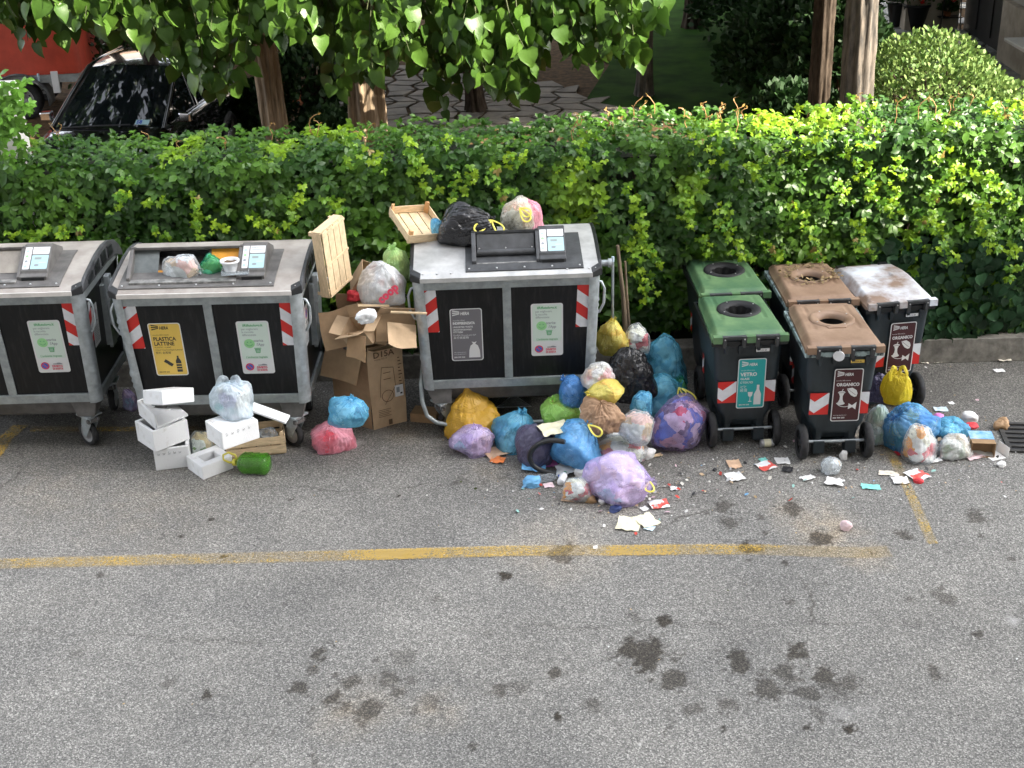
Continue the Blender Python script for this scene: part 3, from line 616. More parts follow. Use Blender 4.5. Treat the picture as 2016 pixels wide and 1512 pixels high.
    for i in range(46):
        x = r.uniform(-4.6, 4.8) if i > 14 else r.uniform(.6, 2.6); h_ = r.uniform(.06, .2); z0 = float(hedge_top(np.array([x]))[0])-.03; y0 = r.uniform(12.0, 12.7)
        pts = [(x+h_*.4*t*math.sin(i)+.02*math.sin(t*6+i), y0-12.3, z0+h_*1.2*math.sin(t*1.4)) for t in np.linspace(0, 1.15, 6)]; b.tube(pts, .004, 'shoot', 4)
        for p in pts[2:]: tp.append((p[0], p[1], p[2]))
    sh_ = b.build('shoot', root); sh_['kind'] = 'stuff'
    tp = np.array(tp); n_ = len(tp); v, f, c_ = place(LT, tp, r.normal(0, 1, (n_, 3)), r.normal(0, 1, (n_, 3)), r.uniform(.02, .045, n_), np.array([[.38, .24, .07]])*r.uniform(.7, 1.2, (n_, 1)))
    fastmesh('shoot_leaves', v, f, ['leaf'], c_, parent=root)
M['bark'] = mat('bark', (.055, .042, .032), .95, spec=.1, var=.45, vscale=22, bump=.6, bscale=25, stretch=(1, 1, .25))
M['twig'] = mat('green_twig', (.05, .065, .02), .7)
M['shoot'] = mat('red_shoot', (.35, .20, .08), .6)
build_hedge()

# trees --------------------------------------------------------------
M['bark2'] = mat('bark_pale', (.09, .07, .05), .9, col2=(.32, .24, .16), vscale=24, bump=.8, bscale=30, stretch=(1.2, 1.2, .12), ramp=(.3, .7))
M['barkg'] = mat('bark_grey', (.045, .04, .035), .9, col2=(.15, .125, .10), vscale=20, bump=.8, bscale=26, stretch=(1, 1, .2), ramp=(.35, .65))
def trunk_mesh(b, x, y, r0, h, m, lean=(0, 0), seed=0, curve=0):
    nz, na = 90, 72; V = np.zeros((nz, na, 3))
    for i in range(nz):
        t = i/(nz-1); z = t*h; rr = r0*(1.0+.45*math.exp(-z/.25))*(1-.25*t)
        for j in range(na):
            a = 2*math.pi*j/na; q = rr*(1+.09*math.sin(a*9+seed+z*.8)+.05*math.sin(a*5+z*2))
            V[i, j] = (x+lean[0]*z+curve*math.sin(t*2.6)+q*math.cos(a), y+lean[1]*z+q*math.sin(a), z)
    Q = V.reshape(-1, 3); cc_ = Q-np.array((x, y, 0)); an = np.arctan2(cc_[:, 1], cc_[:, 0]); fu = 1-np.abs(vn(np.stack([np.cos(an)*5, np.sin(an)*5, Q[:, 2]*1.6+seed], 1), 5)); f2 = vn(np.stack([np.cos(an)*9, np.sin(an)*9, Q[:, 2]*4], 1), 6); k_ = (.11*(fu-.7)+.04*f2)*r0; V[..., 0] += (k_*np.cos(an)).reshape(nz, na); V[..., 1] += (k_*np.sin(an)).reshape(nz, na)
    b.grid(V, m, wrap=True)
def crown_pts(c, rad, n_, r, hollow=.35):
    d = r.normal(0, 1, (n_, 3)); d /= np.linalg.norm(d, axis=1)[:, None]; s_ = r.uniform(hollow, 1, n_)**.5; p = d*s_[:, None]
    lump = 1+.28*vn(d*2.3+c[0], 3)+.15*vn(d*5, 4); return np.array(c)+p*np.array(rad)*lump[:, None], d
def tree(label, x, y, r0, h, m, crowns, leaves, r, lean=(0, 0), curve=0, lsize=(.2, .32), colr=((.022, .058, .012), (.05, .12, .022)), mats='leaft', extra=None, group=None, name='tree', tws=None):
    root = empty(name, label, 'tree', (x, y, 0), group=group)
    b = MB(); trunk_mesh(b, 0, 0, r0, h, m, lean, x, curve)
    for i, (c, rad) in enumerate(crowns):
        for k_ in range(3):
            e = np.array(c)+r.normal(0, .35, 3)*np.array(rad)-np.array((x, y, 0)); s_ = np.array((lean[0]*h*.85, lean[1]*h*.85, h*.85)); mid_ = (s_+e)/2+np.array((0, 0, .35))
            b.tube([s_, s_*.6+mid_*.4, mid_, mid_*.4+e*.6, e], [r0*.5, r0*.42, r0*.3, r0*.2, r0*.1], m, 8)
    for t3 in (tws or []): b.tube([tuple(Vector(q_)-Vector((x, y, 0))) for q_ in t3], [.008, .006, .003], 'twig', 4)
    b.build('trunk', root)
    L_ = []
    for c, rad in crowns:
        n_ = int(leaves*rad[0]*rad[1]); p, d = crown_pts(c, rad, n_, r)
        t = r.uniform(0, 1, (n_, 1)); col = np.array(colr[0])*(1-t)+np.array(colr[1])*t
        dn = np.stack([r.normal(0, .4, n_), r.normal(0, .4, n_), -np.ones(n_)], 1); nr = d*np.array((1, 1, .6))+r.normal(0, .45, (n_, 3))+np.array((0, 0, .3))
        L_.append(place(LH, p, dn, nr, r.uniform(*lsize, n_), col))
    if extra: L_.append(extra)
    if L_:
        V, F, cols = join(L_); V -= np.array((x, y, 0)); fastmesh('crown', V, F, [mats], cols, parent=root)
    return root
rt = np.random.default_rng(21); TW = []
def hanging(xr, ylow, n_, r, Y=(13.6, 15.4), top=-420, seedy=0, bright=1.):
    """leaves on drooping sprays in front of the crown; ylow = lower outline as (px,py)"""
    pts = []; px_, py_ = zip(*ylow)
    sprays = []
    while len(sprays) < n_//13:
        x = r.uniform(*xr); lo = np.interp(x, px_, py_); Yd = r.uniform(*Y)
        if r.random() < .27: y = lo-r.uniform(8, 45)
        else: y = lo-8-(lo-top)*r.random()**1.35
        sprays.append((x, y, Yd))
    pos = []; dn = []; nr = []; sz = []; col = []; tw = []
    for x, y, Yd in sprays:
        e = P(x, y, Yd); base = e+Vector((r.normal(0, .18), r.uniform(.1, .35), r.uniform(.35, .6))); tone = r.uniform(0, 1); tw.append([tuple(base+Vector((r.normal(0, .1), .1, .35))), tuple(base.lerp(e, .3)), tuple(e+Vector((0, 0, .04)))])
        for k_ in range(13):
            t = k_/12; p = base.lerp(e, t)+Vector((0, 0, .10*math.sin(t*3.1))); sd_ = (-1)**k_
            pos.append((p.x+sd_*r.uniform(.02, .11), p.y+r.normal(0, .05), p.z+r.normal(0, .03))); dn.append((sd_*r.uniform(.1, .6), r.normal(-.15, .2), -1)); nr.append((r.normal(0, .9), -1, r.uniform(-.7, 1.6)))
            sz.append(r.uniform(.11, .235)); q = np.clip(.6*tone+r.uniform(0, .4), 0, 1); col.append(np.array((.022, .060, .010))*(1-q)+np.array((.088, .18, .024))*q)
    TW.extend(tw); return place(LH, np.array(pos), np.array(dn), np.array(nr), np.array(sz), np.array(col)*bright, widths=r.uniform(.8, 1.1, len(pos)))
lowA = [(-80,35), (0,45), (30,60), (62,120), (80,95), (110,60), (150,50), (200,60), (250,90), (300,100), (340,120), (372,190), (395,225), (412,215), (440,180), (480,140), (500,85), (560,78), (600,60), (620,80)]
lowB = [(580,80), (630,95), (652,195), (672,215), (700,160), (740,168), (762,140), (795,105), (835,165), (858,225), (880,215), (905,150), (945,170), (985,235), (1012,220), (1035,130), (1060,85), (1100,80), (1140,120), (1162,170), (1180,125), (1210,105), (1262,140), (1285,60), (1310,20)]
XA, YA = P(545, 200, 16.4).x, 16.4; XB, YB = P(722, 200, 16.6).x, 16.6
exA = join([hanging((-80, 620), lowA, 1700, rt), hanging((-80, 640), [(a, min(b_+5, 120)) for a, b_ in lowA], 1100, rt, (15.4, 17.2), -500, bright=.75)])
twA = list(TW); TW.clear()
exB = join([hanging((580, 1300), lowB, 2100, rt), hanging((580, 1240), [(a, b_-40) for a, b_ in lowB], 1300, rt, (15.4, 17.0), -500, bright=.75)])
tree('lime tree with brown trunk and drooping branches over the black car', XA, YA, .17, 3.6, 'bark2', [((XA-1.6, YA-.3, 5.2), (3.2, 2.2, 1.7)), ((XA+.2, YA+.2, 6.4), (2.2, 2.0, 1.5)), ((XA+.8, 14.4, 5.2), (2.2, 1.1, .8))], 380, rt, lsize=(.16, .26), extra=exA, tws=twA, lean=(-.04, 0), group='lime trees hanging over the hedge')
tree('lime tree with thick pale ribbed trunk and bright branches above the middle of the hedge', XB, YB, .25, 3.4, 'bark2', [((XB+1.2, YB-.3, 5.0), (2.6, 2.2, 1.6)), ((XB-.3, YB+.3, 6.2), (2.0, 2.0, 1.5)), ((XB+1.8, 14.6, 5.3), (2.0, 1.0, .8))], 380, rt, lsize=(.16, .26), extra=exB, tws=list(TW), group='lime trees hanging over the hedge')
g = G(938, 222); tree('thin twisted trunk standing on the crazy paving path', g.x, g.y, .13, 3.5, 'bark', [((g.x, g.y, 4.6), (2.0, 2.0, 1.3))], 260, rt, curve=-.12)
g = G(1268, 190); tree('slender grey trunk at the left edge of the lawn', g.x, g.y, .12, 5, 'barkg', [((g.x, g.y, 6.2), (3.2, 3.2, 1.9)), ((g.x+3.5, g.y-1.5, 6.3), (3.2, 3.0, 1.5)), ((g.x-3.0, g.y-1.5, 5.6), (3.0, 3.0, 1.5))], 420, rt)
p = P(1690, 180, 15.6); XC, YC = p.x, 15.6; tree('stout grey trunk lit on its right side beside the round bush', XC, YC, .192, 5.2, 'barkg', [((XC-1.2, YC+1.0, 6.2), (3.0, 2.2, 1.3)), ((XC+1.5, YC+4.5, 6.6), (3.0, 2.4, 1.4))], 420, rt, lean=(-.015, 0))
p = P(1612, 180, 17.5); tree('dark shaded trunk left of the stout grey trunk', p.x, 17.5, .14, 5.0, 'bark', [((p.x-.5, 19.5, 6.4), (3.2, 3.0, 1.8)), ((p.x+2.5, 20.5, 6.6), (3.2, 3.0, 1.6)), ((p.x-3.2, 18.0, 5.8), (2.6, 2.4, 1.3))], 420, rt)
for i, (x, y) in enumerate(((11.5, 22.5), (13.5, 29), (4, 28.5), (15, 36))):
    tree(['broad tree shading the middle of the lawn', 'tree at the far right corner of the lawn', 'tree at the far left end of the lawn', 'distant tree behind the house corner'][i], x, y, .18, 6.0, 'bark', [((x, y, 7.0), (5.4, 5.0, 2.0))], 380, rt)
for i, (x, y, z, rx, ry) in enumerate(((-7.5, 19.5, 5.6, 3.4, 3.0), (-2.5, 24.5, 6.0, 4.0, 3.4), (-9.5, 25.5, 6.4, 4.2, 3.6))):
    tree(['tree standing behind the black car', 'tree on the crazy paving behind the lime trees', 'tree beyond the red trailer'][i], x+(2.0 if i == 0 else 1.5), y+1.8, .16, 5.0, 'bark', [((x, y, z), (rx, ry, 1.6))], 420, rt)
# shrubs ---------------------------------------------------------------
def shrub(label, c, rad, n_, r, colr, lsize, name='shrub', mats='leafd', tm=LI, cat='shrub', squash=None):
    root = empty(name, label, cat, (c[0], c[1], 0)); b = MB()
    for i in range(14):
        a = r.uniform(0, 6.28); q = r.uniform(.2, .8); b.tube([(0, 0, 0), (rad[0]*q*.4*math.cos(a), rad[1]*q*.4*math.sin(a), rad[2]*.8), (rad[0]*q*math.cos(a), rad[1]*q*math.sin(a), rad[2]*1.5*(1-q*.4))], [.03, .02, .008], 'bark', 5)
    b.build('stem', root)
    d = r.normal(0, 1, (n_, 3)); d[:, 2] = abs(d[:, 2])*1.0-.25; d /= np.linalg.norm(d, axis=1)[:, None]; s_ = r.uniform(.55, 1, n_)**.35
    lump = 1+.12*vn(d*2.2+c[0], 8)+.07*vn(d*6, 9); p = d*(s_*lump)[:, None]*np.array(rad); p[:, 2] += rad[2]*.55; p[:, 2] = abs(p[:, 2])
    t = np.clip(r.uniform(0, 1, (n_, 1)), 0, 1); col = np.array(colr[0])*(1-t)+np.array(colr[1])*t
    v, f, cc = place(tm, p, d+r.normal(0, .6, (n_, 3))+np.array((0, 0, .4)), d+r.normal(0, .5, (n_, 3)), r.uniform(*lsize, n_), col); fastmesh('foliage', v, f, [mats], cc, parent=root); return root
pb = P(1830, 150, 17.3); shrub('large rounded pale green bush beside the stout grey trunk', (pb.x+.05, 17.2), (1.15, 1.5, 1.26), 11000, rt, ((.07, .145, .03), (.21, .30, .085)), (.05, .08))
pb = P(1960, 200, 14.6); shrub('low pale green bush merging with the right end of the hedge', (pb.x+.3, 14.4), (1.0, .9, 1.22), 6000, rt, ((.07, .145, .025), (.20, .29, .07)), (.05, .08))
for i, (x, y, Yd, rx, rz) in enumerate(((1560, 110, 22, 1.1, 1.1), (1500, 40, 27, 1.3, 1.2), (1600, 20, 25, 1.2, 1.4), (1580, 190, 18.6, .7, .7), (1655, 60, 20.5, .8, 1.3))):
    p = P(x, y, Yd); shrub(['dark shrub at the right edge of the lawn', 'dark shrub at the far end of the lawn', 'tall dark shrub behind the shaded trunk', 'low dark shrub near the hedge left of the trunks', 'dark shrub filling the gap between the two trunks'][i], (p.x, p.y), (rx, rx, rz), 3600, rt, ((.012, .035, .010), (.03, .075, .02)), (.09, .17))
for i, (x, y, Yd, rx, rz) in enumerate(((250, 60, 20.5, 1.5, 1.3), (610, 130, 20.5, .9, 1.0), (640, 190, 19.0, .5, .5), (470, 190, 21, .7, .5))):
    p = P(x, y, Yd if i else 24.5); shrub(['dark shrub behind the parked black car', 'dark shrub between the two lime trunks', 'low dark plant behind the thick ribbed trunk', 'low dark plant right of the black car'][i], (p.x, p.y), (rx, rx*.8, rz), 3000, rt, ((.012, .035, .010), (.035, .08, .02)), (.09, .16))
M['render0'] = mat('post_render', (.5, .49, .46), .8, var=.1)
# the bright creeper shoot at the far left on a post
pp = P(8, 230, 11.5)
b = MB(); b.box((pp.x-.50, 12.0, 0), (pp.x-.10, 12.3, 2.82), 'render0'); tag(b.build('gate_post', bevel=.02), 'pale gate post wrapped in creeper at the left edge', 'post')
n_ = 170; ps = np.stack([rt.normal(pp.x-.08, .12, n_), 11.62+rt.uniform(-.08, .14, n_), pp.z-.03+rt.normal(0, .17, n_)], 1); nr = np.stack([rt.normal(0, .3, n_), -np.ones(n_), rt.normal(.4, .3, n_)], 1)
v, f, c_ = palmate(ps, nr, rt.uniform(.06, .10, n_), np.array([[.13, .30, .035]])*rt.uniform(.6, 1.4, (n_, 1)), rt); tag(fastmesh('creeper', v, f, ['leaf'], c_), 'light green creeper shoot climbing the gate post', 'creeper')

# ------------------------------------------------------------------ buildings
M['render'] = mat('wall_render', (.42, .40, .37), .85, var=.1, vscale=3, bump=.1)
M['wallgrey'] = mat('grey_boards', (.30, .31, .34), .7, var=.15, vscale=5, stretch=(.3, 1, 8))
M['stonew'] = mat('stone_wall', (.36, .31, .25), .85, col2=(.52, .47, .40), vscale=3, bump=.3, bscale=12)
M['doorm'] = mat('dark_door', (.035, .036, .038), .35, var=.2)
M['glass'] = mat('window_glass', (.03, .035, .04), .08, 0, .8)
def facade(name, label, x0, y0, x1, y1, z0, z1, cols_, rows_, m='render', depth=10, sgn=-1):
    root = empty(name, label, 'building', ((x0+x1)/2, y0, 0)); cx = (x0+x1)/2; b = MB(); b.box((x0-cx, 0, z0), (x1-cx, depth*(-1 if sgn > 0 else 1), z1), m); b.build('wall', root)
    for i in range(cols_):
        for j in range(rows_):
            x = x0-cx+(i+.5)*(x1-x0)/cols_; z = z0+1.0+j*3.0; f = MB(); s_ = sgn
            f.box((x-.55, .0, z), (x+.55, s_*.05, z+1.5), 'white'); wo = f.build('window', root, bevel=.01); g_ = MB(); g_.box((x-.47, s_*.052, z+.08), (x+.47, s_*.06, z+1.42), 'glass'); g_.build('pane', wo)
    return root
# apartment block the picture was taken from (its shade covers the road)
ab = facade('apartment_building', 'tall apartment block on the near side of the road', -30, -.6, 30.2, 0, 0, 28.4, 13, 8, sgn=1, depth=12)
b = MB(); b.box((30.2-.1, 0, 0), (55, -12, 25.1), 'render'); b.build('shade_step_wing', ab)  # unseen wing added; its lower roof shapes the shade edge on the hedge
facade('apartment_building', 'unseen far block added to cut low sky light behind the garden', -40, 52, 40, 0, 0, 13, 16, 4, sgn=-1, depth=10)  # out of view, added to hold back sky light from the horizon
# pale low house behind the trees at the left and grey boarded wall
pw = P(430, 120, 29.5); b = MB(); root = empty('house', 'pale low house behind the lime trees', 'building', (pw.x, 29.5, 0))
b.box((-2.8, 0, 0), (2.0, 4, 2.6), 'render'); b.build('wall', root); b = MB(); b.prism([(-.3, 2.6), (4.3, 2.6), (2, 3.7)], -3.0, 2.2, 'lid_brown', ax='x'); b.build('roof', root, bevel=.02)
b = MB(); b.box((-1.0, -.04, .9), (0, -.002, 2.0), 'white'); wi = b.build('window', root); b = MB(); b.box((-.93, -.06, .97), (-.07, -.045, 1.93), 'glass'); b.build('pane', wi)
pw = P(600, 60, 27.5); b = MB()
for k_ in range(12): b.box((-1.5, -.02 if k_ % 2 else 0, .15+k_*.2), (1.3, .05, .335+k_*.2), 'wallgrey')
b.box((-1.5, .06, 0), (1.3, .16, 2.6), 'wallgrey'); tag(b.build('boarded_fence', loc=(pw.x, 27.5, 0), bevel=.006), 'grey boarded fence between the two lime trees', 'fence')
# house at the upper right
A1 = G(1885, 62); A0 = G(1780, 62); B1 = G(1973, 121); B2 = G(2060, 178)
root = empty('house', 'stone fronted house with a dark door at the upper right', 'building', (A1.x, A1.y, 0)); o0 = Vector((A1.x, A1.y, 0))
b = MB(); z1 = 4.2
b.box((A0.x-A1.x-.6+.55, .0, 0), (0, .35, z1), 'stonew')
dv = Vector((B1.x-A1.x, B1.y-A1.y, 0)); L1 = dv.length; ang = math.atan2(dv.y, dv.x); Tn = Matrix.Rotation(ang, 4, 'Z'); L2 = (Vector((B2.x, B2.y, 0))-Vector((A1.x, A1.y, 0))).length
b.box((0, 0, 2.5), (L1, .3, z1), 'render', Tn); b.box((L1, -.0, 1.1), (L2+1.5, .3, z1), 'render', Tn); b.box((L1, -.12, 0), (L2+1.5, .3, 1.1), 'stonew', Tn); b.box((0, .25, 0), (L2+1.5, 6, z1), 'render', Tn)
b.build('wall', root, bevel=.01)
b = MB(); b.box((.02, .10, .03), (L1-.02, .16, 2.48), 'doorm', Tn)
for k_ in range(3): b.box((.12+k_*(L1-.2)/3, .075, .2), (.12+(k_+.85)*(L1-.2)/3, .1, 2.3), 'doorm', Tn)
b.build('door', root, bevel=.006)
b = MB(); b.box((.5, -.55, .062), (L1-.3, -.12, .082), 'hose', Tn); tag(b.build('doormat', loc=o0), 'dark doormat in front of the house door', 'mat')
# etagere (metal plant stand), flower pots, table
p = G(1862, 62); b = MB()
for a, c in ((-.2, -.15), (.2, -.15), (.2, .15), (-.2, .15)): b.tube([(a, c, 0), (a*.8, c*.8, .8), (a, c, 1.6)], .012, 'ink', 6)
for z in (.25, .7, 1.15): b.box((-.22, -.17, z), (.22, .17, z+.015), 'plastd')
tag(b.build('plant_stand', loc=(p.x, p.y-.1, .06)), 'tall black metal plant stand in front of the stone wall', 'plant stand')
M['terra'] = mat('terracotta', (.36, .14, .07), .8, var=.15); M['petal'] = mat('red_petal', (.6, .02, .02), .6)
def pot(label, x, y, h, r_, m, leafc=None, flowers=0, z=0.05):
    root = empty('flower_pot', label, 'flower pot', (x, y, z)); b = MB(); b.lathe([(r_*.65, 0), (r_, h*.88), (r_*1.1, h*.9), (r_*1.1, h), (r_*.95, h), (r_*.85, h*.8), (.001, h*.8)], m, 20); b.build('pot', root)
    if leafc:
        n_ = 260; d = rt.normal(0, 1, (n_, 3)); d[:, 2] = abs(d[:, 2]); d /= np.linalg.norm(d, axis=1)[:, None]; pq = d*rt.uniform(.3, 1, (n_, 1))*r_*1.9+np.array((0, 0, h))
        v, f, cc = place(LI, pq, d, d+rt.normal(0, .6, (n_, 3)), rt.uniform(.06, .11, n_), np.array([leafc])*rt.uniform(.6, 1.3, (n_, 1))); fastmesh('foliage', v, f, ['leafd'], cc, parent=root)
    if flowers:
        b = MB()
        for i in range(flowers):
            a = rt.uniform(0, 6.28); q = np.array((math.cos(a)*r_*1.2, -abs(math.sin(a))*r_*1.5, h+rt.uniform(.1, .5)))
            t = rt.normal(0, 1, (40, 3)); t /= np.linalg.norm(t, axis=1)[:, None]
            for u in t[:14]: b.add([q+u*.05+rt.normal(0, .02, 3) for _ in range(3)]+[q+u*.085], [(0, 1, 3), (1, 2, 3), (0, 2, 3)], 'petal')
        b.build('flower', root)
for (x, y, l) in ((1768, 55, 'dark pot of red geraniums, the left one by the stone wall'), (1800, 62, 'dark pot of red geraniums, the right one by the stone wall')):
    p = G(x, y); pot(l, p.x, p.y, .5, .26, 'plastd', (.05, .11, .03), 7)
p = G(1855, 62); pot('small red flower pot on the metal plant stand', p.x+.03, p.y-.1, .14, .09, 'terra', (.05, .1, .03), 2, .31)
p = G(556, 196); pot('terracotta pot beside the first lime trunk', p.x, p.y, .4, .25, 'terra')
p = G(578, 210); pot('terracotta trough right of the round terracotta pot', p.x, p.y, .3, .28, 'terra')
p = G(1996, 185); b = MB(); b.box((-.35, -.5, .72), (.9, .5, .78), 'white'); b.box((-.1, -.2, 0), (.5, .2, .72), 'stonew'); tag(b.build('garden_table', loc=(p.x+.25, p.y, .05), bevel=.01), 'white topped stone garden table by the house wall', 'table')
# stone boulder

# ------------------------------------------------------------------ big waste containers
def surf(y, old=[True]):   # lid profile height above ground for depth y behind the lip
    ys = [-.02, 0, .05, .15, .35, .55, .75, .92, 1.08, 1.2, 1.27]; zs = [1.52, 1.545, 1.575, 1.60, 1.635, 1.665, 1.675, 1.655, 1.605, 1.52, 1.44]
    return float(np.interp(y, ys, zs))
WL, WB = .78, .72    # half widths at lip and bottom frame
def castor(root, x, y, rz):
    T = Matrix.Translation((x, y, 0)) @ Matrix.Rotation(rz, 4, 'Z') @ Matrix.Scale(1.14, 4)
    b = MB(); b.box((-.07, -.07, .27), (.07, .07, .285), 'galvl', T); b.cyl((0, 0, .245), (0, 0, .27), .045, 'galvl', 16, T=T)
    for sx in (-.036, .030): b.prism([(-.055, .25), (.055, .25), (.075, .18), (.075, .085), (.03, .085), (-.045, .2)], sx, sx+.006, 'galvl', T, 'x')
    b.box((-.05, -.05, .215), (.05, -.02, .245), 'plastg', T)
    o = b.build('castor', root, bevel=.003)
    w_ = MB(); TT = T @ Matrix.Translation((0, .05, .1)) @ Matrix.Rotation(math.pi/2, 4, 'Y')
    w_.lathe([(.072, -.022), (.092, -.024), (.10, -.014), (.10, .014), (.092, .024), (.072, .022), (.072, -.022)], 'tyre', 28, TT); w_.build('tyre', o)
    w_ = MB(); w_.lathe([(.001, -.026), (.03, -.026), (.034, -.012), (.062, -.012), (.073, -.02), (.073, .02), (.062, .012), (.034, .012), (.03, .026), (.001, .026)], 'rim', 28, TT); w_.build('rim', o)
def container(label, loc, rz, lidm, style, stickers, group='large waste containers in a row', crz=.9):
    root = empty('waste_container', label, 'container', loc, rz, group)
    def xw(z): return WB+(WL-.025-WB)*(z-.5)/(1.50-.5)
    def yf(z): return .17-(.17-.045)*(z-.5)/(1.50-.5)
    def yb(z): return 1.08+(.14)*(z-.5)/(1.50-.5)
    # inner tub
    b = MB(); z0, z1 = .5, 1.49
    def ringbox(z, ix, iy): return [(-xw(z)+ix, yf(z)+iy, z), (xw(z)-ix, yf(z)+iy, z), (xw(z)-ix, yb(z)-iy, z), (-xw(z)+ix, yb(z)-iy, z)]
    b.hexa(ringbox(z0, .012, .012)+ringbox(z1, .012, .012), 'panel'); b.build('panel', root)
    b = MB(); b.hexa([(-.56, .28, .30), (.56, .28, .30), (.56, .98, .30), (-.56, .98, .30)]+[(-.67, .20, .49), (.67, .20, .49), (.67, 1.05, .49), (-.67, 1.05, .49)], 'plastg'); b.build('tub_base', root, bevel=.04)
    # rails
    def rail(z, hh, pr, name):
        b = MB(); lo, hi = z-hh, z+hh
        for side in range(4):
            if side == 0: v = lambda q, o: [(-xw(q)+.05, yf(q)-o, q), (xw(q)-.05, yf(q)-o, q), (xw(q)-.05, yf(q)+.02, q), (-xw(q)+.05, yf(q)+.02, q)]
            elif side == 1: v = lambda q, o: [(xw(q)-.02, yf(q)+.05, q), (xw(q)+o, yf(q)+.05, q), (xw(q)+o, yb(q)-.05, q), (xw(q)-.02, yb(q)-.05, q)]
            elif side == 2: v = lambda q, o: [(-xw(q)+.05, yb(q)-.02, q), (xw(q)-.05, yb(q)-.02, q), (xw(q)-.05, yb(q)+o, q), (-xw(q)+.05, yb(q)+o, q)]
            else: v = lambda q, o: [(-xw(q)-o, yf(q)+.05, q), (-xw(q)+.02, yf(q)+.05, q), (-xw(q)+.02, yb(q)-.05, q), (-xw(q)-o, yb(q)-.05, q)]
            b.hexa(v(lo, pr)+v(hi, pr), 'galv')
        return b.build(name, root, bevel=.005)
    rail(1.468, .042, .010, 'top_rail'); rail(.515, .042, .012, 'bottom_rail')
    b = MB(); b.hexa([(-.035, yf(.53)-.008, .53), (.035, yf(.53)-.008, .53), (.035, yf(.53)+.01, .53), (-.035, yf(.53)+.01, .53)]+[(-.035, yf(1.45)-.008, 1.45), (.035, yf(1.45)-.008, 1.45), (.035, yf(1.45)+.01, 1.45), (-.035, yf(1.45)+.01, 1.45)], 'galv'); b.build('mullion', root, bevel=.004)
    # corner posts (rounded) with pressed ribs
    for sx in (-1, 1):
        for back in (0, 1):
            b = MB(); V = []
            zs = np.linspace(.465, 1.515, 40)
            for z in zs:
                cx = sx*(xw(z)-.06); cy = (yb(z)-.06) if back else (yf(z)+.06); row = []
                rr = .078
                for k_ in range(13):
                    a = (-.12+1.24*k_/12)*math.pi/2; q = rr
                    if 2 < k_ < 9:
                        for zc in (.66, .715, .77, 1.17, 1.225, 1.28):
                            if abs(z-zc) < .019: q += .012
                    row.append((cx+sx*q*math.sin(a) if True else 0, cy+(1 if back else -1)*q*math.cos(a), z))
                V.append(row)
            b.grid(np.array(V), 'galvl'); b.build('corner_post', root)
    # side stays, lifting arms, side panels
    for sx in (-1, 1):
        b = MB(); X0 = sx*(xw(1.2)+.012)
        def bx(x0, y0, z0, x1, y1, z1, m='galv'): b.box((min(sx*x0, sx*x1), y0, z0), (max(sx*x0, sx*x1), y1, z1), m)
        bx(.70, .62, .80, .775, .84, 1.36); bx(.74, .64, .98, .80, .82, 1.2, 'galvl'); bx(.73, .66, .76, .76, .80, .98)
        b.cyl((sx*.72, .72, 1.36), (sx*.93, .72, 1.36), .028, 'galvl', 14); b.cyl((sx*.90, .72, 1.36), (sx*.935, .72, 1.36), .04, 'galvl', 14)
        b.prism([(.64, 1.2), (.80, 1.2), (.76, 1.42), (.68, 1.42)], sx*.78-.02, sx*.78+.03, 'galvl', ax='x')
        b.build('lifting_arm', root, bevel=.006)
        b = MB(); yy = .16
        b.tube([(sx*.735, yy, 1.42), (sx*.79, yy-.01, 1.41), (sx*.815, yy-.015, 1.35), (sx*.81, yy-.01, 1.22), (sx*.775, yy, 1.14), (sx*.73, yy, 1.12)], .011, 'galvl', 8); b.build('grab_handle', root)
    # castors
    for sx in (-1, 1):
        for yy in (.26, .93): castor(root, sx*.58, yy, crz*sx if yy < .5 else .1)
    for sx in (-1, 1):
        b = MB(); b.hexa([(sx*.58-.075, .18, .325), (sx*.58+.075, .18, .325), (sx*.58+.075, .36, .325), (sx*.58-.075, .36, .325)]+[(sx*.59-.13, .185, .48), (sx*.59+.10, .185, .48), (sx*.59+.10, .5, .48), (sx*.59-.13, .5, .48)], 'plastg')
        b.build('castor_bracket', root, bevel=.006)
    # lid: sheet, end caps, lip
    ys = np.array([0, .05, .15, .25, .35, .45, .55, .65, .75, .83, .92, 1.0, 1.08, 1.15, 1.2, 1.27]); V = np.array([[(sx*(WL-.02 if y_ > .04 else WL-.075), y_, surf(y_)) for sx in np.linspace(-1, 1, 9)] for y_ in ys])
    b = MB(); b.grid(V, lidm); b.box((-WL+.075, -.008, 1.512), (WL-.075, .03, 1.548), 'lidedge' if lidm == 'lidbrown' else 'lidsteel'); 
    if lidm == 'lidsteel':
        for x_ in np.linspace(-.68, -.45, 3).tolist()+np.linspace(.5, .68, 2).tolist(): b.cyl((x_, .045, surf(.045)-.004), (x_, .042, surf(.045)+.006), .009, 'rivet', 10)
    lid = b.build('lid', root)
    for sx in (-1, 1):
        b = MB(); n_ = len(ys); top = [(y_, surf(y_)+.008) for y_ in ys]; prof = [(.048, 1.512), (.044, 1.56)]+top[2:]+[(1.27, 1.40), (1.1, 1.47), (.8, 1.505)]
        x0, x1 = sx*(WL-.022), sx*(WL+.008); b.prism(prof, min(x0, x1), max(x0, x1), 'plastd' if lidm == 'lidsteel' else 'plast', ax='x')
        # inner mouldings on end cap
        for q in range(4):
            ya, yb_ = .2+q*.21, .35+q*.21; b.prism([(ya, 1.53), (yb_, 1.53), (yb_, surf(yb_)-.03), (ya, surf(ya)-.03)], min(sx*(WL+.002), sx*(WL+.016)), max(sx*(WL+.002), sx*(WL+.016)), 'plastd', ax='x')
        q = [(sx*(WL-.078), -.004), (sx*(WL+.006), .05), (sx*(WL-.02), .11), (sx*(WL-.085), .05)]; q = q if sx > 0 else q[::-1]
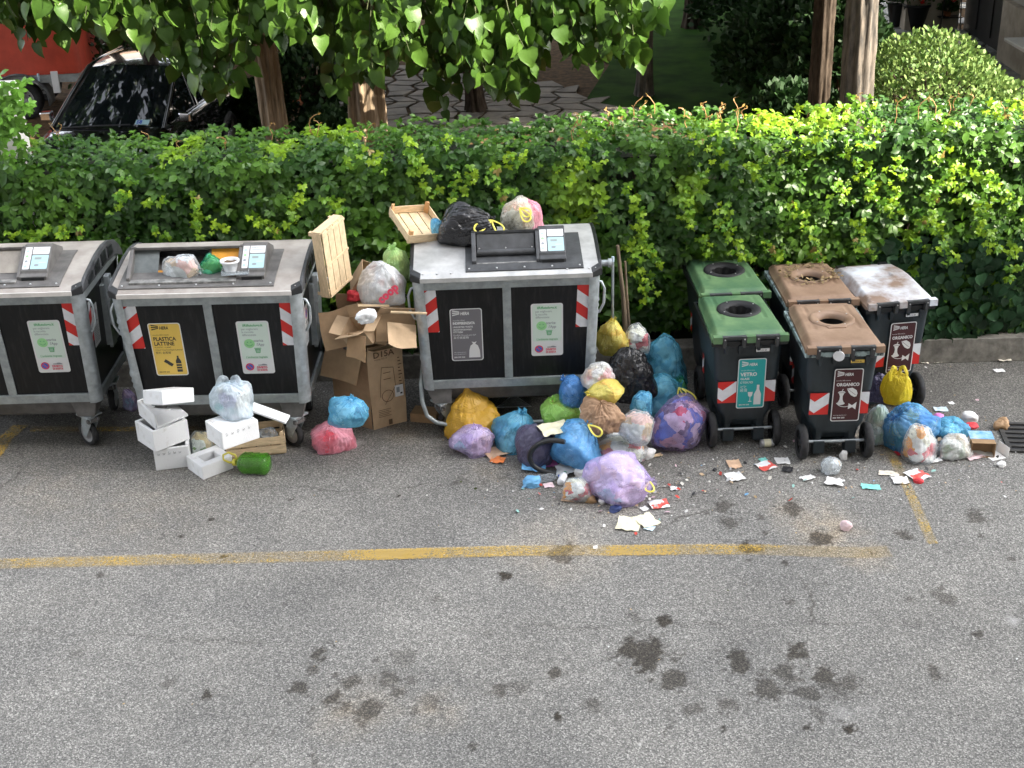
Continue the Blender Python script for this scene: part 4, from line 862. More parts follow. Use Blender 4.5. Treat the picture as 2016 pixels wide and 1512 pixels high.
        b.hexa([(x_, y_, 1.505) for x_, y_ in q]+[(x_, y_, surf(max(0, y_))+.006) for x_, y_ in q], 'plastd')
        b.build('lid_end_cap', lid, bevel=.008)
    # inlet: bezel, hood and control unit following the slope
    def S(x, y_, n_=0.): return (x, y_, surf(y_)+n_)
    if style == 'closed': bx0, bx1, ox0, ox1, cx1 = -.33, .635, -.24, .255, .50
    elif style == 'open': bx0, bx1, ox0, ox1, cx1 = -.70, .56, -.62, .245, .475
    else: bx0, bx1, ox0, ox1, cx1 = -.30, .60, -.95+.35, .23, .48
    bm_ = 'plast' if style == 'closed' else 'plastg'
    b = MB(); yy = np.linspace(.045, .64, 8); V = np.array([[S(x, y_, .010) for x in np.linspace(bx0, bx1, 5)] for y_ in yy]); b.grid(V, bm_)
    for i in range(len(yy)-1):
        for x_ in (bx0, bx1): b.add([S(x_, yy[i], .010), S(x_, yy[i+1], .010), S(x_, yy[i+1], -.01), S(x_, yy[i], -.01)], [(0, 1, 2, 3)], bm_)
    b.add([S(bx0, yy[0], .010), S(bx1, yy[0], .010), S(bx1, yy[0], -.01), S(bx0, yy[0], -.01)], [(0, 1, 2, 3)], bm_)
    for x_ in np.linspace(bx0+.03, bx1-.03, 5): b.cyl(S(x_, .075, .008), S(x_, .073, .016), .008, 'rivet', 10)
    bez = b.build('inlet_bezel', root)
    yt, yf_ = .56, .17; ht = 1.805      # hood top height, flat
    b = MB()
    def cheek(x0, x1, m):
        b.prism([(yf_-.03, surf(yf_)-.0), (yt+.08, surf(yt+.08)), (yt+.08, surf(yt+.08)+.03), (.42, ht), (.385, ht), (yf_-.03, surf(yf_)+.03)], x0, x1, m, ax='x')
    if style != 'open': cheek(ox0-.035, ox0, bm_)
    else: cheek(ox0-.03, ox0, bm_)
    cheek(ox1, ox1+.025, bm_); b.hexa([(ox0-.035, .375, ht-.018), (ox1+.03, .375, ht-.018), (ox1+.03, yt+.08, 1.685), (ox0-.035, yt+.08, 1.685), (ox0-.035, .375, ht+.006), (ox1+.03, .375, ht+.006), (ox1+.03, yt+.08, 1.708), (ox0-.035, yt+.08, 1.708)], bm_)
    b.box((ox0, yt-.03, 1.60), (ox1, yt+.0, 1.715), 'plastd')
    if style == 'closed':
        b.box((ox0+.0, .14, surf(.17)-.0), (ox1, .30, surf(.28)-.012), 'scuff')
        b.build('hood', bez, bevel=.005)
        d = MB(); d.hexa([(ox0+.008, .27, 1.645), (ox1-.008, .27, 1.645), (ox1-.008, .40, 1.65), (ox0+.008, .40, 1.65), (ox0+.008, .385, 1.785), (ox1-.008, .385, 1.785), (ox1-.008, .42, 1.785), (ox0+.008, .42, 1.785)], 'plast')
        d.cyl((ox0+.008, .27, 1.655), (ox1-.008, .27, 1.655), .028, 'plast', 18)
        for x_ in (ox0+.03, (ox0+ox1)/2, ox1-.03): d.cyl((x_, .285, 1.69), (x_, .275, 1.693), .006, 'rivet', 8)
        d.build('drum_door', bez, bevel=.004)
    elif style == 'open':
        b.build('hood', bez, bevel=.005)
        # sloping grey flap with a square hole, orange drum behind
        d = MB(); F0, F1 = (.27, 1.632), (.42, 1.785)
        def fl(x, t, o=0): return (x, F0[0]+(F1[0]-F0[0])*t-o*.5, F0[1]+(F1[1]-F0[1])*t+o)
        hx0, hx1 = ox0+.20, ox0+.61
        for (xa, xb, ta, tb, m) in ((ox0, hx0, 0, 1, 'scuff2'), (hx1, hx1+.02, 0, 1, 'plastg')):
            d.hexa([fl(xa, ta, -.008), fl(xb, ta, -.008), fl(xb, tb, -.008), fl(xa, tb, -.008), fl(xa, ta), fl(xb, ta), fl(xb, tb), fl(xa, tb)], m)
        for (xa, xb, ta, tb, m) in ((hx0, hx1, 0, .08, 'orange'), (hx0, hx1, .93, 1, 'plastg')): d.hexa([fl(xa, ta, -.008), fl(xb, ta, -.008), fl(xb, tb, -.008), fl(xa, tb, -.008), fl(xa, ta), fl(xb, ta), fl(xb, tb), fl(xa, tb)], m)
        d.build('inlet_flap', bez)
        d = MB(); poly = [(hx1+.02, 1), (ox1, 1), (ox1, 0), (hx1+.16, 0.0), (hx1+.14, .18), (hx1+.10, .22), (hx1+.085, .38), (hx1+.05, .46), (hx1+.02, .60)]
        d.add([fl(x, t, -.001) for x, t in poly], [tuple(range(len(poly)))[::-1]], 'orange'); d.hexa([fl(hx1, 0, -.012), fl(ox1, 0, -.012), fl(ox1, 1, -.012), fl(hx1, 1, -.012), fl(hx1, 0, -.006), fl(ox1, 0, -.006), fl(ox1, 1, -.006), fl(hx1, 1, -.006)], 'scuff2'); d.build('broken_drum', bez)
        d = MB(); d.box((ox0, .09, surf(.12)-.01), (ox1, .27, surf(.15)+.012), 'scuff'); d.build('ledge', bez, bevel=.004)
        d = MB(); d.box((hx0+.01, .30, 1.60), (hx1-.01, .52, 1.62), 'plastd'); d.build('inlet_floor', bez)
    else:
        b.build('hood', bez, bevel=.005)
        d = MB(); d.hexa([(ox0, .25, 1.63), (ox1, .25, 1.63), (ox1, .42, 1.64), (ox0, .42, 1.64), (ox0, .385, 1.78), (ox1, .385, 1.78), (ox1, .42, 1.78), (ox0, .42, 1.78)], 'scuffb'); d.build('drum_door', bez, bevel=.004)
        d = MB(); d.box((ox0, .09, surf(.12)-.01), (ox1, .25, surf(.15)+.010), 'scuff'); d.build('ledge', bez, bevel=.004)
    # control unit
    cx0 = ox1+.025; b = MB()
    b.prism([(.13, surf(.13)), (yt+.08, surf(yt+.08)), (yt+.08, 1.715), (.43, ht+.012), (.405, ht+.012), (.185, 1.668), (.175, 1.648), (.13, 1.635)], cx0, cx1, bm_, ax='x')
    cu_ = b.build('control_unit', bez, bevel=.006)
    T = frame_T((cx0, .188, 1.670), (1, 0, 0), (0, .22, .147)); W_ = cx1-cx0; Hh = .255
    b = MB(); d = Decal(b, T); d.l = .0015
    d.rrect(.012, .012, W_*.30, Hh-.008, .008, 's_white'); d.rrect(W_*.34, Hh*.64, W_-.012, Hh-.008, .008, 's_white'); d.rrect(W_*.34, .012, W_-.012, Hh*.60, .008, 's_cyan'); d.up()
    for j in range(4): d.disc(W_*.155, Hh*(.16+.2*j), .013, ('s_cyan', 's_tgrey', 's_lgreen', 's_cyan')[j], 10)
    d.rect(W_*.44, Hh*.42, W_*.70, Hh*.52, 's_lcd'); d.disc(W_*.55, Hh*.2, .02, 's_tgrey', 12, .012); d.rect(W_*.40, Hh*.76, W_*.85, Hh*.78, 's_tgrey'); d.rect(W_*.40, Hh*.70, W_*.75, Hh*.715, 's_tgrey'); d.rect(W_*.62, Hh*.3, W_*.88, Hh*.315, 's_white'); d.up()
    d.text(W_*.38, Hh*.83, 'smarty', .022, 's_tgrey', .01); d.rect(W_*.47, Hh*.45, W_*.67, Hh*.49, 's_tgrey'); b.build('info_sticker', cu_)
    b = MB(); b.box((cx0+.02, .124, surf(.13)+.008), (cx1-.02, .1285, 1.630), 'plastd'); b.build('card_slot', cu_)
    # stickers and reflectors on front panels
    o_ = Vector((0, yf(.5), .5)); up_ = Vector((0, yf(1.44)-yf(.5), .94))
    T = frame_T((0, yf(.5)+.012-.0025, .5), (1, 0, 0), tuple(up_)); sl = up_.length/.94
    for kind, x_, z_ in stickers:
        b = MB(); d = Decal(b, T @ Matrix.Translation((x_, (z_-.5)*sl, 0))); {'r': st_rifiuto, 'p': st_plastica, 'i': st_indiff}[kind](d, .268, .505); b.build('label_sticker', root)
    for sx in (-1, 1):
        b = MB(); sh = Matrix.Identity(4); sh[0][1] = sx*(WL-.025-WB)/.94; xa = sx*(WB-.055)+.0; xb = xa-sx*.115
        d = Decal(b, T @ sh); hazard(d, min(xa, xb), .53, max(xa, xb), .928, -sx if False else (1 if sx < 0 else -1), .22, .03); b.build('reflective_strip', root)
        Ts = frame_T((sx*(WB+.002), .62 if sx > 0 else .62, .5), (0, sx, 0), (sx*(WL-.025-WB), 0, .94))
        b = MB(); d = Decal(b, Ts @ Matrix.Translation((-.25*1, .60, -.010))); d.l = .001; st_side(d, .17, .36); b.build('notice_sticker', root)
        b = MB(); d = Decal(b, Ts @ Matrix.Translation((0, 0, -.010))); d.l = .001; hazard(d, -.40, .50, -.36+.03, .86, 1, .22, .03); b.build('reflective_strip', root)
    # pedal tube under the front
    b = MB(); b.tube([(-.74, .35, .62), (-.76, .22, .50), (-.755, .18, .35), (-.72, .17, .22), (-.64, .16, .155), (-.52, .15, .13), (.45, .15, .13), (.60, .16, .15), (.66, .18, .22), (.68, .25, .34)], .019, 'galv', 10); b.tube([(-.50, .15, .13), (-.20, .15, .13)], .022, 'plastd', 10)
    if style == 'closed': b.build('pedal_bar', root)
    return root
M['scuff2'] = mat('flap_grey', (.13, .145, .145), .5, .2, var=.3, vscale=9, ramp=(.3, .7)); M['scuffb'] = mat('drum_beige', (.34, .31, .27), .5, .2, var=.2, vscale=6)
c1 = container('leftmost container, weathered brown lid, cut off by the photo edge', (-4.25, 10.21, 0), math.radians(0), 'lidbrown', 'semi', [('r', .40, 1.02), ('p', -.36, 1.02)])
c2 = container('container with orange inlet stuffed with bags and a yellow plastic and cans sticker', (-2.45, 10.09, 0), math.radians(-1), 'lidbrown', 'open', [('p', -.385, 1.01), ('r', .34, 1.01)])
c3 = container('container with clean steel lid and a grey unsorted waste sticker, bags piled on top', (-.02, 10.27, 0), math.radians(1.2), 'lidsteel', 'closed', [('i', -.345, .99), ('r', .33, 1.01)])

# ------------------------------------------------------------------ wheeled bins
def lerp_sec(secs, z):
    zs = [s_[0] for s_ in secs]; return [np.interp(z, zs, [s_[k_] for s_ in secs]) for k_ in range(1, 6)]
def wheelie(label, loc, rz, lidm, lid, sticker, group, remnant=False, tag_c='white', chevron=True):
    root = empty('wheeled_bin', label, 'wheeled bin', loc, rz, group)
    secs = [(.12, -.205, .205, .15, .66, .04), (.16, -.215, .215, .10, .70, .05), (.30, -.225, .225, .075, .73, .05), (.60, -.245, .245, .06, .78, .05), (.63, -.265, .265, .05, .80, .05), (.94, -.285, .285, .035, .86, .05), (.96, -.30, .30, .02, .89, .045), (1.005, -.305, .305, .015, .90, .045)]
    NA = 120; zs = np.unique(np.concatenate([np.linspace(.12, 1.005, 40), [.605, .628, .945, .955]])); V = np.zeros((len(zs), NA, 3))
    for i, z in enumerate(zs):
        x0, x1, y0, y1, r_ = lerp_sec(secs, z); cx, cy = (x0+x1)/2, (y0+y1)/2; hx, hy = (x1-x0)/2, (y1-y0)/2; row = []
        # walk rounded rectangle by perimeter
        per = 4*(hx+hy)-8*r_+2*math.pi*r_; segs = [(hx*2-2*r_), math.pi/2*r_, (hy*2-2*r_), math.pi/2*r_]*2
        for k_ in range(NA):
            t = k_/NA*per; q = 0
            while t > segs[q] and q < 7: t -= segs[q]; q += 1
            C_ = [(hx-r_, -hy+r_), (hx-r_, hy-r_), (-hx+r_, hy-r_), (-hx+r_, -hy+r_)]
            if q == 0: p = (-hx+r_+t, -hy)
            elif q == 2: p = (hx, -hy+r_+t)
            elif q == 4: p = (hx-r_-t, hy)
            elif q == 6: p = (-hx, hy-r_-t)
            else:
                c_ = C_[q//2]; a = -math.pi/2+(q//2)*math.pi/2+t/r_; p = (c_[0]+r_*math.cos(a), c_[1]+r_*math.sin(a))
            X_, Y_ = cx+p[0], cy+p[1]
            if Y_ < y0+.02 and abs(X_) < .105 and z < .235-.55*X_*X_*8*.1: Y_ += .06*max(0, min(1, (.235-z)*30))   # foot arch
            if Y_ < y0+.28 and abs(X_) > x1*.80 and z < .33: X_ *= 1-.17*max(0, min(1, (.33-z)*12))               # wheel wells
            if .66 < z < .93 and abs(X_) < .16 and Y_ < y0+.01: Y_ += .006
            V[i, k_] = (X_, Y_, z)
    b = MB(); b.grid(V, 'body_bin', wrap=True); b.box((-.2, .16, .11), (.2, .65, .125), 'body_bin')
    # rim
    per_o = []
    b2 = MB()
    for (za, zb, o_) in ((.955, 1.0, .018),):
        x0, x1, y0, y1, r_ = lerp_sec(secs, za)
        for (a, c_) in (((x0-o_, y0-o_), (x1+o_, y0+.004)), ((x1-.004, y0), (x1+o_, y1+o_)), ((x0-o_, y0), (x0+.004, y1+o_)), ((x0, y1-.004), (x1, y1+o_))): b2.box((a[0], a[1], za), (c_[0], c_[1], zb), 'plastd' if not remnant else 'spray')
    for x_ in (-.19, -.075, .075, .19): b2.hexa([(x_-.012, y0-.01, .88), (x_+.012, y0-.01, .88), (x_+.012, y0+.03, .88), (x_-.012, y0+.03, .88), (x_-.02, y0-.03, .965), (x_+.02, y0-.03, .965), (x_+.02, y0+.03, .965), (x_-.02, y0+.03, .965)], 'body_bin')
    for x_ in (-.13, .13): b.box((x_-.045, .07, .05), (x_+.045, .17, .155), 'body_bin')
    body = b.build('body', root); b2.build('rim', body, bevel=.004)
    b = MB(); b.cyl((-.27, .10, .148), (.27, .10, .148), .013, 'galvl', 12); b.build('axle', root)
    for sx in (-1, 1):
        T = Matrix.Translation((sx*.27, .10, .15)) @ Matrix.Rotation(math.pi/2, 4, 'Y')
        w_ = MB(); w_.lathe([(.10, -.03), (.135, -.03), (.15, -.018), (.15, .018), (.135, .03), (.10, .03), (.10, -.03)], 'tyre', 36, T); wh = w_.build('wheel', root)
        w_ = MB(); w_.lathe([(.001, -.024), (.03, -.028), (.035, -.012), (.085, -.010), (.102, -.022), (.102, .022), (.085, .010), (.035, .012), (.03, .028), (.001, .024)], 'plastd', 30, T)
        for q in range(6): a = q*math.pi/3; w_.box((-.006, .03, -.02), (.006, .095, .02), 'plastd', T @ Matrix.Rotation(a, 4, 'Z'))
        w_.build('hub', wh)
    # lid
    nu, nv = 57, 61; y0l, y1l = .0, .93
    def lidp(u, v):
        e = np.clip((1-abs(u))/.16, 0, 1); rise = e*e*(3-2*e); far = np.clip((1-v)/.14, 0, 1); far = far*far*(3-2*far); nearf = np.clip(v/.06, 0, 1)
        hw = .312-.03*v-.02*max(0, v-.86)*6
        fl = .30 if lid != 'flat' else .5
        flange = 1.0 if v < .70 else (1.0-(v-.70)*.0)
        z = 1.028+.042*rise*(.3+.7*far)*(.6+.4*nearf)+.014*math.sin(math.pi*min(1, v*1.05))*rise-.012*(1-rise)*v
        if lid == 'flat':
            z += .025*math.exp(-((v-.55)/.28)**2)*rise-.02*np.exp(-((v-.55)/.05)**2)*(abs(u) < .38)*.9
        elif abs(abs(u)-.62) < .05 and .3 < v < .86: z -= .006
        return (u*hw, y0l+v*(y1l-y0l), z)
    G_ = np.array([[lidp(u, v) for u in np.linspace(-1, 1, nu)] for v in np.linspace(0, 1, nv)])
    hc = np.array((0.0, .49)) ; hr = .136 if lid != 'flat' else 0
    idx = np.arange(nu*nv).reshape(nv, nu); f = []
    for i in range(nv-1):
        for j in range(nu-1):
            c_ = G_[i:i+2, j:j+2].reshape(-1, 3).mean(0)
            if hr and math.hypot((c_[0]-hc[0]), (c_[1]-hc[1])/1.0) < hr: continue
            f.append((idx[i, j], idx[i, j+1], idx[i+1, j+1], idx[i+1, j]))
    b = MB(); b.add(G_.reshape(-1, 3), f, lidm, smooth=True)
    # skirt
    loop = [G_[0, j] for j in range(nu)]+[G_[i, -1] for i in range(1, nv)]+[G_[-1, j] for j in range(nu-2, -1, -1)]+[G_[i, 0] for i in range(nv-2, 0, -1)]; n_ = len(loop)
    b.add([tuple(p) for p in loop]+[(p[0]*1.012, p[1], p[2]-.032) for p in loop], [(i, (i+1) % n_, (i+1) % n_+n_, i+n_) for i in range(n_)], lidm, smooth=False)
    for x_ in (-.272, 0, .272): b.box((x_-.036, -.045, 1.005), (x_+.036, .012, 1.062), lidm)
    lo = b.build('lid', root)
    b = MB()
    b.cyl((-.27, -.02, 1.035), (.27, -.02, 1.035), .012, 'plast', 12)
    for (xa, xb) in ((-.232, -.04), (.04, .232)):
        b.box((xa, -.045, 1.048), (xb, -.018, 1.066), 'plast')
        for x_ in (xa+.016, xb-.016): b.hexa([(x_-.014, -.03, .955), (x_+.014, -.03, .955), (x_+.014, .02, .955), (x_-.014, .02, .955), (x_-.018, -.05, 1.064), (x_+.018, -.05, 1.064), (x_+.018, -.01, 1.064), (x_-.018, -.01, 1.064)], 'plast')
        for x_ in (xa+.016, xb-.016): b.cyl((x_, -.052, 1.04), (x_, -.046, 1.04), .006, 'rivet', 8)
    b.build('handle', root, bevel=.003)
    if hr:
        zt = 1.094; T = Matrix.Translation((hc[0], hc[1], zt-.012)); rm = 'ringm' if lidm == 'lid_green' else lidm
        b = MB(); b.lathe([(hr+.052, -.022), (hr+.050, .006), (hr+.038, .014), (hr+.014, .014), (hr+.0, .006), (hr-.024, .0), (hr-.028, -.04)], rm, 40, T)
        if rm == lidm: b.hexa([(-.075, hc[1]-.20, zt-.03), (.075, hc[1]-.20, zt-.03), (.11, hc[1]-.12, zt-.03), (-.11, hc[1]-.12, zt-.03), (-.07, hc[1]-.195, zt-.004), (.07, hc[1]-.195, zt-.004), (.10, hc[1]-.13, zt-.004), (-.10, hc[1]-.13, zt-.004)], rm)
        for q in range(4): a = q*math.pi/2+.5; b.cyl((hc[0]+(hr+.02)*math.cos(a), hc[1]+(hr+.02)*math.sin(a), zt-.002), (hc[0]+(hr+.02)*math.cos(a), hc[1]+(hr+.02)*math.sin(a), zt+.004), .007, 'rivet', 8)
        rg = b.build('inlet_ring', lo)
        if lidm == 'lid_green':
            b = MB(); V = []
            for r_, z_ in ((hr-.02, -.005), (hr-.05, -.05), (.055, -.12), (.04, -.20)): V.append([(r_*(1+(.14*math.cos(a*8) if z_ < -.03 else 0))*math.cos(a), r_*(1+(.14*math.cos(a*8) if z_ < -.03 else 0))*math.sin(a), z_) for a in np.linspace(0, 2*math.pi, 64, endpoint=False)])
            b.grid(np.array(V), 'rubberm', T, wrap=True); b.build('rubber_funnel', lo)
        else:
            b = MB(); b.lathe([(hr-.02, -.01), (hr-.022, -.10)], 'plastd', 32, T); b.build('inlet_collar', lo)
    else:
        for x_ in (-.13, .13): b = MB(); b.box((x_-.10, .0, 1.046), (x_+.10, .06, 1.054), 'mar_slot'); b.build('lid_grip', lo, bevel=.003)
        for x_ in (-.2, .2): b = MB(); b.box((x_-.04, .86, 1.035), (x_+.04, .93, 1.062), 'plastd'); b.build('lid_grip', lo, bevel=.004)
    # sticker and chevrons on the wheel side
    zc = .60; y_b = .06
    T = frame_T((0, .0455, .63), (1, 0, 0), (0, -.015*1, .31)); Tl = frame_T((0, .0605, .30), (1, 0, 0), (0, -.015, .30))
    sk = MB(); 
    # sticker backing follows a flat plate slightly proud of the body
    Ts = frame_T((.035 if sticker != 'o' else .055, .0395, .60), (1, 0, 0), (0, -.045, 1)); d = Decal(sk, Ts); d.l = .004
    (st_vetro if sticker == 'v' else st_organico)(d, .235, .465 if sticker == 'v' else .485); sk.build('label_sticker', root)
    if chevron:
        for sx in (-1, 1):
            sk = MB(); Tc = frame_T((0, .052, .52), (1, 0, 0), (0, -.045, 1)); d = Decal(sk, Tc); d.l = .002
            xa, xb = (-.240, -.085) if sx < 0 else (.150, .243)
            d.rect(xa, -.10, xb, .10, 'red'); d.up(); R = [(xa, -.10), (xb, -.10), (xb, .10), (xa, .10)]; xm = -.20 if sx < 0 else .235
            for s2 in (-1, 1):
                half = clip_half(R, 1, 0, xm) if s2 < 0 else clip_half(R, -1, 0, -xm)
                q = clip_half(clip_half(half, -s2*.75, 1, .02-s2*.75*xm), s2*.75, -1, .085+s2*.75*xm) if sx < 0 else clip_half(clip_half(half, -s2*.75, 1, .10-s2*.75*xm), s2*.75, -1, .015+s2*.75*xm)
                if len(q) > 2: d.poly(q, 'refw')
            sk.build('reflective_strip', root)
            # side faces
            sk = MB(); Tc = frame_T((sx*.2465, .42, .52), (0, sx, 0), (sx*.012, 0, 1)); d = Decal(sk, Tc); d.l = .003; hazard(d, -.30, -.10, -.22, .10, 1, .16, .02); sk.build('reflective_strip', root)
    b = MB(); T2 = frame_T((.11, .018, .915), (1, 0, 0), (0, -.04, 1)); d = Decal(b, T2); d.l = .012; d.rrect(-.055, -.014, .055, .014, .004, tag_c); d.up(); d.text(-.045, -.007, 'B 13704 82', .017, 'ink', .01); b.build('number_plate', root)
    return root
M['mar_slot'] = mat('lid_slot', (.07, .035, .025), .5, var=.2)
Gf = Vector((1.955, 10.02, 0)); 
wheelie('front green lidded bin with teal glass sticker', (1.955, 10.05, 0), math.radians(2), 'lid_green', 'hole', 'v', 'green lidded glass bins')
wheelie('rear green lidded bin standing against the hedge', (1.985, 11.02-.03, 0), math.radians(3), 'lid_green', 'hole', 'v', 'green lidded glass bins')
wheelie('front brown lidded bin with round hole and maroon organic sticker', (2.665, 9.78, 0), math.radians(0), 'lid_brown', 'hole', 'o', 'brown lidded organic bins', remnant=True, tag_c='s_yel')
wheelie('rear brown lidded bin with dry leaves heaped round its hole', (2.705, 10.77, 0), math.radians(2), 'lid_brown', 'hole', 'o', 'brown lidded organic bins', remnant=True)
wheelie('brown bin with flat lid sprayed white, farthest right of the bins', (3.36, 10.68, 0), math.radians(8), 'lid_graf', 'flat', 'o', 'brown lidded organic bins')

# ------------------------------------------------------------------ plastic bags
def film(name, col, alpha=.62, rough=.17, dark=False):
    m = bpy.data.materials.new(name); m.use_nodes = True; t = m.node_tree; n = t.nodes; L = t.links; b = n['Principled BSDF']
    b.inputs['Base Color'].default_value = (*col, 1); b.inputs['Roughness'].default_value = rough; b.inputs['Specular IOR Level'].default_value = .55
    tc = n.new('ShaderNodeTexCoord')
    w1 = n.new('ShaderNodeTexNoise'); w1.inputs['Scale'].default_value = 13; w1.inputs['Detail'].default_value = 3; w1.inputs['Distortion'].default_value = 1.6; L.new(tc.outputs['Object'], w1.inputs['Vector'])
    # ridged: 1-|2n-1|
    a = n.new('ShaderNodeMath'); a.operation = 'MULTIPLY_ADD'; a.inputs[1].default_value = 2; a.inputs[2].default_value = -1; L.new(w1.outputs['Fac'], a.inputs[0])
    c = n.new('ShaderNodeMath'); c.operation = 'ABSOLUTE'; L.new(a.outputs[0], c.inputs[0]); d = n.new('ShaderNodeMath'); d.operation = 'SUBTRACT'; d.inputs[0].default_value = 1; L.new(c.outputs[0], d.inputs[1])
    bu = n.new('ShaderNodeBump'); bu.inputs['Strength'].default_value = .7; bu.inputs['Distance'].default_value = .014; L.new(d.outputs[0], bu.inputs['Height']); L.new(bu.outputs[0], b.inputs['Normal'])
    if alpha < 1:
        lw = n.new('ShaderNodeLayerWeight'); lw.inputs[0].default_value = .5; L.new(bu.outputs[0], lw.inputs['Normal'])
        n2 = n.new('ShaderNodeTexNoise'); n2.inputs['Scale'].default_value = 7; n2.inputs['Detail'].default_value = 3; L.new(tc.outputs['Object'], n2.inputs['Vector'])
        mr = n.new('ShaderNodeMapRange'); mr.inputs[1].default_value = .3; mr.inputs[2].default_value = .7; mr.inputs[3].default_value = alpha-.34; mr.inputs[4].default_value = alpha-.02; L.new(n2.outputs['Fac'], mr.inputs[0])
        m2 = n.new('ShaderNodeMath'); m2.operation = 'MULTIPLY_ADD'; m2.inputs[1].default_value = .35; L.new(lw.outputs['Facing'], m2.inputs[0]); L.new(mr.outputs[0], m2.inputs[2]); m2.use_clamp = True; L.new(m2.outputs[0], b.inputs['Alpha'])
    out = [x for x in n if x.type == 'OUTPUT_MATERIAL'][0]; tr = n.new('ShaderNodeBsdfTranslucent'); tr.inputs[0].default_value = (*col, 1)
    if alpha < 1:
        # tinted see-through so the contents take the film colour
        tp = n.new('ShaderNodeBsdfTransparent'); mx = max(col); tp.inputs[0].default_value = tuple((.45+.55*(k/mx))*.97 for k in col)+(1,)
        b.inputs['Alpha'].default_value = 1
        for l in list(b.inputs['Alpha'].links): src = l.from_socket; L.remove(l)
        s1 = n.new('ShaderNodeMixShader'); s1.inputs[0].default_value = .22; L.new(b.outputs[0], s1.inputs[1]); L.new(tr.outputs[0], s1.inputs[2])
        s2 = n.new('ShaderNodeMixShader'); L.new(src, s2.inputs[0]); L.new(tp.outputs[0], s2.inputs[1]); L.new(s1.outputs[0], s2.inputs[2]); L.new(s2.outputs[0], out.inputs[0])
        b.inputs['Alpha'].default_value = 1
    elif not dark:
        s1 = n.new('ShaderNodeMixShader'); s1.inputs[0].default_value = .2; L.new(b.outputs[0], s1.inputs[1]); L.new(tr.outputs[0], s1.inputs[2]); L.new(s1.outputs[0], out.inputs[0])
    return m
F = {}
for k_, c_, a_ in (('blue', (.16, .45, .76), .54), ('sky', (.20, .60, .82), .50), ('teal', (.14, .48, .62), .44), ('deep', (.10, .32, .66), .56), ('lilac', (.68, .58, .84), .44), ('clear', (.74, .78, .80), .34), ('white', (.78, .79, .80), .62), ('ice', (.70, .80, .86), .54),
                  ('green', (.42, .74, .18), .52), ('lgreen', (.56, .80, .36), .58), ('dgreen', (.04, .32, .20), .46), ('yellow', (.86, .76, .18), .52), ('pink', (.86, .34, .48), .58), ('rose', (.90, .46, .56), .54), ('purple', (.30, .27, .44), .56), ('mauve', (.56, .46, .66), .34), ('cloudy', (.80, .78, .68), .40)):
    F[k_] = film('film_'+k_, c_, a_)
F['black'] = film('film_black', (.014, .014, .016), 1, .15, True); F['mustard'] = film('film_mustard', (.66, .38, .035), 1, .34); F['ypaper'] = film('film_yellow_opaque', (.76, .60, .03), .93, .35); F['greyp'] = film('film_grey_purple', (.13, .12, .20), .88, .3)
M['kraft'] = mat('kraft_paper', (.36, .225, .135), .75, var=.1, vscale=6, bump=.25, bscale=22)
PAL = {'print': [(.75, .75, .73), (.78, .78, .76), (.70, .72, .74), (.10, .25, .55), (.65, .10, .08), (.76, .75, .72), (.1, .1, .1)], 'white': [(.75, .75, .73), (.62, .62, .60), (.8, .8, .8), (.75, .76, .78), (.55, .40, .26), (.70, .45, .40)], 'mix': [(.7, .7, .68), (.10, .25, .5), (.6, .12, .10), (.55, .42, .2), (.15, .4, .2), (.75, .72, .7), (.05, .05, .06)],
       'blue': [(.65, .70, .72), (.8, .8, .8), (.35, .5, .62), (.75, .75, .72), (.12, .2, .3), (.5, .62, .7)], 'pinky': [(.76, .66, .68), (.78, .76, .78), (.68, .62, .76), (.80, .80, .82), (.35, .62, .60), (.78, .70, .62), (.82, .80, .80)],
       'green': [(.55, .65, .4), (.75, .78, .7), (.2, .35, .12), (.5, .4, .2)], 'dark': [(.05, .05, .06), (.12, .10, .10), (.3, .28, .26), (.5, .5, .5)], 'rb': [(.05, .12, .50), (.07, .18, .6), (.70, .60, .66), (.10, .24, .62), (.60, .06, .10), (.70, .48, .46), (.75, .72, .75), (.10, .08, .16)], 'red': [(.68, .03, .07), (.7, .08, .12), (.75, .6, .62)], 'orange': [(.78, .78, .76), (.75, .74, .72), (.7, .3, .05), (.6, .12, .14), (.75, .72, .6)]}
def contents_mat(pal):
    key = 'contents_'+pal
    if key in M: return M[key]
    m = bpy.data.materials.new(key); m.use_nodes = True; t = m.node_tree; n = t.nodes; L = t.links; b = n['Principled BSDF']; b.inputs['Roughness'].default_value = .5
    tc = n.new('ShaderNodeTexCoord'); nz = n.new('ShaderNodeTexNoise'); nz.inputs['Scale'].default_value = 9; L.new(tc.outputs['Object'], nz.inputs['Vector'])
    mx = n.new('ShaderNodeMix'); mx.data_type = 'RGBA'; mx.inputs[0].default_value = .12; L.new(tc.outputs['Object'], mx.inputs[6]); L.new(nz.outputs['Color'], mx.inputs[7])
    v = n.new('ShaderNodeTexVoronoi'); v.inputs['Scale'].default_value = 11; L.new(mx.outputs[2], v.inputs['Vector']); sp = n.new('ShaderNodeSeparateColor'); L.new(v.outputs['Color'], sp.inputs[0])
    r = n.new('ShaderNodeValToRGB'); r.color_ramp.interpolation = 'CONSTANT'; e = r.color_ramp.elements; P_ = PAL[pal]
    while len(e) < len(P_): e.new(.5)
    for i, c in enumerate(P_): e[i].position = i/len(P_); e[i].color = (*c, 1)
    L.new(sp.outputs[0], r.inputs[0]); L.new(r.outputs[0], b.inputs['Base Color']); M[key] = m; return m
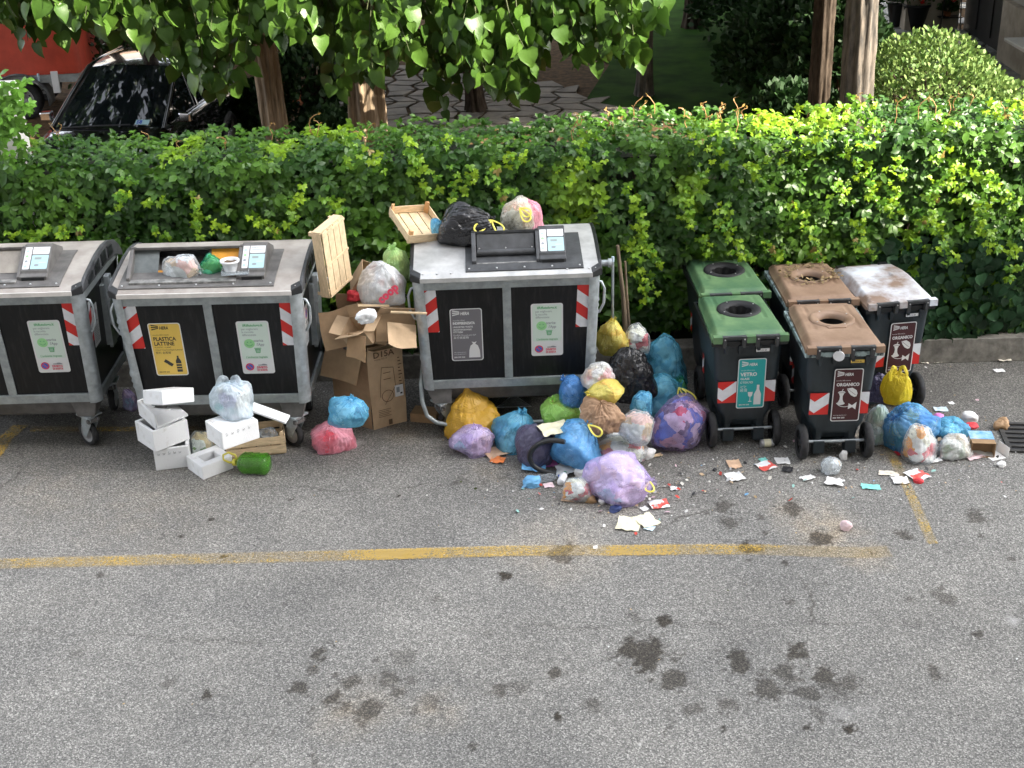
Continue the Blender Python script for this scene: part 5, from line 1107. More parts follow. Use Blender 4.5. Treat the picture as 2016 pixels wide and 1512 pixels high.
def bag_surface(kind, axis, sz, seed, wr=1., tuft=.30, nt=96, na=132, taper=0):
    """unit bag grid -> world-size verts centred on the origin; returns (grid, matrix info)"""
    A = np.linspace(0, 1, nt); ph = np.linspace(0, 2*np.pi, na, endpoint=False); AA, PH = np.meshgrid(A, ph, indexing='ij')
    s_ = AA; tb = .80 if kind == 'knot' else 1.0
    th = np.clip(s_/tb, 0, 1)*np.radians(166 if kind == 'knot' else 180)
    rho = np.sin(th)**.82; z = -np.cos(th)
    if kind == 'knot':
        neck = .085; u = np.clip((s_-tb)/(1-tb), 0, 1); top = -math.cos(math.radians(166))
        rho = np.where(s_ > tb, neck+(tuft*.75)*u**.8*(1-.93*np.clip((u-.62)/.38, 0, 1)**1.5), np.maximum(rho, neck)); z = np.where(s_ > tb, top+tuft*1.15*u**.9-.22*tuft*u**3*2, z)
        sh = np.clip((th/np.radians(166)-.55)/.45, 0, 1); z = z+.16*sh**2.5; z = np.where(s_ > tb, z, z)
    x = rho*np.cos(PH); y = rho*np.sin(PH); p = np.stack([x, y, z], -1)
    q = p.reshape(-1, 3)
    if kind == 'knot': nb = np.clip((s_-.30)/.5, 0, 1).ravel()
    else: nb = np.zeros(q.shape[0])+.15
    low = fbm(q*1.1+seed*3.7, seed, 2); big = fbm(q*2.2+seed, seed+9, 2)
    wq = q+.35*np.stack([vn(q*1.7+5, seed+1), vn(q*1.7+9, seed+2), vn(q*1.7+13, seed+3)], 1)
    rid = 1-np.abs(fbm(wq*3.1, seed+4, 2)); rid2 = 1-np.abs(fbm(wq*6.5, seed+5, 2))
    lump = np.abs(vn(q*3.3+2, seed+6))
    phf = PH.ravel(); rr = np.random.default_rng(seed); pl = 0
    for k in (5, 9, 14, 21): pl = pl+rr.uniform(.5, 1)*np.abs(np.sin(k*phf*.5+rr.uniform(0, 6)+1.2*vn(q*1.3, seed+k)))/(.6+k*.07)
    pl = pl/2.2
    K = 16; nn = rr.normal(0, 1, (K, 3)); nn /= np.linalg.norm(nn, axis=1)[:, None]; dd = rr.uniform(.74, 1.0, K); u_ = q/(np.linalg.norm(q, axis=1)[:, None]+1e-9)
    dots = np.clip(u_@nn.T, .02, 1)/dd[None]; fac_ = 1/((dots**9).sum(1)**(1/9)); fac_ = np.clip(fac_, .7, 1.25)-1
    sx_ = PH.ravel(); st_ = np.stack([np.cos(sx_)*2.6, np.sin(sx_)*2.6, AA.ravel()*1.6+seed], 1)+.35*wq
    strk = 1-np.abs(vn(st_*1.3, seed+31)); strk2 = 1-np.abs(vn(st_*3.0, seed+32)); env = .35+.65*nb if kind == 'knot' else .8
    d = .10*low+.06*big+.75*fac_+wr*(.035*(rid-.7)+.020*(rid2-.7)+.02*lump)+wr*env*(.075*(strk-.7)+.075*(strk2-.7))+.15*nb**1.5*(pl-.5)*wr
    if taper: zt_ = np.clip((q[:, 2]+.6)/1.8, 0, 1); d = (1+d)*(1-taper*zt_)-1
    body = np.clip((1-nb), 0, 1)
    fac = 1+d
    if kind == 'knot':
        un = np.clip((s_-tb)/(1-tb), 0, 1).ravel()
        ruff = .55*np.sin(phf*4+seed)+.35*np.sin(phf*9+seed*2)+.3*np.sin(phf*15)
        fr = np.where(un > 0, 1+un*ruff*.6, fac); q2 = q.copy(); q2[:, 0] *= fr; q2[:, 1] *= fr; q2[:, 2] = np.where(un > 0, q[:, 2]+un*.10*np.sin(phf*3+seed)+un*.06*ruff, q[:, 2]*np.where(nb > .6, 1+d*.3, fac))
    else: q2 = q*fac[:, None]
    # orient axis
    ax = Vector(axis).normalized(); Rm = np.array(Vector((0, 0, 1)).rotation_difference(ax).to_matrix()); q3 = q2@Rm.T
    # settle: flatten the underside, bulge sideways low down
    zmin = -.62; lowm = np.clip((-.15-q3[:, 2])/.6, 0, 1); q3[:, 0] *= 1+.10*lowm; q3[:, 1] *= 1+.10*lowm
    zz = q3[:, 2]; q3[:, 2] = np.where(zz < zmin, zmin-.06*(1-np.exp(-(zmin-zz)/.3)), zz)
    mn, mx = q3.min(0), q3.max(0); sc = np.array(sz)/(mx-mn); q3 = (q3-(mn+mx)/2)*sc
    return q3.reshape(nt, na, 3)
def solve_box(px, py, wpx, hpx, Y=None, dr=.85):
    """photo box -> world centre and size; Y None = standing on the road"""
    if Y is None:
        hgt = .3
        for _ in range(6):
            c = G(px, py, hgt/2); s_ = scale_at(c); wd = wpx/s_; dd = wd*dr; hgt = math.sqrt(max((hpx/s_)**2-(dd*.42)**2, (.45*hpx/s_)**2))/.92
        return c, (wd, dd, hgt)
    c = P(px, py, Y); s_ = scale_at(c); wd = wpx/s_; dd = wd*dr; hgt = math.sqrt(max((hpx/s_)**2-(dd*.42)**2, (.45*hpx/s_)**2))/.92
    return c, (wd, dd, hgt)
def cloth_obj(name, V, m, parent=None, wrap=True, loc=(0, 0, 0)):
    a, b, _ = V.shape; idx = np.arange(a*b).reshape(a, b); F_ = []
    j1 = np.roll(idx, -1, 1) if wrap else idx[:, 1:]; i0 = idx if wrap else idx[:, :-1]
    F_ = np.stack([i0[:-1], j1[:-1], j1[1:], i0[1:]], -1).reshape(-1, 4)
    o = fastmesh(name, V.reshape(-1, 3), F_, [m], smooth=True, parent=parent); o.location = loc; return o
def ribbon(b, pts, wd, m):
    pts = np.array(pts, float); n_ = len(pts); t_ = np.gradient(pts, axis=0); nrm = np.array((.25, -.8, .55)); V = []
    for i in range(n_):
        s_ = np.cross(t_[i], nrm); s_ /= np.linalg.norm(s_)+1e-9; V.append([pts[i]-s_*wd/2, pts[i]-s_*wd/2*0+nrm*wd*.18, pts[i]+s_*wd/2])
    b.grid(np.array(V), m)
grp_name = ['tied refuse bags in the pile beside the steel lidded container']
def bag(label, px, py, wpx, hpx, fm, pal='mix', Y=None, kind='knot', axis=(0, -.2, 1), seed=None, wr=1., tuft=.30, ties=None, dr=.85, group=None, handles=False, mark=None, hcol=None, cat='bag', taper=0):
    seed = seed if seed is not None else (int(px*7+py*3) % 9973)
    if group == grp_name[0]: wpx *= 1.12; hpx *= 1.10
    c, sz = solve_box(px, py, wpx, hpx, Y, dr); V = bag_surface(kind, axis, sz, seed, wr, tuft, taper=taper)
    root = empty('plastic_bag' if fm != 'kraft' else 'paper_bag', label, cat, (c.x, c.y, c.z-sz[2]/2), group=group)
    Vb = V+np.array((0, 0, sz[2]/2)); fmm = F[fm] if fm in F else M[fm]; cloth_obj('film' if fm in F else 'paper', Vb, fmm, root)
    if pal:
        ax_ = tuple(Vector(axis).normalized()); tb = int(.74*V.shape[0]) if kind == 'knot' else V.shape[0]; W_ = Vb[:tb].copy(); ctr = W_.reshape(-1, 3).mean(0); ctr[2] = sz[2]*.42
        q = (W_-ctr); rn = np.random.default_rng(seed+1); f_ = .90+.085*vn((q.reshape(-1, 3)/max(sz)*11), seed+20).reshape(q.shape[:2])-.05*np.abs(vn(q.reshape(-1, 3)/max(sz)*23, seed+21)).reshape(q.shape[:2])
        W_ = ctr+q*f_[..., None]; W_[..., 2] = np.maximum(W_[..., 2], .006); W2 = W_[::2, ::2]; cp = W2[-1].mean(0); W2 = np.concatenate([W2]+[(cp+(W2[-1]-cp)*t_)[None]+np.array(ax_)*.02*(1-t_) for t_ in (.75, .45, .15, .001)]); o = cloth_obj('contents', W2, contents_mat(pal), root); 
    top = Vb[int(.80*V.shape[0])].mean(0) if kind == 'knot' else np.array((0, 0, sz[2]))
    rn = np.random.default_rng(seed+5)
    if ties:
        for i in range(ties):
            b = MB(); a0 = rn.uniform(-1.2, 1.2)+i*2.2; L_ = rn.uniform(.10, .16); d1 = np.array((math.sin(a0), -.55, -.35-.3*i)); d2 = np.cross(d1, (0, -1, .4)); d2 /= np.linalg.norm(d2)+1e-9
            ribbon(b, [top+d1*L_*math.sin(t*math.pi)*1.0+d2*.035*math.sin(2*math.pi*t)+np.array((0, -.03, .02)) for t in np.linspace(0, 1, 16)], .014, 'lime'); b.build('drawstring', root)
    if handles:
        for sx in (-1, 1):
            b = MB(); h_ = sz[2]; z0 = h_*.80; ww = sz[0]*.5
            pts = [(sx*ww*.48, -.03, z0-.02), (sx*ww*.52, -.02, z0+h_*.16), (sx*ww*.34, 0, z0+h_*.33), (sx*ww*.16, .01, z0+h_*.28), (sx*ww*.10, .0, z0+h_*.05)]
            P_ = np.array(pts); tt = np.linspace(0, 4, 22); PP = np.stack([np.interp(tt, range(5), P_[:, k]) for k in range(3)], 1); ribbon(b, PP, .035*sz[0]/.3, fmm); b.build('handle', root)
    if mark: mark(root, sz)
    return root
grp = 'tied refuse bags in the pile beside the steel lidded container'
# on top of the steel-lidded container
TY = 10.27
bag('small blue bag squeezed between the wooden tray and the black sack', 862, 448, 30, 38, 'sky', 'blue', Y=TY+.62, kind='loose')
bag('bright blue bag corner poking up behind the black sack on the steel lid', 906, 412, 44, 34, 'blue', 'blue', Y=TY+.98, kind='loose')
bag('big glossy black sack with yellow drawstring lying on the steel lid', 920, 438, 124, 84, 'black', None, Y=TY+.55, axis=(1, -.25, .35), tuft=.16, ties=2, wr=1.2, dr=.62)
bag('cloudy see-through bag with yellow ties right of the black sack on the lid', 1018, 421, 68, 68, 'cloudy', 'white', Y=TY+.60, axis=(.1, -.9, .5), tuft=.2, ties=2)
bag('pink carrier bag at the right end of the bags on the steel lid', 1040, 424, 64, 64, 'rose', 'pinky', Y=TY+.78, kind='loose', handles=False)
# behind / between
bag('light green knotted bag balanced left of the steel lidded container', 776, 514, 64, 78, 'lgreen', 'green', Y=10.75, axis=(-.1, -.1, 1), tuft=.34)
def coop(root, sz):
    b = MB(); T = Matrix.Translation((sz[0]*.10, -sz[1]*.46, sz[2]*.18)) @ Matrix.Rotation(math.radians(52), 4, 'Y') @ Matrix.Rotation(math.radians(76), 4, 'X')
    T = frame_T((sz[0]*.02, -sz[1]*.50-.012, sz[2]*.17), (.75, 0, .66), (-.62, .25, .72)); d = Decal(b, T); d.l = .0; d.text(0, 0, 'coop', .10, 's_rr', .05); b.build('stamp', root)
bag('whitish supermarket carrier bag with red lettering wedged between the containers', 750, 558, 98, 86, 'white', 'white', Y=10.45, kind='loose', mark=coop, wr=.9, dr=.7)
bag('blue knotted bag of rubbish resting on the red bag before the tall cardboard box', 683, 805, 86, 74, 'sky', 'blue', Y=9.95, axis=(.2, -.35, .9), tuft=.25)
bag('flat red and pink carrier bag at the foot of the cardboard box', 656, 858, 90, 56, 'rose', 'red', kind='loose', dr=.75)
bag('purple bag half hidden between the two left containers', 254, 785, 30, 44, 'lilac', 'pinky', kind='loose')
bag('grey clear bag bulging out of the open inlet of the middle container', 362, 533, 84, 68, 'clear', 'white', Y=10.34, axis=(.8, -.5, .2), tuft=.18, dr=.5)
bag('dark teal bag stuffed at the right of the open inlet', 413, 533, 58, 66, 'dgreen', 'green', Y=10.38, kind='loose', dr=.6)
bag('milky white carrier bag standing with its handles up on a polystyrene box', 456, 783, 86, 72, 'ice', 'pinky', Y=9.78, kind='loose', handles=True, wr=.8)
bag('clear bag of green salad leaves behind the polystyrene frame', 400, 872, 54, 52, 'clear', 'green', kind='loose')
# pile
bag('large opaque mustard yellow sack with twisted top left of the pile', 931, 800, 106, 108, 'mustard', None, axis=(-.12, -.05, 1), tuft=.26, wr=.9, group=grp, taper=.55)
bag('pale lilac tied bag in front of the mustard sack', 928, 857, 82, 66, 'lilac', 'pinky', axis=(.1, -.35, .9), tuft=.22, group=grp, kind='knot')
bag('bright blue tied bag right of the lilac one by the container edge', 1014, 840, 86, 78, 'sky', 'blue', axis=(.3, -.1, .9), tuft=.22, group=grp)
bag('grass green bag with gathered knot under the right half of the steel container', 1104, 804, 74, 64, 'green', 'green', Y=10.22, axis=(-.3, -.4, .9), tuft=.24, group=grp)
bag('small blue bag leaning on the container right of the green bag', 1129, 766, 52, 62, 'deep', 'blue', Y=10.22, axis=(-.7, -.1, .8), tuft=.22, group=grp)
bag('small white bag with looped handle above the pale yellow bag', 1177, 735, 62, 46, 'white', 'orange', Y=10.18, kind='loose', group=grp)
bag('pale yellow bag with pinkish print below the small white bag', 1189, 768, 72, 46, 'yellow', 'white', Y=10.02, axis=(-.7, -.4, .3), tuft=.2, group=grp)
bag('shiny crumpled black sack at the heart of the pile', 1240, 728, 100, 102, 'black', None, Y=10.48, kind='loose', wr=1.25, group=grp)
bag('yellow see-through bag tied in a star at the right corner post of the steel container', 1206, 657, 60, 74, 'yellow', 'white', Y=10.9, axis=(0, -.35, .9), tuft=.2, group=grp)
bag('white and orange tissue filled clear bag behind the black sack', 1252, 664, 50, 50, 'clear', 'orange', Y=10.92, kind='loose', group=grp)
bag('large turquoise blue see-through sack at the back right of the pile', 1308, 706, 86, 98, 'teal', 'blue', Y=11.10, axis=(.1, -.5, -.6), tuft=.12, ties=1, group=grp)
bag('turquoise sack tied with a yellow cord above the purple bag', 1303, 781, 82, 86, 'teal', 'blue', Y=10.60, axis=(.75, -.35, .6), tuft=.2, ties=2, group=grp)
bag('dark green clear bag with small bottles beside the green bin', 1338, 765, 30, 54, 'dgreen', 'green', kind='loose', group=grp)
bag('large clear purplish bag of red and blue packaging against the green bin wheel', 1340, 832, 108, 96, 'mauve', 'rb', kind='loose', dr=.8, wr=.8, group=grp)
bag('crumpled brown paper bag among the plastic ones', 1185, 811, 82, 68, 'kraft', None, Y=9.92, kind='loose', wr=1.6, group=grp, cat='paper bag')
bag('greyish clear bag of rubbish right of the brown paper bag', 1251, 838, 66, 62, 'clear', 'white', axis=(.4, -.2, .9), tuft=.15, group=grp, Y=9.85)
bag('grey violet bag behind the black hose', 1056, 874, 76, 76, 'greyp', 'dark', axis=(.9, -.1, .3), tuft=.12, group=grp)
bag('big blue sack with crinkled film in the front of the pile', 1133, 871, 98, 86, 'blue', 'blue', axis=(.5, -.1, .8), tuft=.10, ties=1, group=grp, Y=9.80)
bag('white see-through bag of scraps between blue and lilac sacks', 1222, 880, 96, 54, 'clear', 'orange', kind='loose', group=grp)
bag('biggest lilac sack at the very front of the pile', 1220, 938, 132, 92, 'lilac', 'pinky', axis=(.9, -.2, .15), tuft=.08, ties=1, group=grp, dr=.75)
bag('small clear bag with brown scraps beside the big lilac sack', 1138, 960, 62, 46, 'clear', 'orange', kind='loose', group=grp)
bag('turquoise scrap of bag between the kraft paper bag and the tied turquoise sack', 1262, 795, 40, 46, 'sky', 'blue', Y=10.15, kind='loose', group=grp)
# right-hand group
g2 = 'refuse bags beside the brown bins'
bag('yellow carrier bag with raised handles leaning on the sprayed bin', 1765, 762, 62, 66, 'ypaper', None, Y=10.48, kind='loose', handles=True, wr=.7, group=g2, dr=.6)
bag('grey purple bag behind the wheel of the front brown bin', 1731, 763, 44, 58, 'greyp', None, Y=10.6, kind='loose', group=g2)
bag('milky white bag upright beside the brown bin wheel', 1726, 832, 48, 84, 'ice', 'green', kind='loose', group=g2, wr=1.2)
bag('large blue transparent sack spilling rubbish right of the bins', 1790, 836, 112, 100, 'blue', 'mix', axis=(-.6, -.2, .5), kind='loose', group=g2, wr=1.3)
bag('clear round bag of white and orange wrappers in front of the blue sack', 1812, 868, 72, 78, 'clear', 'orange', kind='loose', group=g2, wr=.8)
bag('white semi-clear carrier with a green tray inside', 1882, 876, 68, 48, 'white', 'green', kind='loose', group=g2)
bag('blue crumpled plastic bag lying right of the blue sack', 1872, 842, 74, 40, 'sky', 'blue', kind='loose', group=g2, wr=1.6)
bag('pale blue-white crumpled bag ball in front of the brown bin', 1638, 914, 42, 38, 'clear', 'white', kind='loose', wr=1.5)

# ------------------------------------------------------------------ crumpled litter
lit_n = [0]
CARDS = ('card', 'wrapper', 'napkin')
def scrap(name, label, px, py, wpx, hpx, m, kind='sheet', rz=None, group=None, cat='litter', z=0, thick=.5, Y=None):
    s_ = 500+int(px*3+py*5) % 7919; r = np.random.default_rng(s_)
    c = G(px, py, z) if Y is None else P(px, py, Y); sc = scale_at(c); wd = wpx/sc; dp = hpx/sc/.55
    if isinstance(m, str): m = M[m] if m in M else F[m]
    if name in ('wrapper', 'card') and m is M['paper'] or label.startswith('printed'): m = contents_mat('print')
    if kind == 'sheet':
        n_ = 15; X, Y_ = np.meshgrid(np.linspace(-.5, .5, n_), np.linspace(-.5, .5, n_), indexing='ij'); q = np.stack([X.ravel()*3, Y_.ravel()*3, X.ravel()*0], 1)
        Z = (1-abs(fbm(q*.9+s_, s_, 2)))*.30+.10*vn(q*2.2, s_+1); Z = Z.reshape(n_, n_); wp_ = .05 if name in CARDS else .22; Z = Z*(.6 if name in CARDS else 1); X = X*(1+wp_*vn(q+4, s_+2).reshape(n_, n_)); Y_ = Y_*(1+wp_*vn(q+8, s_+3).reshape(n_, n_))
        e_ = np.maximum(abs(X), abs(Y_))*2; Z = Z+.12*thick*np.clip(e_-.6, 0, 1)*r.uniform(.3, 1.4)
        V = np.stack([X*wd, Y_*dp, (Z-Z.min())*min(wd, dp)*thick+.004], -1); a = r.uniform(-.5, .5) if rz is None else rz; ca, sa = math.cos(a), math.sin(a)
        V = np.stack([V[..., 0]*ca-V[..., 1]*sa, V[..., 0]*sa+V[..., 1]*ca, V[..., 2]], -1); o = cloth_obj(name, V, m, None, False, (c.x, c.y, c.z))
    else:
        V = bag_surface('loose', (.1, .1, 1), (wd, wd*.8, hpx/sc*.85), s_, 2.4, nt=26, na=34); o = cloth_obj(name, V, m, None, True, (c.x, c.y, c.z+hpx/sc*.42))
    return tag(o, label, cat, group)
for k_, c_ in (('orangep', (.75, .22, .06)), ('mint', (.22, .62, .56)), ('navy', (.03, .05, .16)), ('magenta', (.72, .22, .58)), ('cream', (.74, .70, .50)), ('bluec', (.16, .42, .70)), ('peach', (.62, .42, .28)), ('pinkp', (.74, .56, .58)), ('redp', (.62, .04, .05)), ('brownp', (.40, .25, .13)), ('limep', (.55, .62, .12)), ('blackc', (.02, .02, .022)), ('paleb', (.55, .68, .76))): M[k_] = mat('litter_'+k_, c_, .6, var=.12, vscale=14)
LG = 'small litter scattered on the asphalt'
for a in [
 ('napkin', 'beige crumpled napkin beside the orange glove', 976, 893, 46, 22, 'peach'), ('rubber_glove', 'orange rubber glove in front of the bright blue bag', 980, 908, 28, 14, 'orangep'), ('napkin', 'thin twisted beige tissue standing left of the grey violet bag', 1001, 880, 12, 22, 'peach', 'ball'),
 ('wrapper', 'folded pale yellow card sheet on top of the grey violet bag', 1092, 846, 60, 28, 'cream', 'sheet', .3, .34), ('cloth', 'black and white patterned cloth right of the green bag', 1136, 817, 44, 30, 'paper', 'ball', None, .22),
 ('cloth', 'light blue cloth under the black hose', 1052, 918, 44, 30, 'bluec'), ('wrapper', 'magenta wrapper inside the hose loop', 1080, 914, 30, 18, 'magenta'), ('tissue', 'white crumpled tissues right of the black hose', 1120, 925, 60, 26, 'paper'),
 ('wrapper', 'blue and silver crisp packet left of the bottle cap', 1047, 955, 36, 24, 'bluec', 'ball'), ('wrapper', 'small red and blue wrapper beside the crisp packet', 1080, 957, 20, 10, 'pinkp'),
 ('napkin', 'round tan napkin left of the brown scrap', 1118, 984, 26, 12, 'peach'), ('paper_scrap', 'brown crumpled paper in front of the big lilac sack', 1163, 989, 24, 18, 'brownp', 'ball'), ('paper_scrap', 'small white ball of paper between brown and navy scraps', 1186, 991, 18, 12, 'paper', 'ball'), ('paper_scrap', 'white paper just above the navy scrap', 1210, 992, 22, 14, 'paper', 'ball'),
 ('cloth_scrap', 'navy blue rag in front of the big lilac sack', 1212, 1006, 26, 14, 'navy', 'ball'), ('paper_scrap', 'tiny white scrap left of the printed napkin', 1268, 1003, 14, 8, 'paper'), ('napkin', 'printed white napkin right of the tiny scrap', 1297, 995, 38, 18, 'paper'),
 ('card', 'cream folded card, left of the pair before the pile', 1238, 1033, 46, 28, 'cream'), ('card', 'cream folded card, right of the pair before the pile', 1273, 1027, 38, 26, 'cream'), ('card', 'pale blue card corner under the cream cards', 1279, 1041, 20, 10, 'paleb'),
 ('paper_scrap', 'white paper fleck right of the big lilac sack', 1327, 963, 15, 9, 'paper'), ('paper_scrap', 'tiny white crumb on the yellow line', 1172, 1079, 9, 6, 'paper'),
 ('card', 'tan square of card in front of the green bin', 1445, 916, 26, 18, 'peach'), ('napkin', 'crumpled white napkin below the tan card', 1447, 941, 32, 18, 'paper'), ('plastic_knife', 'small mint plastic piece near the green bin', 1502, 907, 15, 8, 'mint'),
 ('wrapper', 'black and white torn wrapper below the mint piece', 1508, 920, 34, 18, 'paper'), ('napkin', 'white scalloped napkin left of the bin wheel', 1540, 910, 28, 14, 'paper'), ('wrapper', 'small black and gold wrapper under the scalloped napkin', 1550, 926, 20, 12, 'blackc'),
 ('tissue', 'flat white tissue below the brown bin', 1590, 943, 28, 10, 'paper'), ('tissue', 'grey white crumpled paper right of the flat tissue', 1642, 952, 34, 16, 'paper'), ('tissue', 'crumpled tissue right of the pale bag ball', 1660, 903, 18, 22, 'paper', 'ball'),
 ('rubber_glove', 'mint green glove curved on the asphalt', 1714, 960, 40, 10, 'mint'), ('wrapper', 'white square wrapper on the thin yellow line', 1805, 938, 38, 22, 'paper'), ('wrapper', 'red blot wrapper on the white square wrapper', 1808, 950, 20, 12, 'redp', 'ball'), ('tissue', 'white tissue left of the white square wrapper', 1772, 948, 30, 16, 'paper'),
 ('food_waste', 'cream food scraps by the thin yellow line', 1750, 934, 38, 10, 'paperd'), ('tissue', 'pinkish tissue standing on the asphalt', 1665, 1042, 24, 24, 'pinkp', 'ball'), ('wrapper', 'red wrapper in front of the blue sack', 1775, 893, 26, 10, 'redp'), ('tissue', 'torn white tissue under the clear round bag', 1815, 901, 50, 16, 'paper'), ('plastic_spoon', 'white spoon shaped scrap right of the torn tissue', 1842, 908, 26, 8, 'paper'),
 ('wrapper', 'magenta wrapper tangled in blue plastic', 1846, 828, 26, 20, 'magenta', 'ball', None, .05), ('tissue', 'white and red greasy tissue right of the blue plastic', 1908, 830, 34, 26, 'paper', 'ball'), ('wrapper', 'red crumple below the greasy tissue', 1913, 842, 26, 12, 'redp', 'ball', None, .03), ('paper_bag', 'small brown crumpled paper bag by the drain', 1970, 843, 34, 26, 'brownp', 'ball'),
 ('tissue', 'white tissue ball below the white carton', 1971, 918, 20, 14, 'paper', 'ball'), ('wrapper', 'pink printed sheet below the white carrier', 1918, 900, 40, 12, 'pinkp'), ('wrapper', 'pale blue wrapper above the blue plastic', 1852, 807, 26, 10, 'paleb'),
 ('dry_leaf', 'curled tan leaf by the kerb', 1845, 713, 16, 8, 'paperd'), ('dry_leaf', 'tan leaf at the foot of the sprayed bin', 1821, 714, 14, 9, 'paperd'), ('dry_leaf', 'pale leaf near the kerb at the right', 1975, 710, 24, 10, 'paperd'), ('dry_leaf', 'thin pale scrap below the pale leaf', 1968, 731, 20, 8, 'paper'), ('dry_leaf', 'pale curl right of the sprayed bin wheel', 1873, 795, 12, 6, 'paper'),
 ('stone', 'small dark clump left of the tan card', 1407, 927, 9, 7, 'blackc', 'ball'), ('napkin', 'white paper in the gap above the tall cardboard box', 722, 638, 42, 36, 'paper', 'ball', None, 1.02),
 ('tissue', 'torn white tissues under the white see-through bag', 1275, 900, 34, 22, 'paper', 'ball'), ('stick', 'short pale stick right of the torn tissues', 1290, 899, 28, 6, 'wood'), ('tissue', 'white tissue heap left of the big lilac sack', 1150, 938, 40, 24, 'paper', 'ball'), ('wrapper', 'navy wrapper stuck to the big lilac sack', 1152, 955, 22, 14, 'navy', 'ball'),
 ('paper_scrap', 'orange peel in front of the white see-through bag', 1226, 895, 26, 10, 'orangep', 'ball', None, .08), ('tissue', 'white paper heap on the kerb side of the kraft bag', 1218, 862, 50, 20, 'paper', 'ball', None, .12)]:
    nm, lb, x_, y_, w_, h_, m_ = a[:7]; kd = a[7] if len(a) > 7 else 'sheet'; rz_ = a[8] if len(a) > 8 else None; z_ = a[9] if len(a) > 9 else 0
    scrap(nm, lb, x_, y_, w_, h_, m_, kd, rz_, LG, z=z_, cat='litter')

# ------------------------------------------------------------------ polystyrene boxes
def openbox(mb, w_, d_, h_, t, m, T=None, bottom=True):
    x, y = w_/2, d_/2
    mb.box((-x, -y, 0), (x, -y+t, h_), m, T); mb.box((-x, y-t, 0), (x, y, h_), m, T); mb.box((-x, -y+t, 0), (-x+t, y-t, h_), m, T); mb.box((x-t, -y+t, 0), (x, y-t, h_), m, T)
    if bottom: mb.box((-x+t, -y+t, 0), (x-t, y-t, t), m, T)
def eps(label, px, py, Y, w_, d_, h_, rz, rx=0, ry=0, open_=True, dirty=False, invert=False, frame=False, inkm=True, t=.028, group='white polystyrene boxes'):
    c = P(px, py, Y) if Y else G(px, py); b = MB()
    if frame:
        x, y = w_/2, d_/2; t = .072; openbox(b, w_, d_, h_, t, 'eps', None, False)
    elif invert:
        openbox(b, w_, d_, h_, t, 'eps', Matrix.Translation((0, 0, h_)) @ Matrix.Rotation(math.pi, 4, 'X'))
    else:
        openbox(b, w_, d_, h_, t, 'eps')
        if dirty: b.box((-w_/2+t, -d_/2+t, t), (w_/2-t, d_/2-t, t+.012), 'epsd')
    nm = 'polystyrene_box'; z = c.z if Y else 0
    r_ = Euler((math.radians(rx), math.radians(ry), math.radians(rz)), 'XYZ')
    if inkm:
        root = empty(nm, label, 'box', (c.x, c.y, z), group=group, rot=r_); b.build('shell', root, bevel=.008)
        k_ = MB(); rn = np.random.default_rng(int(px))
        for T in (frame_T((0, -d_/2, h_*.8), (1, 0, 0), (0, 0, 1)), frame_T((w_/2, 0, h_*.8), (0, 1, 0), (0, 0, 1))):
            d = Decal(k_, T); d.l = .0015
            for i in range(5): x_ = -w_*.36+i*w_*.15; d.ring(x_, 0, .007, .010, 'ink' if i % 2 else 's_tgrey', 8, rn.uniform(0, 180), 360); d.rect(x_-.012, -.016, x_+.008, -.013, 's_tgrey')
        k_.build('stamp', root); return root
    return tag(b.build(nm, loc=(c.x, c.y, z), rot=r_, bevel=.008), label, 'box', group)
E_ = 9.55
gb = G(333, 930)
xe, ye = gb.x, gb.y+.17
def at3(x, y, z): return (xe+x, ye+y, z)
def eps3(label, loc, dims, rz, rx=0, ry=0, **k):
    o = eps(label, 333, 900, 9.5, *dims, rz, rx, ry, **k); o.location = loc; return o
eps3('bottom polystyrene box of the stack of four', (xe, ye+.02, 0), (.29, .27, .20), 12)
eps3('third polystyrene box from the bottom with an open wet inside', (xe-.06, ye+.03, .205), (.33, .30, .19), 42, dirty=True, inkm=False)
o = empty('polystyrene_box', 'second polystyrene box from the top, broken open with its far walls standing', 'box', (xe-.05, ye+.10, .40), group='white polystyrene boxes', rot=(math.radians(10), math.radians(-4), math.radians(42)))
b = MB(); b.box((-.155, -.14, 0), (.155, .14, .025), 'eps'); b.box((-.155, .115, .025), (.155, .14, .155), 'eps'); b.box((-.155, -.14, .025), (-.13, .115, .155), 'eps'); b.build('shell', o, bevel=.008)
b = MB(); d = Decal(b, frame_T((0, .115, .12), (1, 0, 0), (0, 0, 1))); d.l = .0015
for i in range(6): d.ring(-.12+i*.045, 0, .007, .010, 'ink' if i % 2 else 's_tgrey', 8, 40*i, 360)
b.build('stamp', o)
pA = P(331, 782, 10.0); eps3('topmost polystyrene lid against the container front', (pA.x, 10.0, pA.z-.055), (.31, .28, .12), 46, -15, 15, invert=True, inkm=False)
ge = G(414, 925); eps('square polystyrene frame with a hole lying in front', 414, 922, None, .29, .27, .125, 40, frame=True, inkm=False).location = (ge.x, ge.y+.02, 0)
p_ = P(455, 850, 9.62); o = eps('polystyrene box carrying the milky white carrier bag', 455, 862, 9.62, .33, .28, .165, 38, invert=True); o.location = (p_.x+.0, 9.68, max(.30, p_.z-.09))
b = MB(); b.box((-.16, -.06, 0), (.16, .06, .022), 'eps'); p_ = P(528, 822, 9.8); tag(b.build('polystyrene_sheet', loc=(p_.x, 9.86, p_.z), rot=(math.radians(4), math.radians(20), -.15), bevel=.006), 'thin polystyrene lid leaning behind the wooden crate', 'sheet', 'white polystyrene boxes')

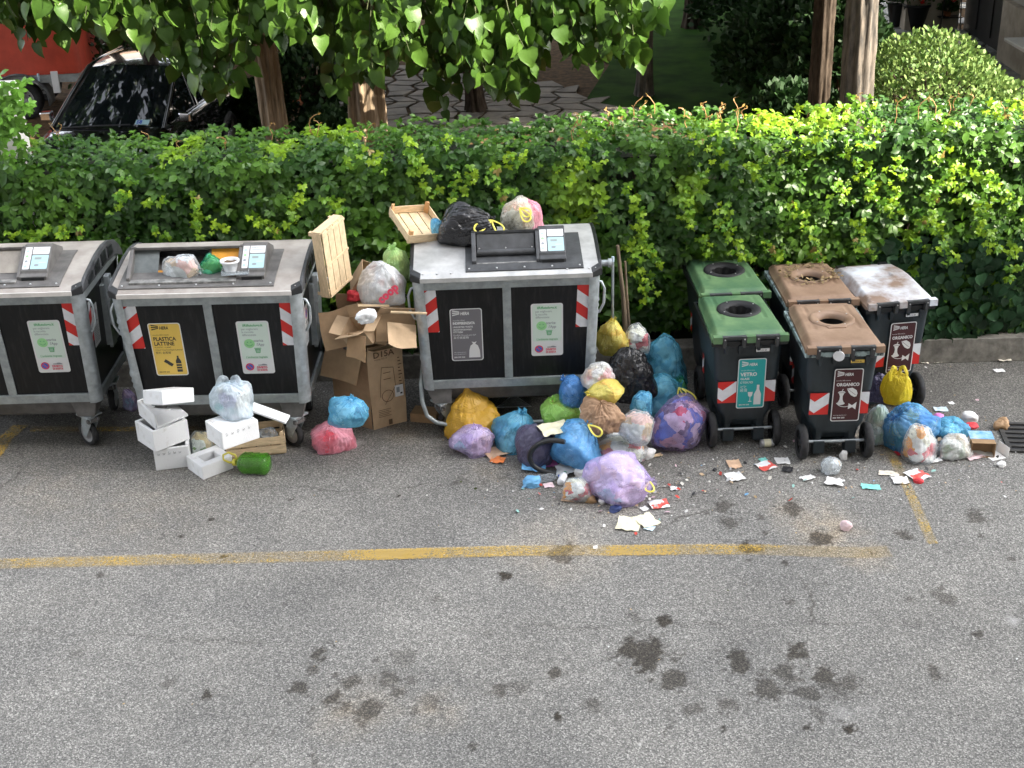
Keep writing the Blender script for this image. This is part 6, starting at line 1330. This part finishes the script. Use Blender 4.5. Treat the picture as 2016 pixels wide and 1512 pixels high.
# ------------------------------------------------------------------ wooden crates
def crate(label, loc, rot, w_, d_, h_, slats=4, rows=2, corner='woodo', base_bars=3, group='wooden fruit crates'):
    root = empty('wooden_crate', label, 'crate', loc, group=group, rot=rot); t = .007
    for i in range(slats):
        b = MB(); x0 = -w_/2+i*w_/slats; b.box((x0+.003, -d_/2, 0), (x0+w_/slats-.006, d_/2, t), 'wood'); b.build('base_slat', root)
    for k_ in range(base_bars):
        y_ = -d_/2+.012+k_*(d_-.044)/(base_bars-1); b = MB(); b.box((-w_/2, y_, -t-.001), (w_/2, y_+.02, -.001), 'wood'); b.build('crossbar', root)
    for j in range(rows):
        z0 = .012+j*(h_/rows); hh = h_/rows-.018
        for s_ in (-1, 1):
            b = MB(); b.box((-w_/2, s_*d_/2-t/2, z0), (w_/2, s_*d_/2+t/2, z0+hh), 'wood'); b.build('side_board', root)
            b = MB(); b.box((s_*w_/2-t/2, -d_/2+.006, z0), (s_*w_/2+t/2, d_/2-.006, z0+hh), 'wood'); b.build('end_board', root)
    for sx in (-1, 1):
        for sy in (-1, 1):
            b = MB(); x0, y0 = sx*(w_/2-.004), sy*(d_/2-.004); b.prism([(x0-sx*t/2, y0-sy*t/2), (x0-sx*.035, y0-sy*t/2), (x0-sx*t/2, y0-sy*.035)], 0, h_+.03, corner, ax='z'); b.build('corner_post', root)
    return root
pc = G(498, 905); crate('wooden crate of mixed rubbish in front of the middle container', (pc.x, pc.y+.20, .012), (0, 0, math.radians(10)), .50, .32, .17, rows=2, corner='wood')
for a in (('blue film scrap inside the wooden crate', 490, 866, 40, 18, 'bluec'), ('clear crumpled bottle film inside the wooden crate', 530, 860, 38, 26, 'clear'), ('greyish plastic scraps at the left of the wooden crate', 455, 874, 44, 20, 'clear')): scrap('plastic_scrap', *a, 'ball', None, LG, z=.12)
pt = P(664, 506, 10.48); crate('wooden crate standing on end on the lifting arm between the containers', (pt.x, 10.48, pt.z), (math.radians(90), math.radians(6), math.radians(-114)), .36, .58, .10, slats=4, rows=1, corner='wood')
pt = P(822, 436, 11.05); crate('shallow wooden tray perched on the left end of the steel lid', (pt.x, 11.02, pt.z-.045), (math.radians(16), math.radians(6), math.radians(26)), .36, .46, .085, slats=4, rows=1)

# ------------------------------------------------------------------ cardboard
def crumple_mesh(o, amp, sc_, seed):
    me = o.data; n_ = len(me.vertices); co = np.empty(n_*3, np.float32); me.vertices.foreach_get('co', co); co = co.reshape(-1, 3)
    d = np.stack([vn(co*sc_+k*7.1, seed+k) for k in range(3)], 1)*amp; me.vertices.foreach_set('co', (co+d).astype(np.float32).ravel()); me.update()
def plate(mb, w_, h_, t, m, T, n_=8):
    """subdivided thin board: u width, v height"""
    us = np.linspace(-w_/2, w_/2, n_); vs = np.linspace(0, h_, n_)
    for z_ in (0, t):
        V = np.array([[(u, v, z_) for u in us] for v in vs]); mb.grid(V if z_ else V[:, ::-1], m, T, smooth=False)
    for (a, c) in (((-w_/2, 0), (w_/2, 0)), ((w_/2, 0), (w_/2, h_)), ((w_/2, h_), (-w_/2, h_)), ((-w_/2, h_), (-w_/2, 0))):
        V = np.array([[(a[0]+(c[0]-a[0])*k/(n_-1), a[1]+(c[1]-a[1])*k/(n_-1), z_) for k in range(n_)] for z_ in (0, t)]); mb.grid(V, m, T, smooth=False)
root = empty('cardboard_box', 'tall battered cardboard box printed D15A standing open between the containers', 'cardboard box', (0, 0, 0))
gc = G(734, 846); root.location = (gc.x, gc.y, 0); HBx = .78
aR = math.radians(28); aL = math.radians(152-8)   # directions of right and left faces from near corner
uR = Vector((math.cos(aR), math.sin(aR), 0)); uL = Vector((math.cos(aL), math.sin(aL), 0)); wR, wL = .33, .43; ln = Vector((-.02, 0, 1))
def face(o, u, w_, z0, h_, m, name, lean=(0, 0, 1), amp=.010, seed=1, t=.006, parent=None):
    v = Vector(lean); mb = MB(); T = frame_T(tuple(Vector(o)+u*w_/2+Vector((0, 0, z0))), tuple(u), tuple(v)); plate(mb, w_, h_, t, m, T); ob = mb.build(name, parent or root); crumple_mesh(ob, amp, 5, seed); return ob
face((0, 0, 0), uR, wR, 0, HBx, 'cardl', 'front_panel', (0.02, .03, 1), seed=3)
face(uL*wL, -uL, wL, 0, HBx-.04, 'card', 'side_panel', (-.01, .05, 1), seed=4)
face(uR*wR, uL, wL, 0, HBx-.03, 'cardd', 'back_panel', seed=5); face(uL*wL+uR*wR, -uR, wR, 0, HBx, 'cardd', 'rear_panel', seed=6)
nR = Vector((math.sin(aR), -math.cos(aR), 0)); nL = Vector((-abs(math.sin(aL)), -abs(math.cos(aL)), 0))
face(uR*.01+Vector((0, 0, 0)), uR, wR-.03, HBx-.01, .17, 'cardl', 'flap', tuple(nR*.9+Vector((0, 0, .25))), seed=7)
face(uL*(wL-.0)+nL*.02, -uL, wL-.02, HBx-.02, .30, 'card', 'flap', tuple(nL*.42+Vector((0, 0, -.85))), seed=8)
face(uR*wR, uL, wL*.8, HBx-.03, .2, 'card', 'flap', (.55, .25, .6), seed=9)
k_ = MB(); T = frame_T(tuple(uR*.02+nR*.012+Vector((.012, 0, .02))), tuple(uR), (.02, .03, 1)); d = Decal(k_, T); d.l = .004
d.text(.02, .66, 'D15A', .078, 'inkbrown', .02, sx=1.05); d.text(.03, .635, 'MODEL NO. 15', .018, 'inkbrown')
d.ring(.13, .28, .052, .057, 'inkbrown', 20); d.line(.07, .42, .09, .56, .004, 'inkbrown'); d.line(.09, .56, .20, .54, .004, 'inkbrown'); d.line(.20, .54, .21, .36, .004, 'inkbrown'); d.line(.21, .36, .10, .20, .004, 'inkbrown'); d.line(.07, .42, .06, .28, .004, 'inkbrown'); d.rect(.10, .44, .17, .445, 'inkbrown'); d.rect(.10, .50, .17, .505, 'inkbrown')
for i in range(9): d.rect(.245, .36+i*.032, .28-.008*(i % 3), .368+i*.032, 'inkbrown')
for i in range(5): d.rect(.03, .09+i*.016, .15-.02*(i % 2), .094+i*.016, 'inkbrown')
d.rect(.12, .0, .155, .05, 'inkbrown'); d.rect(.20, .25, .28, .36, 's_white'); d.up(); d.rect(.215, .29, .245, .34, 's_tgrey'); d.rect(.25, .27, .27, .285, 'ink'); k_.build('print', root)
# smaller cardboard box and flaps jammed on top
def cardbox(label, loc, rot, w_, d_, h_, m='card', flaps=True, seed=3, name='cardboard_box', closed=False):
    root = empty(name, label, 'cardboard box', loc, group=None, rot=rot); b = MB(); openbox(b, w_, d_, h_, .006, m)
    if closed: b.box((-w_/2, -d_/2, h_), (w_/2, d_/2, h_+.006), m)
    b.build('shell', root)
    if flaps:
        for i, (u, o, n_) in enumerate((((1, 0, 0), (0, -d_/2, h_), (0, -1, .5)), ((0, 1, 0), (w_/2, 0, h_), (1, 0, -.3)), ((-1, 0, 0), (0, d_/2, h_), (0, .4, 1)), ((0, -1, 0), (-w_/2, 0, h_), (-1, 0, .6)))):
            q = MB(); plate(q, (w_ if i % 2 == 0 else d_)-.01, min(w_, d_)*.45, .005, 'cardl', frame_T(o, u, n_)); ob = q.build('flap', root); crumple_mesh(ob, .008, 6, seed+i)
    return root
p_ = P(765, 650, 10.35); cardbox('open cardboard box with bent flaps on top of the tall box', (p_.x, 10.48, p_.z-.14), (math.radians(-14), math.radians(10), math.radians(20)), .34, .26, .24, seed=11)
p_ = P(740, 690, 10.2); cardbox('crushed cardboard box sticking out above the printed box', (p_.x-.10, 10.42, p_.z+.03), (math.radians(24), math.radians(-18), math.radians(-25)), .24, .22, .16, m='cardl', seed=21)
p_ = P(705, 548, 10.8); cardbox('torn cardboard box behind the supermarket bag', (p_.x, 10.85, p_.z-.12), (math.radians(20), math.radians(28), math.radians(15)), .18, .18, .24, m='card', seed=31, flaps=False)
p_ = G(838, 832); cardbox('small closed cardboard box flat on the ground by the pedal bar', (p_.x, p_.y+.08, 0), (0, 0, math.radians(-14)), .24, .17, .075, m='cardd', flaps=False, closed=True)
for i, (lb, x_, y_, Yq, w_, h_, rt_, m) in enumerate((('upright cardboard sheet folded behind the open box', 730, 655, 10.55, .30, .34, (80, 10, -20), 'card'), ('bent cardboard flap pointing right at the container', 790, 665, 10.2, .26, .20, (50, 20, 25), 'cardl'), ('cardboard sheet lying over the boxes under the supermarket bag', 755, 622, 10.5, .42, .26, (15, 8, 12), 'card'),
      ('crumpled cardboard sheet filling the gap beside the dark foam rolls', 672, 668, 10.5, .26, .34, (78, -6, 15), 'card'), ('folded cardboard panel behind the dark foam rolls', 700, 640, 10.75, .34, .36, (84, 4, -8), 'cardd'),
      ('narrow cardboard strip standing in the boxes', 700, 690, 10.15, .20, .20, (75, 0, -35), 'cardd'))):
    q = MB(); plate(q, w_, h_, .005, m, None); p_ = P(x_, y_, Yq); ob = q.build('cardboard_sheet', None, loc=(p_.x, Yq, p_.z-.08), rot=tuple(math.radians(a_) for a_ in rt_)); crumple_mesh(ob, .018, 6, 50+i); tag(ob, lb, 'cardboard', 'loose cardboard between the containers')
b = MB(); b.box((-.15, -.012, 0), (.15, .012, .012), 'wood'); p_ = P(805, 617, 10.25); tag(b.build('wood_offcut', loc=(p_.x, 10.25, p_.z), rot=(0, .03, -.1)), 'thin pale wooden slat poking out towards the corner post', 'slat')
b = MB(); b.box((-.13, -.01, 0), (.13, .01, .012), 'wood'); p_ = P(735, 603, 10.3); tag(b.build('wood_offcut', loc=(p_.x, 10.3, p_.z), rot=(0, .15, .3)), 'short wooden slat below the supermarket bag', 'slat')
for i, (x_, y_, lb) in enumerate(((682, 640, 'dark grey foam roll behind the middle container'), (702, 630, 'second dark foam roll right of the first'))):
    p_ = P(x_, y_, 10.7); b = MB(); b.tube([(0, 0, -.22), (.01, 0, -.05), (-.01, .02, .1)], [.03, .035, .03], 'plast', 12); tag(b.build('foam_roll', loc=(p_.x, 10.7, p_.z), rot=(0, .08-.2*i, 0)), lb, 'foam roll')
scrap('wrapper', 'red and white food packet jammed behind the upright crate', 700, 590, 34, 26, 'redp', 'ball', None, LG, Y=10.75)
scrap('wrapper', 'white torn polystyrene chunk on the open cardboard flaps', 722, 634, 44, 34, 'eps', 'ball', None, LG, Y=10.15)

# ------------------------------------------------------------------ small objects
# tub on the ledge
p_ = P(458, 562, 10.30); root = empty('food_tub', 'round plastic tub of brown food on the ledge of the open inlet', 'tub', (p_.x, 10.30, 1.655)); b = MB(); b.lathe([(.05, 0), (.066, .07), (.078, .075), (.080, .09), (.070, .092), (.064, .082), (.062, .05), (.001, .05)], 'white', 28); b.build('tub', root); b = MB(); V = np.array([[(r_*math.cos(a), r_*math.sin(a), .066+.008*math.sin(a*5)*math.sin(r_*90)) for a in np.linspace(0, 6.283, 30, endpoint=False)] for r_ in np.linspace(.001, .063, 8)]); b.grid(V, 'brownfood', wrap=True) if 'brownfood' in M else b.grid(V, 'inkbrown', wrap=True); b.build('food', root)
b = MB(); openbox(b, .22, .13, .03, .003, 'glassy') if 'glassy' in M else openbox(b, .22, .13, .03, .003, F['clear']); p_ = P(468, 573, 10.26); tag(b.build('plastic_tray', loc=(p_.x, 10.27, 1.648), rot=(0, 0, .1)), 'clear plastic tray under the round tub', 'tray')
# green jerrycan bottle with yellow handle, lying
M['bottleg'] = mat('bottle_green', (.06, .24, .014), .07, 0, .7, alpha=.58, edge=.25, var=.3, vscale=12)
p_ = G(503, 932); root = empty('jerrycan', 'green ribbed plastic bottle with yellow handle lying before the wooden crate', 'bottle', (p_.x, p_.y+.02, .085), rot=(0, 0, math.radians(-10)))
V = []; prof = [(-.17, .018), (-.155, .022), (-.15, .035), (-.12, .068), (-.09, .082), (-.08, .078), (-.03, .083), (-.02, .078), (.03, .083), (.04, .078), (.09, .083), (.11, .080), (.125, .06), (.127, .001)]
for x_, r_ in prof:
    sq = min(1, r_/.08)**2; V.append([(x_, r_*math.copysign(abs(math.cos(a))**(1-.42*sq), math.cos(a)), r_*math.copysign(abs(math.sin(a))**(1-.42*sq), math.sin(a))) for a in np.linspace(0, 2*math.pi, 40, endpoint=False)])
b = MB(); b.grid(np.array(V), 'bottleg', wrap=True); b.build('body', root)
b = MB(); b.tube([(-.15, 0, .02), (-.16, -.01, .075), (-.21, -.02, .10), (-.26, -.02, .075), (-.265, -.02, .03), (-.22, -.01, .0), (-.16, 0, .0)], .009, 'lime', 8); b.cyl((-.19, 0, 0), (-.165, 0, 0), .03, 'lime', 16); b.build('handle', root)
# black curved hose
pts = [(1112, 870, .40), (1088, 866, .40), (1064, 871, .36), (1047, 884, .28), (1041, 900, .20), (1048, 916, .12), (1066, 927, .07), (1095, 933, .05)]
P3 = np.array([tuple(G(x_, y_, z_)) for x_, y_, z_ in pts]); tt = np.linspace(0, 7, 40); PP = np.stack([np.interp(tt, range(8), P3[:, k]) for k in range(3)], 1)
for _ in range(6): PP[1:-1] = (PP[:-2]+PP[1:-1]*2+PP[2:])/4
b = MB(); b.tube(PP, .021, 'hose', 12); tag(b.build('hose'), 'thick black hose curving round the grey violet bag', 'hose')
# bottles and cans
def bottle(label, px, py, L_, r_, m, capm, ang, z=None):
    p_ = G(px, py, r_); root = empty('plastic_bottle', label, 'bottle', (p_.x, p_.y, r_ if z is None else z), rot=(0, 0, ang)); b = MB(); T = Matrix.Rotation(math.pi/2, 4, 'Y')
    b.lathe([(.001, -L_/2), (r_*.9, -L_/2), (r_, -L_*.4), (r_*.93, -L_*.1), (r_, 0), (r_*.95, L_*.2), (r_*.35, L_*.42), (r_*.33, L_*.46), (.001, L_*.46)], m, 20, T); b.build('body', root); b = MB(); b.cyl((L_*.45, 0, 0), (L_*.51, 0, 0), r_*.4, capm, 14); b.build('cap', root); return root
bottle('white bottle with green label standing in the litter by the hose', 1108, 940, .17, .032, 'white', 's_green', 1.3); bottle('clear squashed water bottle left of the white bottle', 1080, 940, .18, .034, F['clear'], 's_blue', .2)
p_ = G(1510, 872, .035); b = MB(); b.cyl((-.055, 0, 0), (.055, 0, 0), .034, 'rim', 20); b.cyl((-.03, 0, 0), (.03, 0, 0), .0345, 'cream', 20); tag(b.build('drink_can', loc=(p_.x, p_.y, .035), rot=(0, 0, .1)), 'cream and silver drink can lying under the green bin', 'can')
# box with blue print, white carton, drain
M['bluebox'] = mat('blue_print', (.08, .30, .62), .5, col2=(.45, .62, .75), vscale=14)
p_ = G(1932, 890); b = MB(); openbox(b, .19, .13, .10, .004, 'cardd', Matrix.Translation((0, -.06, .065)) @ Matrix.Rotation(math.radians(88), 4, 'X')); b.box((-.097, -.075, .128), (.097, .07, .133), 'bluebox'); tag(b.build('food_carton', loc=(p_.x, p_.y+.06, .0), rot=(0, 0, math.radians(-8))), 'small open blue printed carton among the litter at the right', 'carton')
p_ = G(1968, 905); root = empty('white_carton', 'torn open white carton at the right edge of the litter', 'carton', (p_.x, p_.y, .004), rot=(0, 0, .35))
for i, (w_, h_, T) in enumerate(((.14, .14, Matrix.Identity(4)), (.14, .09, Matrix.Translation((.075, .07, 0)) @ Matrix.Rotation(math.radians(90), 4, 'Z') @ Matrix.Rotation(math.radians(100), 4, 'X')), (.05, .16, Matrix.Translation((-.06, .10, .01)) @ Matrix.Rotation(.5, 4, 'Z')))):
    q = MB(); plate(q, w_, h_, .003, 'paper', T, 5); crumple_mesh(q.build('panel', root), .006, 9, 70+i)
g0, g1, g2_ = G(1962, 838), G(2040, 850), G(1985, 905); b = MB(); M['iron'] = mat('cast_iron', (.05, .048, .045), .7, .4, var=.3, bump=.3)
w_, l_ = .50, .50; b.box((0, -l_, .004), (w_, 0, .008), 'blackc')
for i in range(7): b.box((0, -l_+i*l_/6-.018, .008), (w_, -l_+i*l_/6+.018, .022), 'iron')
for x_ in (0, w_/2-.02, w_-.04): b.box((x_, -l_, .0085), (x_+.04, 0, .0205), 'iron')
tag(b.build('drain_grate', loc=(g0.x+.0, g0.y+.02, 0), rot=(0, 0, math.radians(-8)), bevel=.002), 'rusty iron drain grate at the right edge', 'drain grate')
# clear triangular rack under the container, leaning
b = MB(); b.prism([(-.15, 0), (.15, 0), (0, .10)], -.006, .006, F['clear'], ax='y'); b.tube([(-.16, 0, 0), (.16, 0, 0), (0, 0, .115)], .004, 'white', 6, closed=True); p_ = G(1012, 806); tag(b.build('plastic_rack', loc=(p_.x, p_.y+.05, .0), rot=(-.5, 0, 0)), 'clear triangular plastic rack under the steel container', 'rack')
# dry leaves heaped on the rear brown bin
r = np.random.default_rng(5); n_ = 170; a = r.uniform(0, 6.28, n_); rr = r.uniform(.17, .27, n_); ps = np.stack([2.70+rr*np.cos(a), 10.77+.50+rr*.95*np.sin(a), 1.098+r.uniform(0, .025, n_)-.10*np.clip(rr-.22, 0, 1)], 1)
v, f, c_ = place(LI, ps, r.normal(0, 1, (n_, 3))*(1, 1, .2), np.array([[0, 0, 1.]])+r.normal(0, .4, (n_, 3)), r.uniform(.02, .045, n_), np.array([[.34, .25, .13]])*r.uniform(.5, 1.3, (n_, 1))); tag(fastmesh('dry_leaves', v, f, ['leafd'], c_), 'dry leaf litter heaped round the hole of the rear brown bin', 'leaf litter', kind='stuff')
b = MB(); b.cyl((0, 0, 0), (.012, -.004, .0), .045, 'white', 20); tag(b.build('round_sticker', loc=(2.665-.06, 9.735, .985), rot=(0, -.1, math.pi/2)), 'white round lid tag on the rim of the front brown bin', 'tag')

# ------------------------------------------------------------------ vehicles behind the hedge
M['carp'] = mat('car_paint_black', (.008, .008, .010), .12, 0, .6, coat=1.); M['carg'] = mat('car_glass', (.006, .008, .010), .03, 0, .9); M['chrome'] = mat('chrome', (.6, .6, .62), .12, 1.)
M['tarp'] = mat('red_tarpaulin', (.50, .065, .035), .5, var=.15, vscale=3, bump=.15, bscale=8); M['fender'] = mat('grey_fender', (.09, .095, .10), .5, var=.2)
def carwheel(root, x, y, r_, rimm='rim'):
    T = Matrix.Translation((x, y, r_)) @ Matrix.Rotation(math.pi/2, 4, 'Y'); b = MB(); b.lathe([(r_*.62, -.09), (r_*.92, -.10), (r_, -.07), (r_, .07), (r_*.92, .10), (r_*.62, .09), (r_*.62, -.09)], 'tyre', 36, T); w_ = b.build('wheel', root)
    b = MB(); b.lathe([(.001, -.06), (r_*.25, -.065), (r_*.3, -.04), (r_*.55, -.05), (r_*.64, -.09), (r_*.64, .09), (r_*.55, .05), (r_*.3, .04), (r_*.25, .065), (.001, .06)], rimm, 36, T)
    for q in range(12): a = q*math.pi/6; b.cyl((math.sin(a)*r_*.43, math.cos(a)*r_*.43, -.052), (math.sin(a)*r_*.43, math.cos(a)*r_*.43, -.046), r_*.05, 'blackc', 8, T=T)
    b.build('rim', w_)
def car():
    pc_ = P(212, 240, 17.75); root = empty('parked_car', 'black estate car parked behind the hedge under the lime branches', 'car', (pc_.x, 17.75, .0), rot=(0, 0, math.radians(-8)))
    # stations along y from windscreen base (0) back; nose towards -y
    st = [(-1.15, .62, .50, .60), (-1.05, .74, .66, .80), (-.6, .84, .66, .92), (.0, .86, .66, 1.0), (.05, .87, .66, 1.0), (.9, .88, .66, 1.0), (2.2, .88, .66, .98), (3.1, .82, .66, .95), (3.3, .74, .55, .85)]
    V = []
    for y_, hw, _, zt in st:
        V.append([(-hw*.96, y_, .22), (-hw, y_, .45), (-hw, y_, zt-.18), (-hw*.95, y_, zt-.04), (-hw*.8, y_, zt), (0, y_, zt+.03), (hw*.8, y_, zt), (hw*.95, y_, zt-.04), (hw, y_, zt-.18), (hw, y_, .45), (hw*.96, y_, .22)])
    b = MB(); b.grid(np.array(V), 'carp'); 
    for k_ in (0, -1): b.add(V[k_], [tuple(range(11))], 'carp')
    b.build('body', root)
    # greenhouse: roof + pillars
    zb, zr = .985, 1.58; W0, W1 = .78, .62; y0, y1, y2, y3 = -.02, 1.05, 2.6, 3.05
    b = MB(); V = np.array([[(sx*(W1-.0)*math.cos((abs(sx))**4*.25), y_, z_+.035*(1-sx*sx)) for sx in np.linspace(-1, 1, 11)] for y_, z_ in ((y1, zr-.02), (y1+.2, zr+.005), (1.6, zr+.02), (2.2, zr), (y2, zr-.04))]); b.grid(V, 'carp'); b.build('roof', root)
    def quad(name, pts, m, th=.0): q = MB(); q.add(pts, [(0, 1, 2, 3)], m); return q.build(name, root)
    q = MB(); V = np.array([[(sx*(W0-.03+(W1-W0)*t), y0+(y1-y0)*t-.10*(1-sx*sx)*(1-t)*.6-.04*(1-sx*sx), zb+(zr-.02-zb)*t+.035*(1-sx*sx)*t) for sx in np.linspace(-1, 1, 15)] for t in np.linspace(0, 1, 10)]); q.grid(V, 'carg'); ws = q.build('windscreen', root)
    q = MB(); T = frame_T((.42, .02-.085, zb+.05), (1, 0, 0), (0, y1-y0, zr-zb)); d = Decal(q, T); d.l = .012; d.rrect(-.02, .0, .17, .09, .008, 's_cyan'); d.up(); d.rect(0.0, .01, .07, .08, 's_blue'); d.up(); d.disc(.03, .06, .009, 's_white', 8); d.ring(.035, .035, .014, .02, 's_white', 10, 90, 360); q.build('parking_permit', ws)
    for sx in (-1, 1):
        quad('side_window', [(sx*W0, .22, zb), (sx*W0, 2.5, zb), (sx*(W1+.015), 2.3, zr-.05), (sx*(W1+.015), 1.12, zr-.04)] if sx > 0 else [(sx*W0, 2.5, zb), (sx*W0, .22, zb), (sx*(W1+.015), 1.12, zr-.04), (sx*(W1+.015), 2.3, zr-.05)], 'carg')
        q = MB(); q.tube([(sx*(W0-.0), y0-.02, zb-.01), (sx*(W0*.5+W1*.5+.01), (y0+y1)/2, (zb+zr)/2), (sx*(W1+.01), y1, zr-.015), (sx*(W1+.03), y1+.5, zr), (sx*(W1+.03), 2.3, zr-.01), (sx*(W0-.03), y3, zb)], .032, 'carp', 8)
        for yy in (1.25, 2.1): q.tube([(sx*(W0+.004), yy, zb), (sx*(W1+.02), yy, zr-.03)], .026, 'carp', 6)
        q.tube([(sx*(W0+.012), .2, zb+.005), (sx*(W0+.012), 2.6, zb+.005)], .009, 'chrome', 6); q.build('pillar', root)
        q = MB(); q.hexa([(sx*.90, .22, 1.0), (sx*1.06, .22, 1.0), (sx*1.06, .34, 1.0), (sx*.90, .34, 1.0), (sx*.90, .22, 1.13), (sx*1.06, .22, 1.12), (sx*1.06, .34, 1.12), (sx*.90, .34, 1.13)] if sx > 0 else [(-1.06, .22, 1.0), (-.90, .22, 1.0), (-.90, .34, 1.0), (-1.06, .34, 1.0), (-1.06, .22, 1.12), (-.90, .22, 1.13), (-.90, .34, 1.13), (-1.06, .34, 1.12)], 'chrome'); q.box((min(sx*.84, sx*.92), .25, 1.0), (max(sx*.84, sx*.92), .31, 1.04), 'carp'); q.build('wing_mirror', root, bevel=.02)
        q = MB(); q.hexa([(sx*.66-.12, -1.12, .60), (sx*.66+.12, -1.08, .60), (sx*.66+.12, -.9, .60), (sx*.66-.12, -.95, .60), (sx*.66-.12, -1.08, .74), (sx*.66+.12, -1.03, .74), (sx*.66+.12, -.85, .78), (sx*.66-.12, -.9, .78)], 'white'); q.build('headlight', root, bevel=.02)
        for yy in (-.55, 2.25): carwheel(root, sx*.80, yy, .32)
    q = MB(); q.add([(-.7, y3, zb), (.7, y3, zb), (W1, y2, zr-.04), (-W1, y2, zr-.04)], [(0, 1, 2, 3)], 'carg'); q.build('rear_window', root)
    q = MB(); q.tube([(-.62, -.08, .995), (-.1, -.13, 1.04), (.35, -.10, 1.05)], .010, 'blackc', 6); q.build('wiper', root)
    return root
car()
pt_ = G(50, 238); root = empty('box_trailer', 'trailer with red tarpaulin cover behind the hedge at the far left', 'trailer', (pt_.x, pt_.y, 0), rot=(0, 0, math.radians(4)))
b = MB(); V = []
for z_ in np.linspace(.75, 2.6, 8): V.append([(-2.4, 0, z_), (-1.5, -.01+.01*math.sin(z_*9), z_), (-.6, .012*math.sin(z_*7), z_), (.2, .01*math.sin(z_*5), z_), (.98, 0, z_), (1.02, .04, z_), (1.02, 1.6, z_), (-2.4, 1.6, z_)])
b.grid(np.array(V), 'tarp', wrap=True); b.add([(-2.4, 0, 2.6), (1.02, 0, 2.6), (1.02, 1.6, 2.6), (-2.4, 1.6, 2.6)], [(0, 1, 2, 3)], 'tarp'); b.build('tarpaulin', root)
b = MB(); b.box((-2.4, -.02, .62), (1.0, 1.6, .745), 'galv'); b.box((.55, -.04, .45), (.66, .02, .8), 'white'); b.cyl((.35, -.04, .66), (.35, -.04, .78), .02, 'paleb', 10); b.build('chassis', root)
r_ = .33
for (x_, y_) in ((0, .12), (0, 1.45)):
    T = Matrix.Translation((x_, y_, r_)) @ Matrix.Rotation(math.pi/2, 4, 'X'); b = MB(); b.lathe([(r_*.6, -.08), (r_*.92, -.09), (r_, -.06), (r_, .06), (r_*.92, .09), (r_*.6, .08), (r_*.6, -.08)], 'tyre', 36, T); w_ = b.build('wheel', root)
    b = MB(); b.lathe([(.001, -.05), (r_*.2, -.05), (r_*.25, .03), (r_*.5, .045), (r_*.6, .085), (r_*.6, -.085)], 'rim', 30, T)
    for q in range(12): a = q*math.pi/6; b.cyl((math.sin(a)*r_*.42, math.cos(a)*r_*.42, .03), (math.sin(a)*r_*.42, math.cos(a)*r_*.42, .052), .016, 'blackc', 8, T=T)
    b.build('rim', w_)
b = MB(); V = []
for k_ in range(15): a = math.radians(-10+200*k_/14); V.append([(-.46*math.cos(a)*-1*-1, -.10, .33+.44*math.sin(a)), (-.46*math.cos(a), .28, .33+.44*math.sin(a))])
b.grid(np.array(V), 'fender'); b.build('mudguard', root, solid=.02)

# grit, butts and leaf crumbs gathered on the road
r = np.random.default_rng(77); n_ = 900; xx = r.uniform(-5, 5.2, n_); yy = 11.62-r.exponential(.35, n_); k_ = 420; xx[:k_] = r.normal(.9, .75, k_); yy[:k_] = r.normal(9.75, .35, k_); q_ = 180; xx[k_:k_+q_] = r.normal(3.2, .6, q_); yy[k_:k_+q_] = r.normal(9.9, .35, q_); m_ = 60; xx[-m_:] = r.uniform(-4, 4, m_); yy[-m_:] = r.uniform(6.5, 9.5, m_)
ps = np.stack([xx, yy, np.full(n_, .012)], 1); pal = np.array([(.30, .22, .12), (.05, .045, .04), (.5, .48, .44), (.42, .30, .16), (.7, .7, .68), (.08, .10, .04)])[r.integers(0, 6, n_)]
v, f, c_ = place(LI, ps, r.normal(0, 1, (n_, 3))*(1, 1, .15), np.array([[0, 0, 1.]])+r.normal(0, .35, (n_, 3)), r.uniform(.006, .022, n_)*(1+(r.random(n_) < .05)), pal); v[:, 2] = np.maximum(v[:, 2], .006); tag(fastmesh('grit', v, f, ['leafd'], c_), 'fine grit and leaf crumbs scattered over the asphalt', 'grit', kind='stuff')
p_ = P(1206, 600, 11.2); b = MB(); b.cyl((0, 0, 0), (0, 0, 1.30), .012, 'galvl', 10); b.cyl((0, 0, 1.30), (0, 0, 1.345), .014, 'paleb', 10); tag(b.build('metal_pole', loc=(p_.x, 11.2, 0)), 'thin metal pole with pale blue tip standing right of the steel container', 'pole')
p_ = P(1226, 600, 11.45); b = MB(); b.tube([(.06, 0, 0), (.03, 0, .5), (.0, 0, .9), (-.05, .03, 1.35)], [.028, .024, .02, .016], 'bark2', 8); b.tube([(.11, 0, 0), (.05, .02, .7), (.02, .02, 1.2)], [.018, .015, .01], 'bark2', 6); tag(b.build('vine_stem', loc=(p_.x, 11.45, 0)), 'old woody vine stem rising behind the yellow see-through bag', 'stem')

n_ = 190; xx = r.normal(.95, .55, n_); yy = r.normal(9.42, .22, n_); xx[110:160] = r.normal(3.35, .5, 50); yy[110:160] = r.normal(9.95, .25, 50); xx[160:] = r.normal(2.2, .7, 30); yy[160:] = r.normal(9.4, .2, 30)
pal = np.array([(.74, .73, .71), (.74, .73, .71), (.70, .68, .62), (.20, .42, .66), (.70, .50, .55), (.55, .40, .26), (.06, .06, .06), (.60, .08, .06), (.30, .55, .50)])[r.integers(0, 9, n_)]
v, f, c_ = place(LI, np.stack([xx, yy, np.full(n_, .018)], 1), r.normal(0, 1, (n_, 3))*(1, 1, .3), np.array([[0, 0, 1.]])+r.normal(0, .5, (n_, 3)), r.uniform(.018, .055, n_), pal); v[:, 2] = np.maximum(v[:, 2], .006); tag(fastmesh('litter_crumbs', v, f, ['leafd'], c_), 'torn bits of paper and film strewn around the refuse piles', 'litter', kind='stuff')
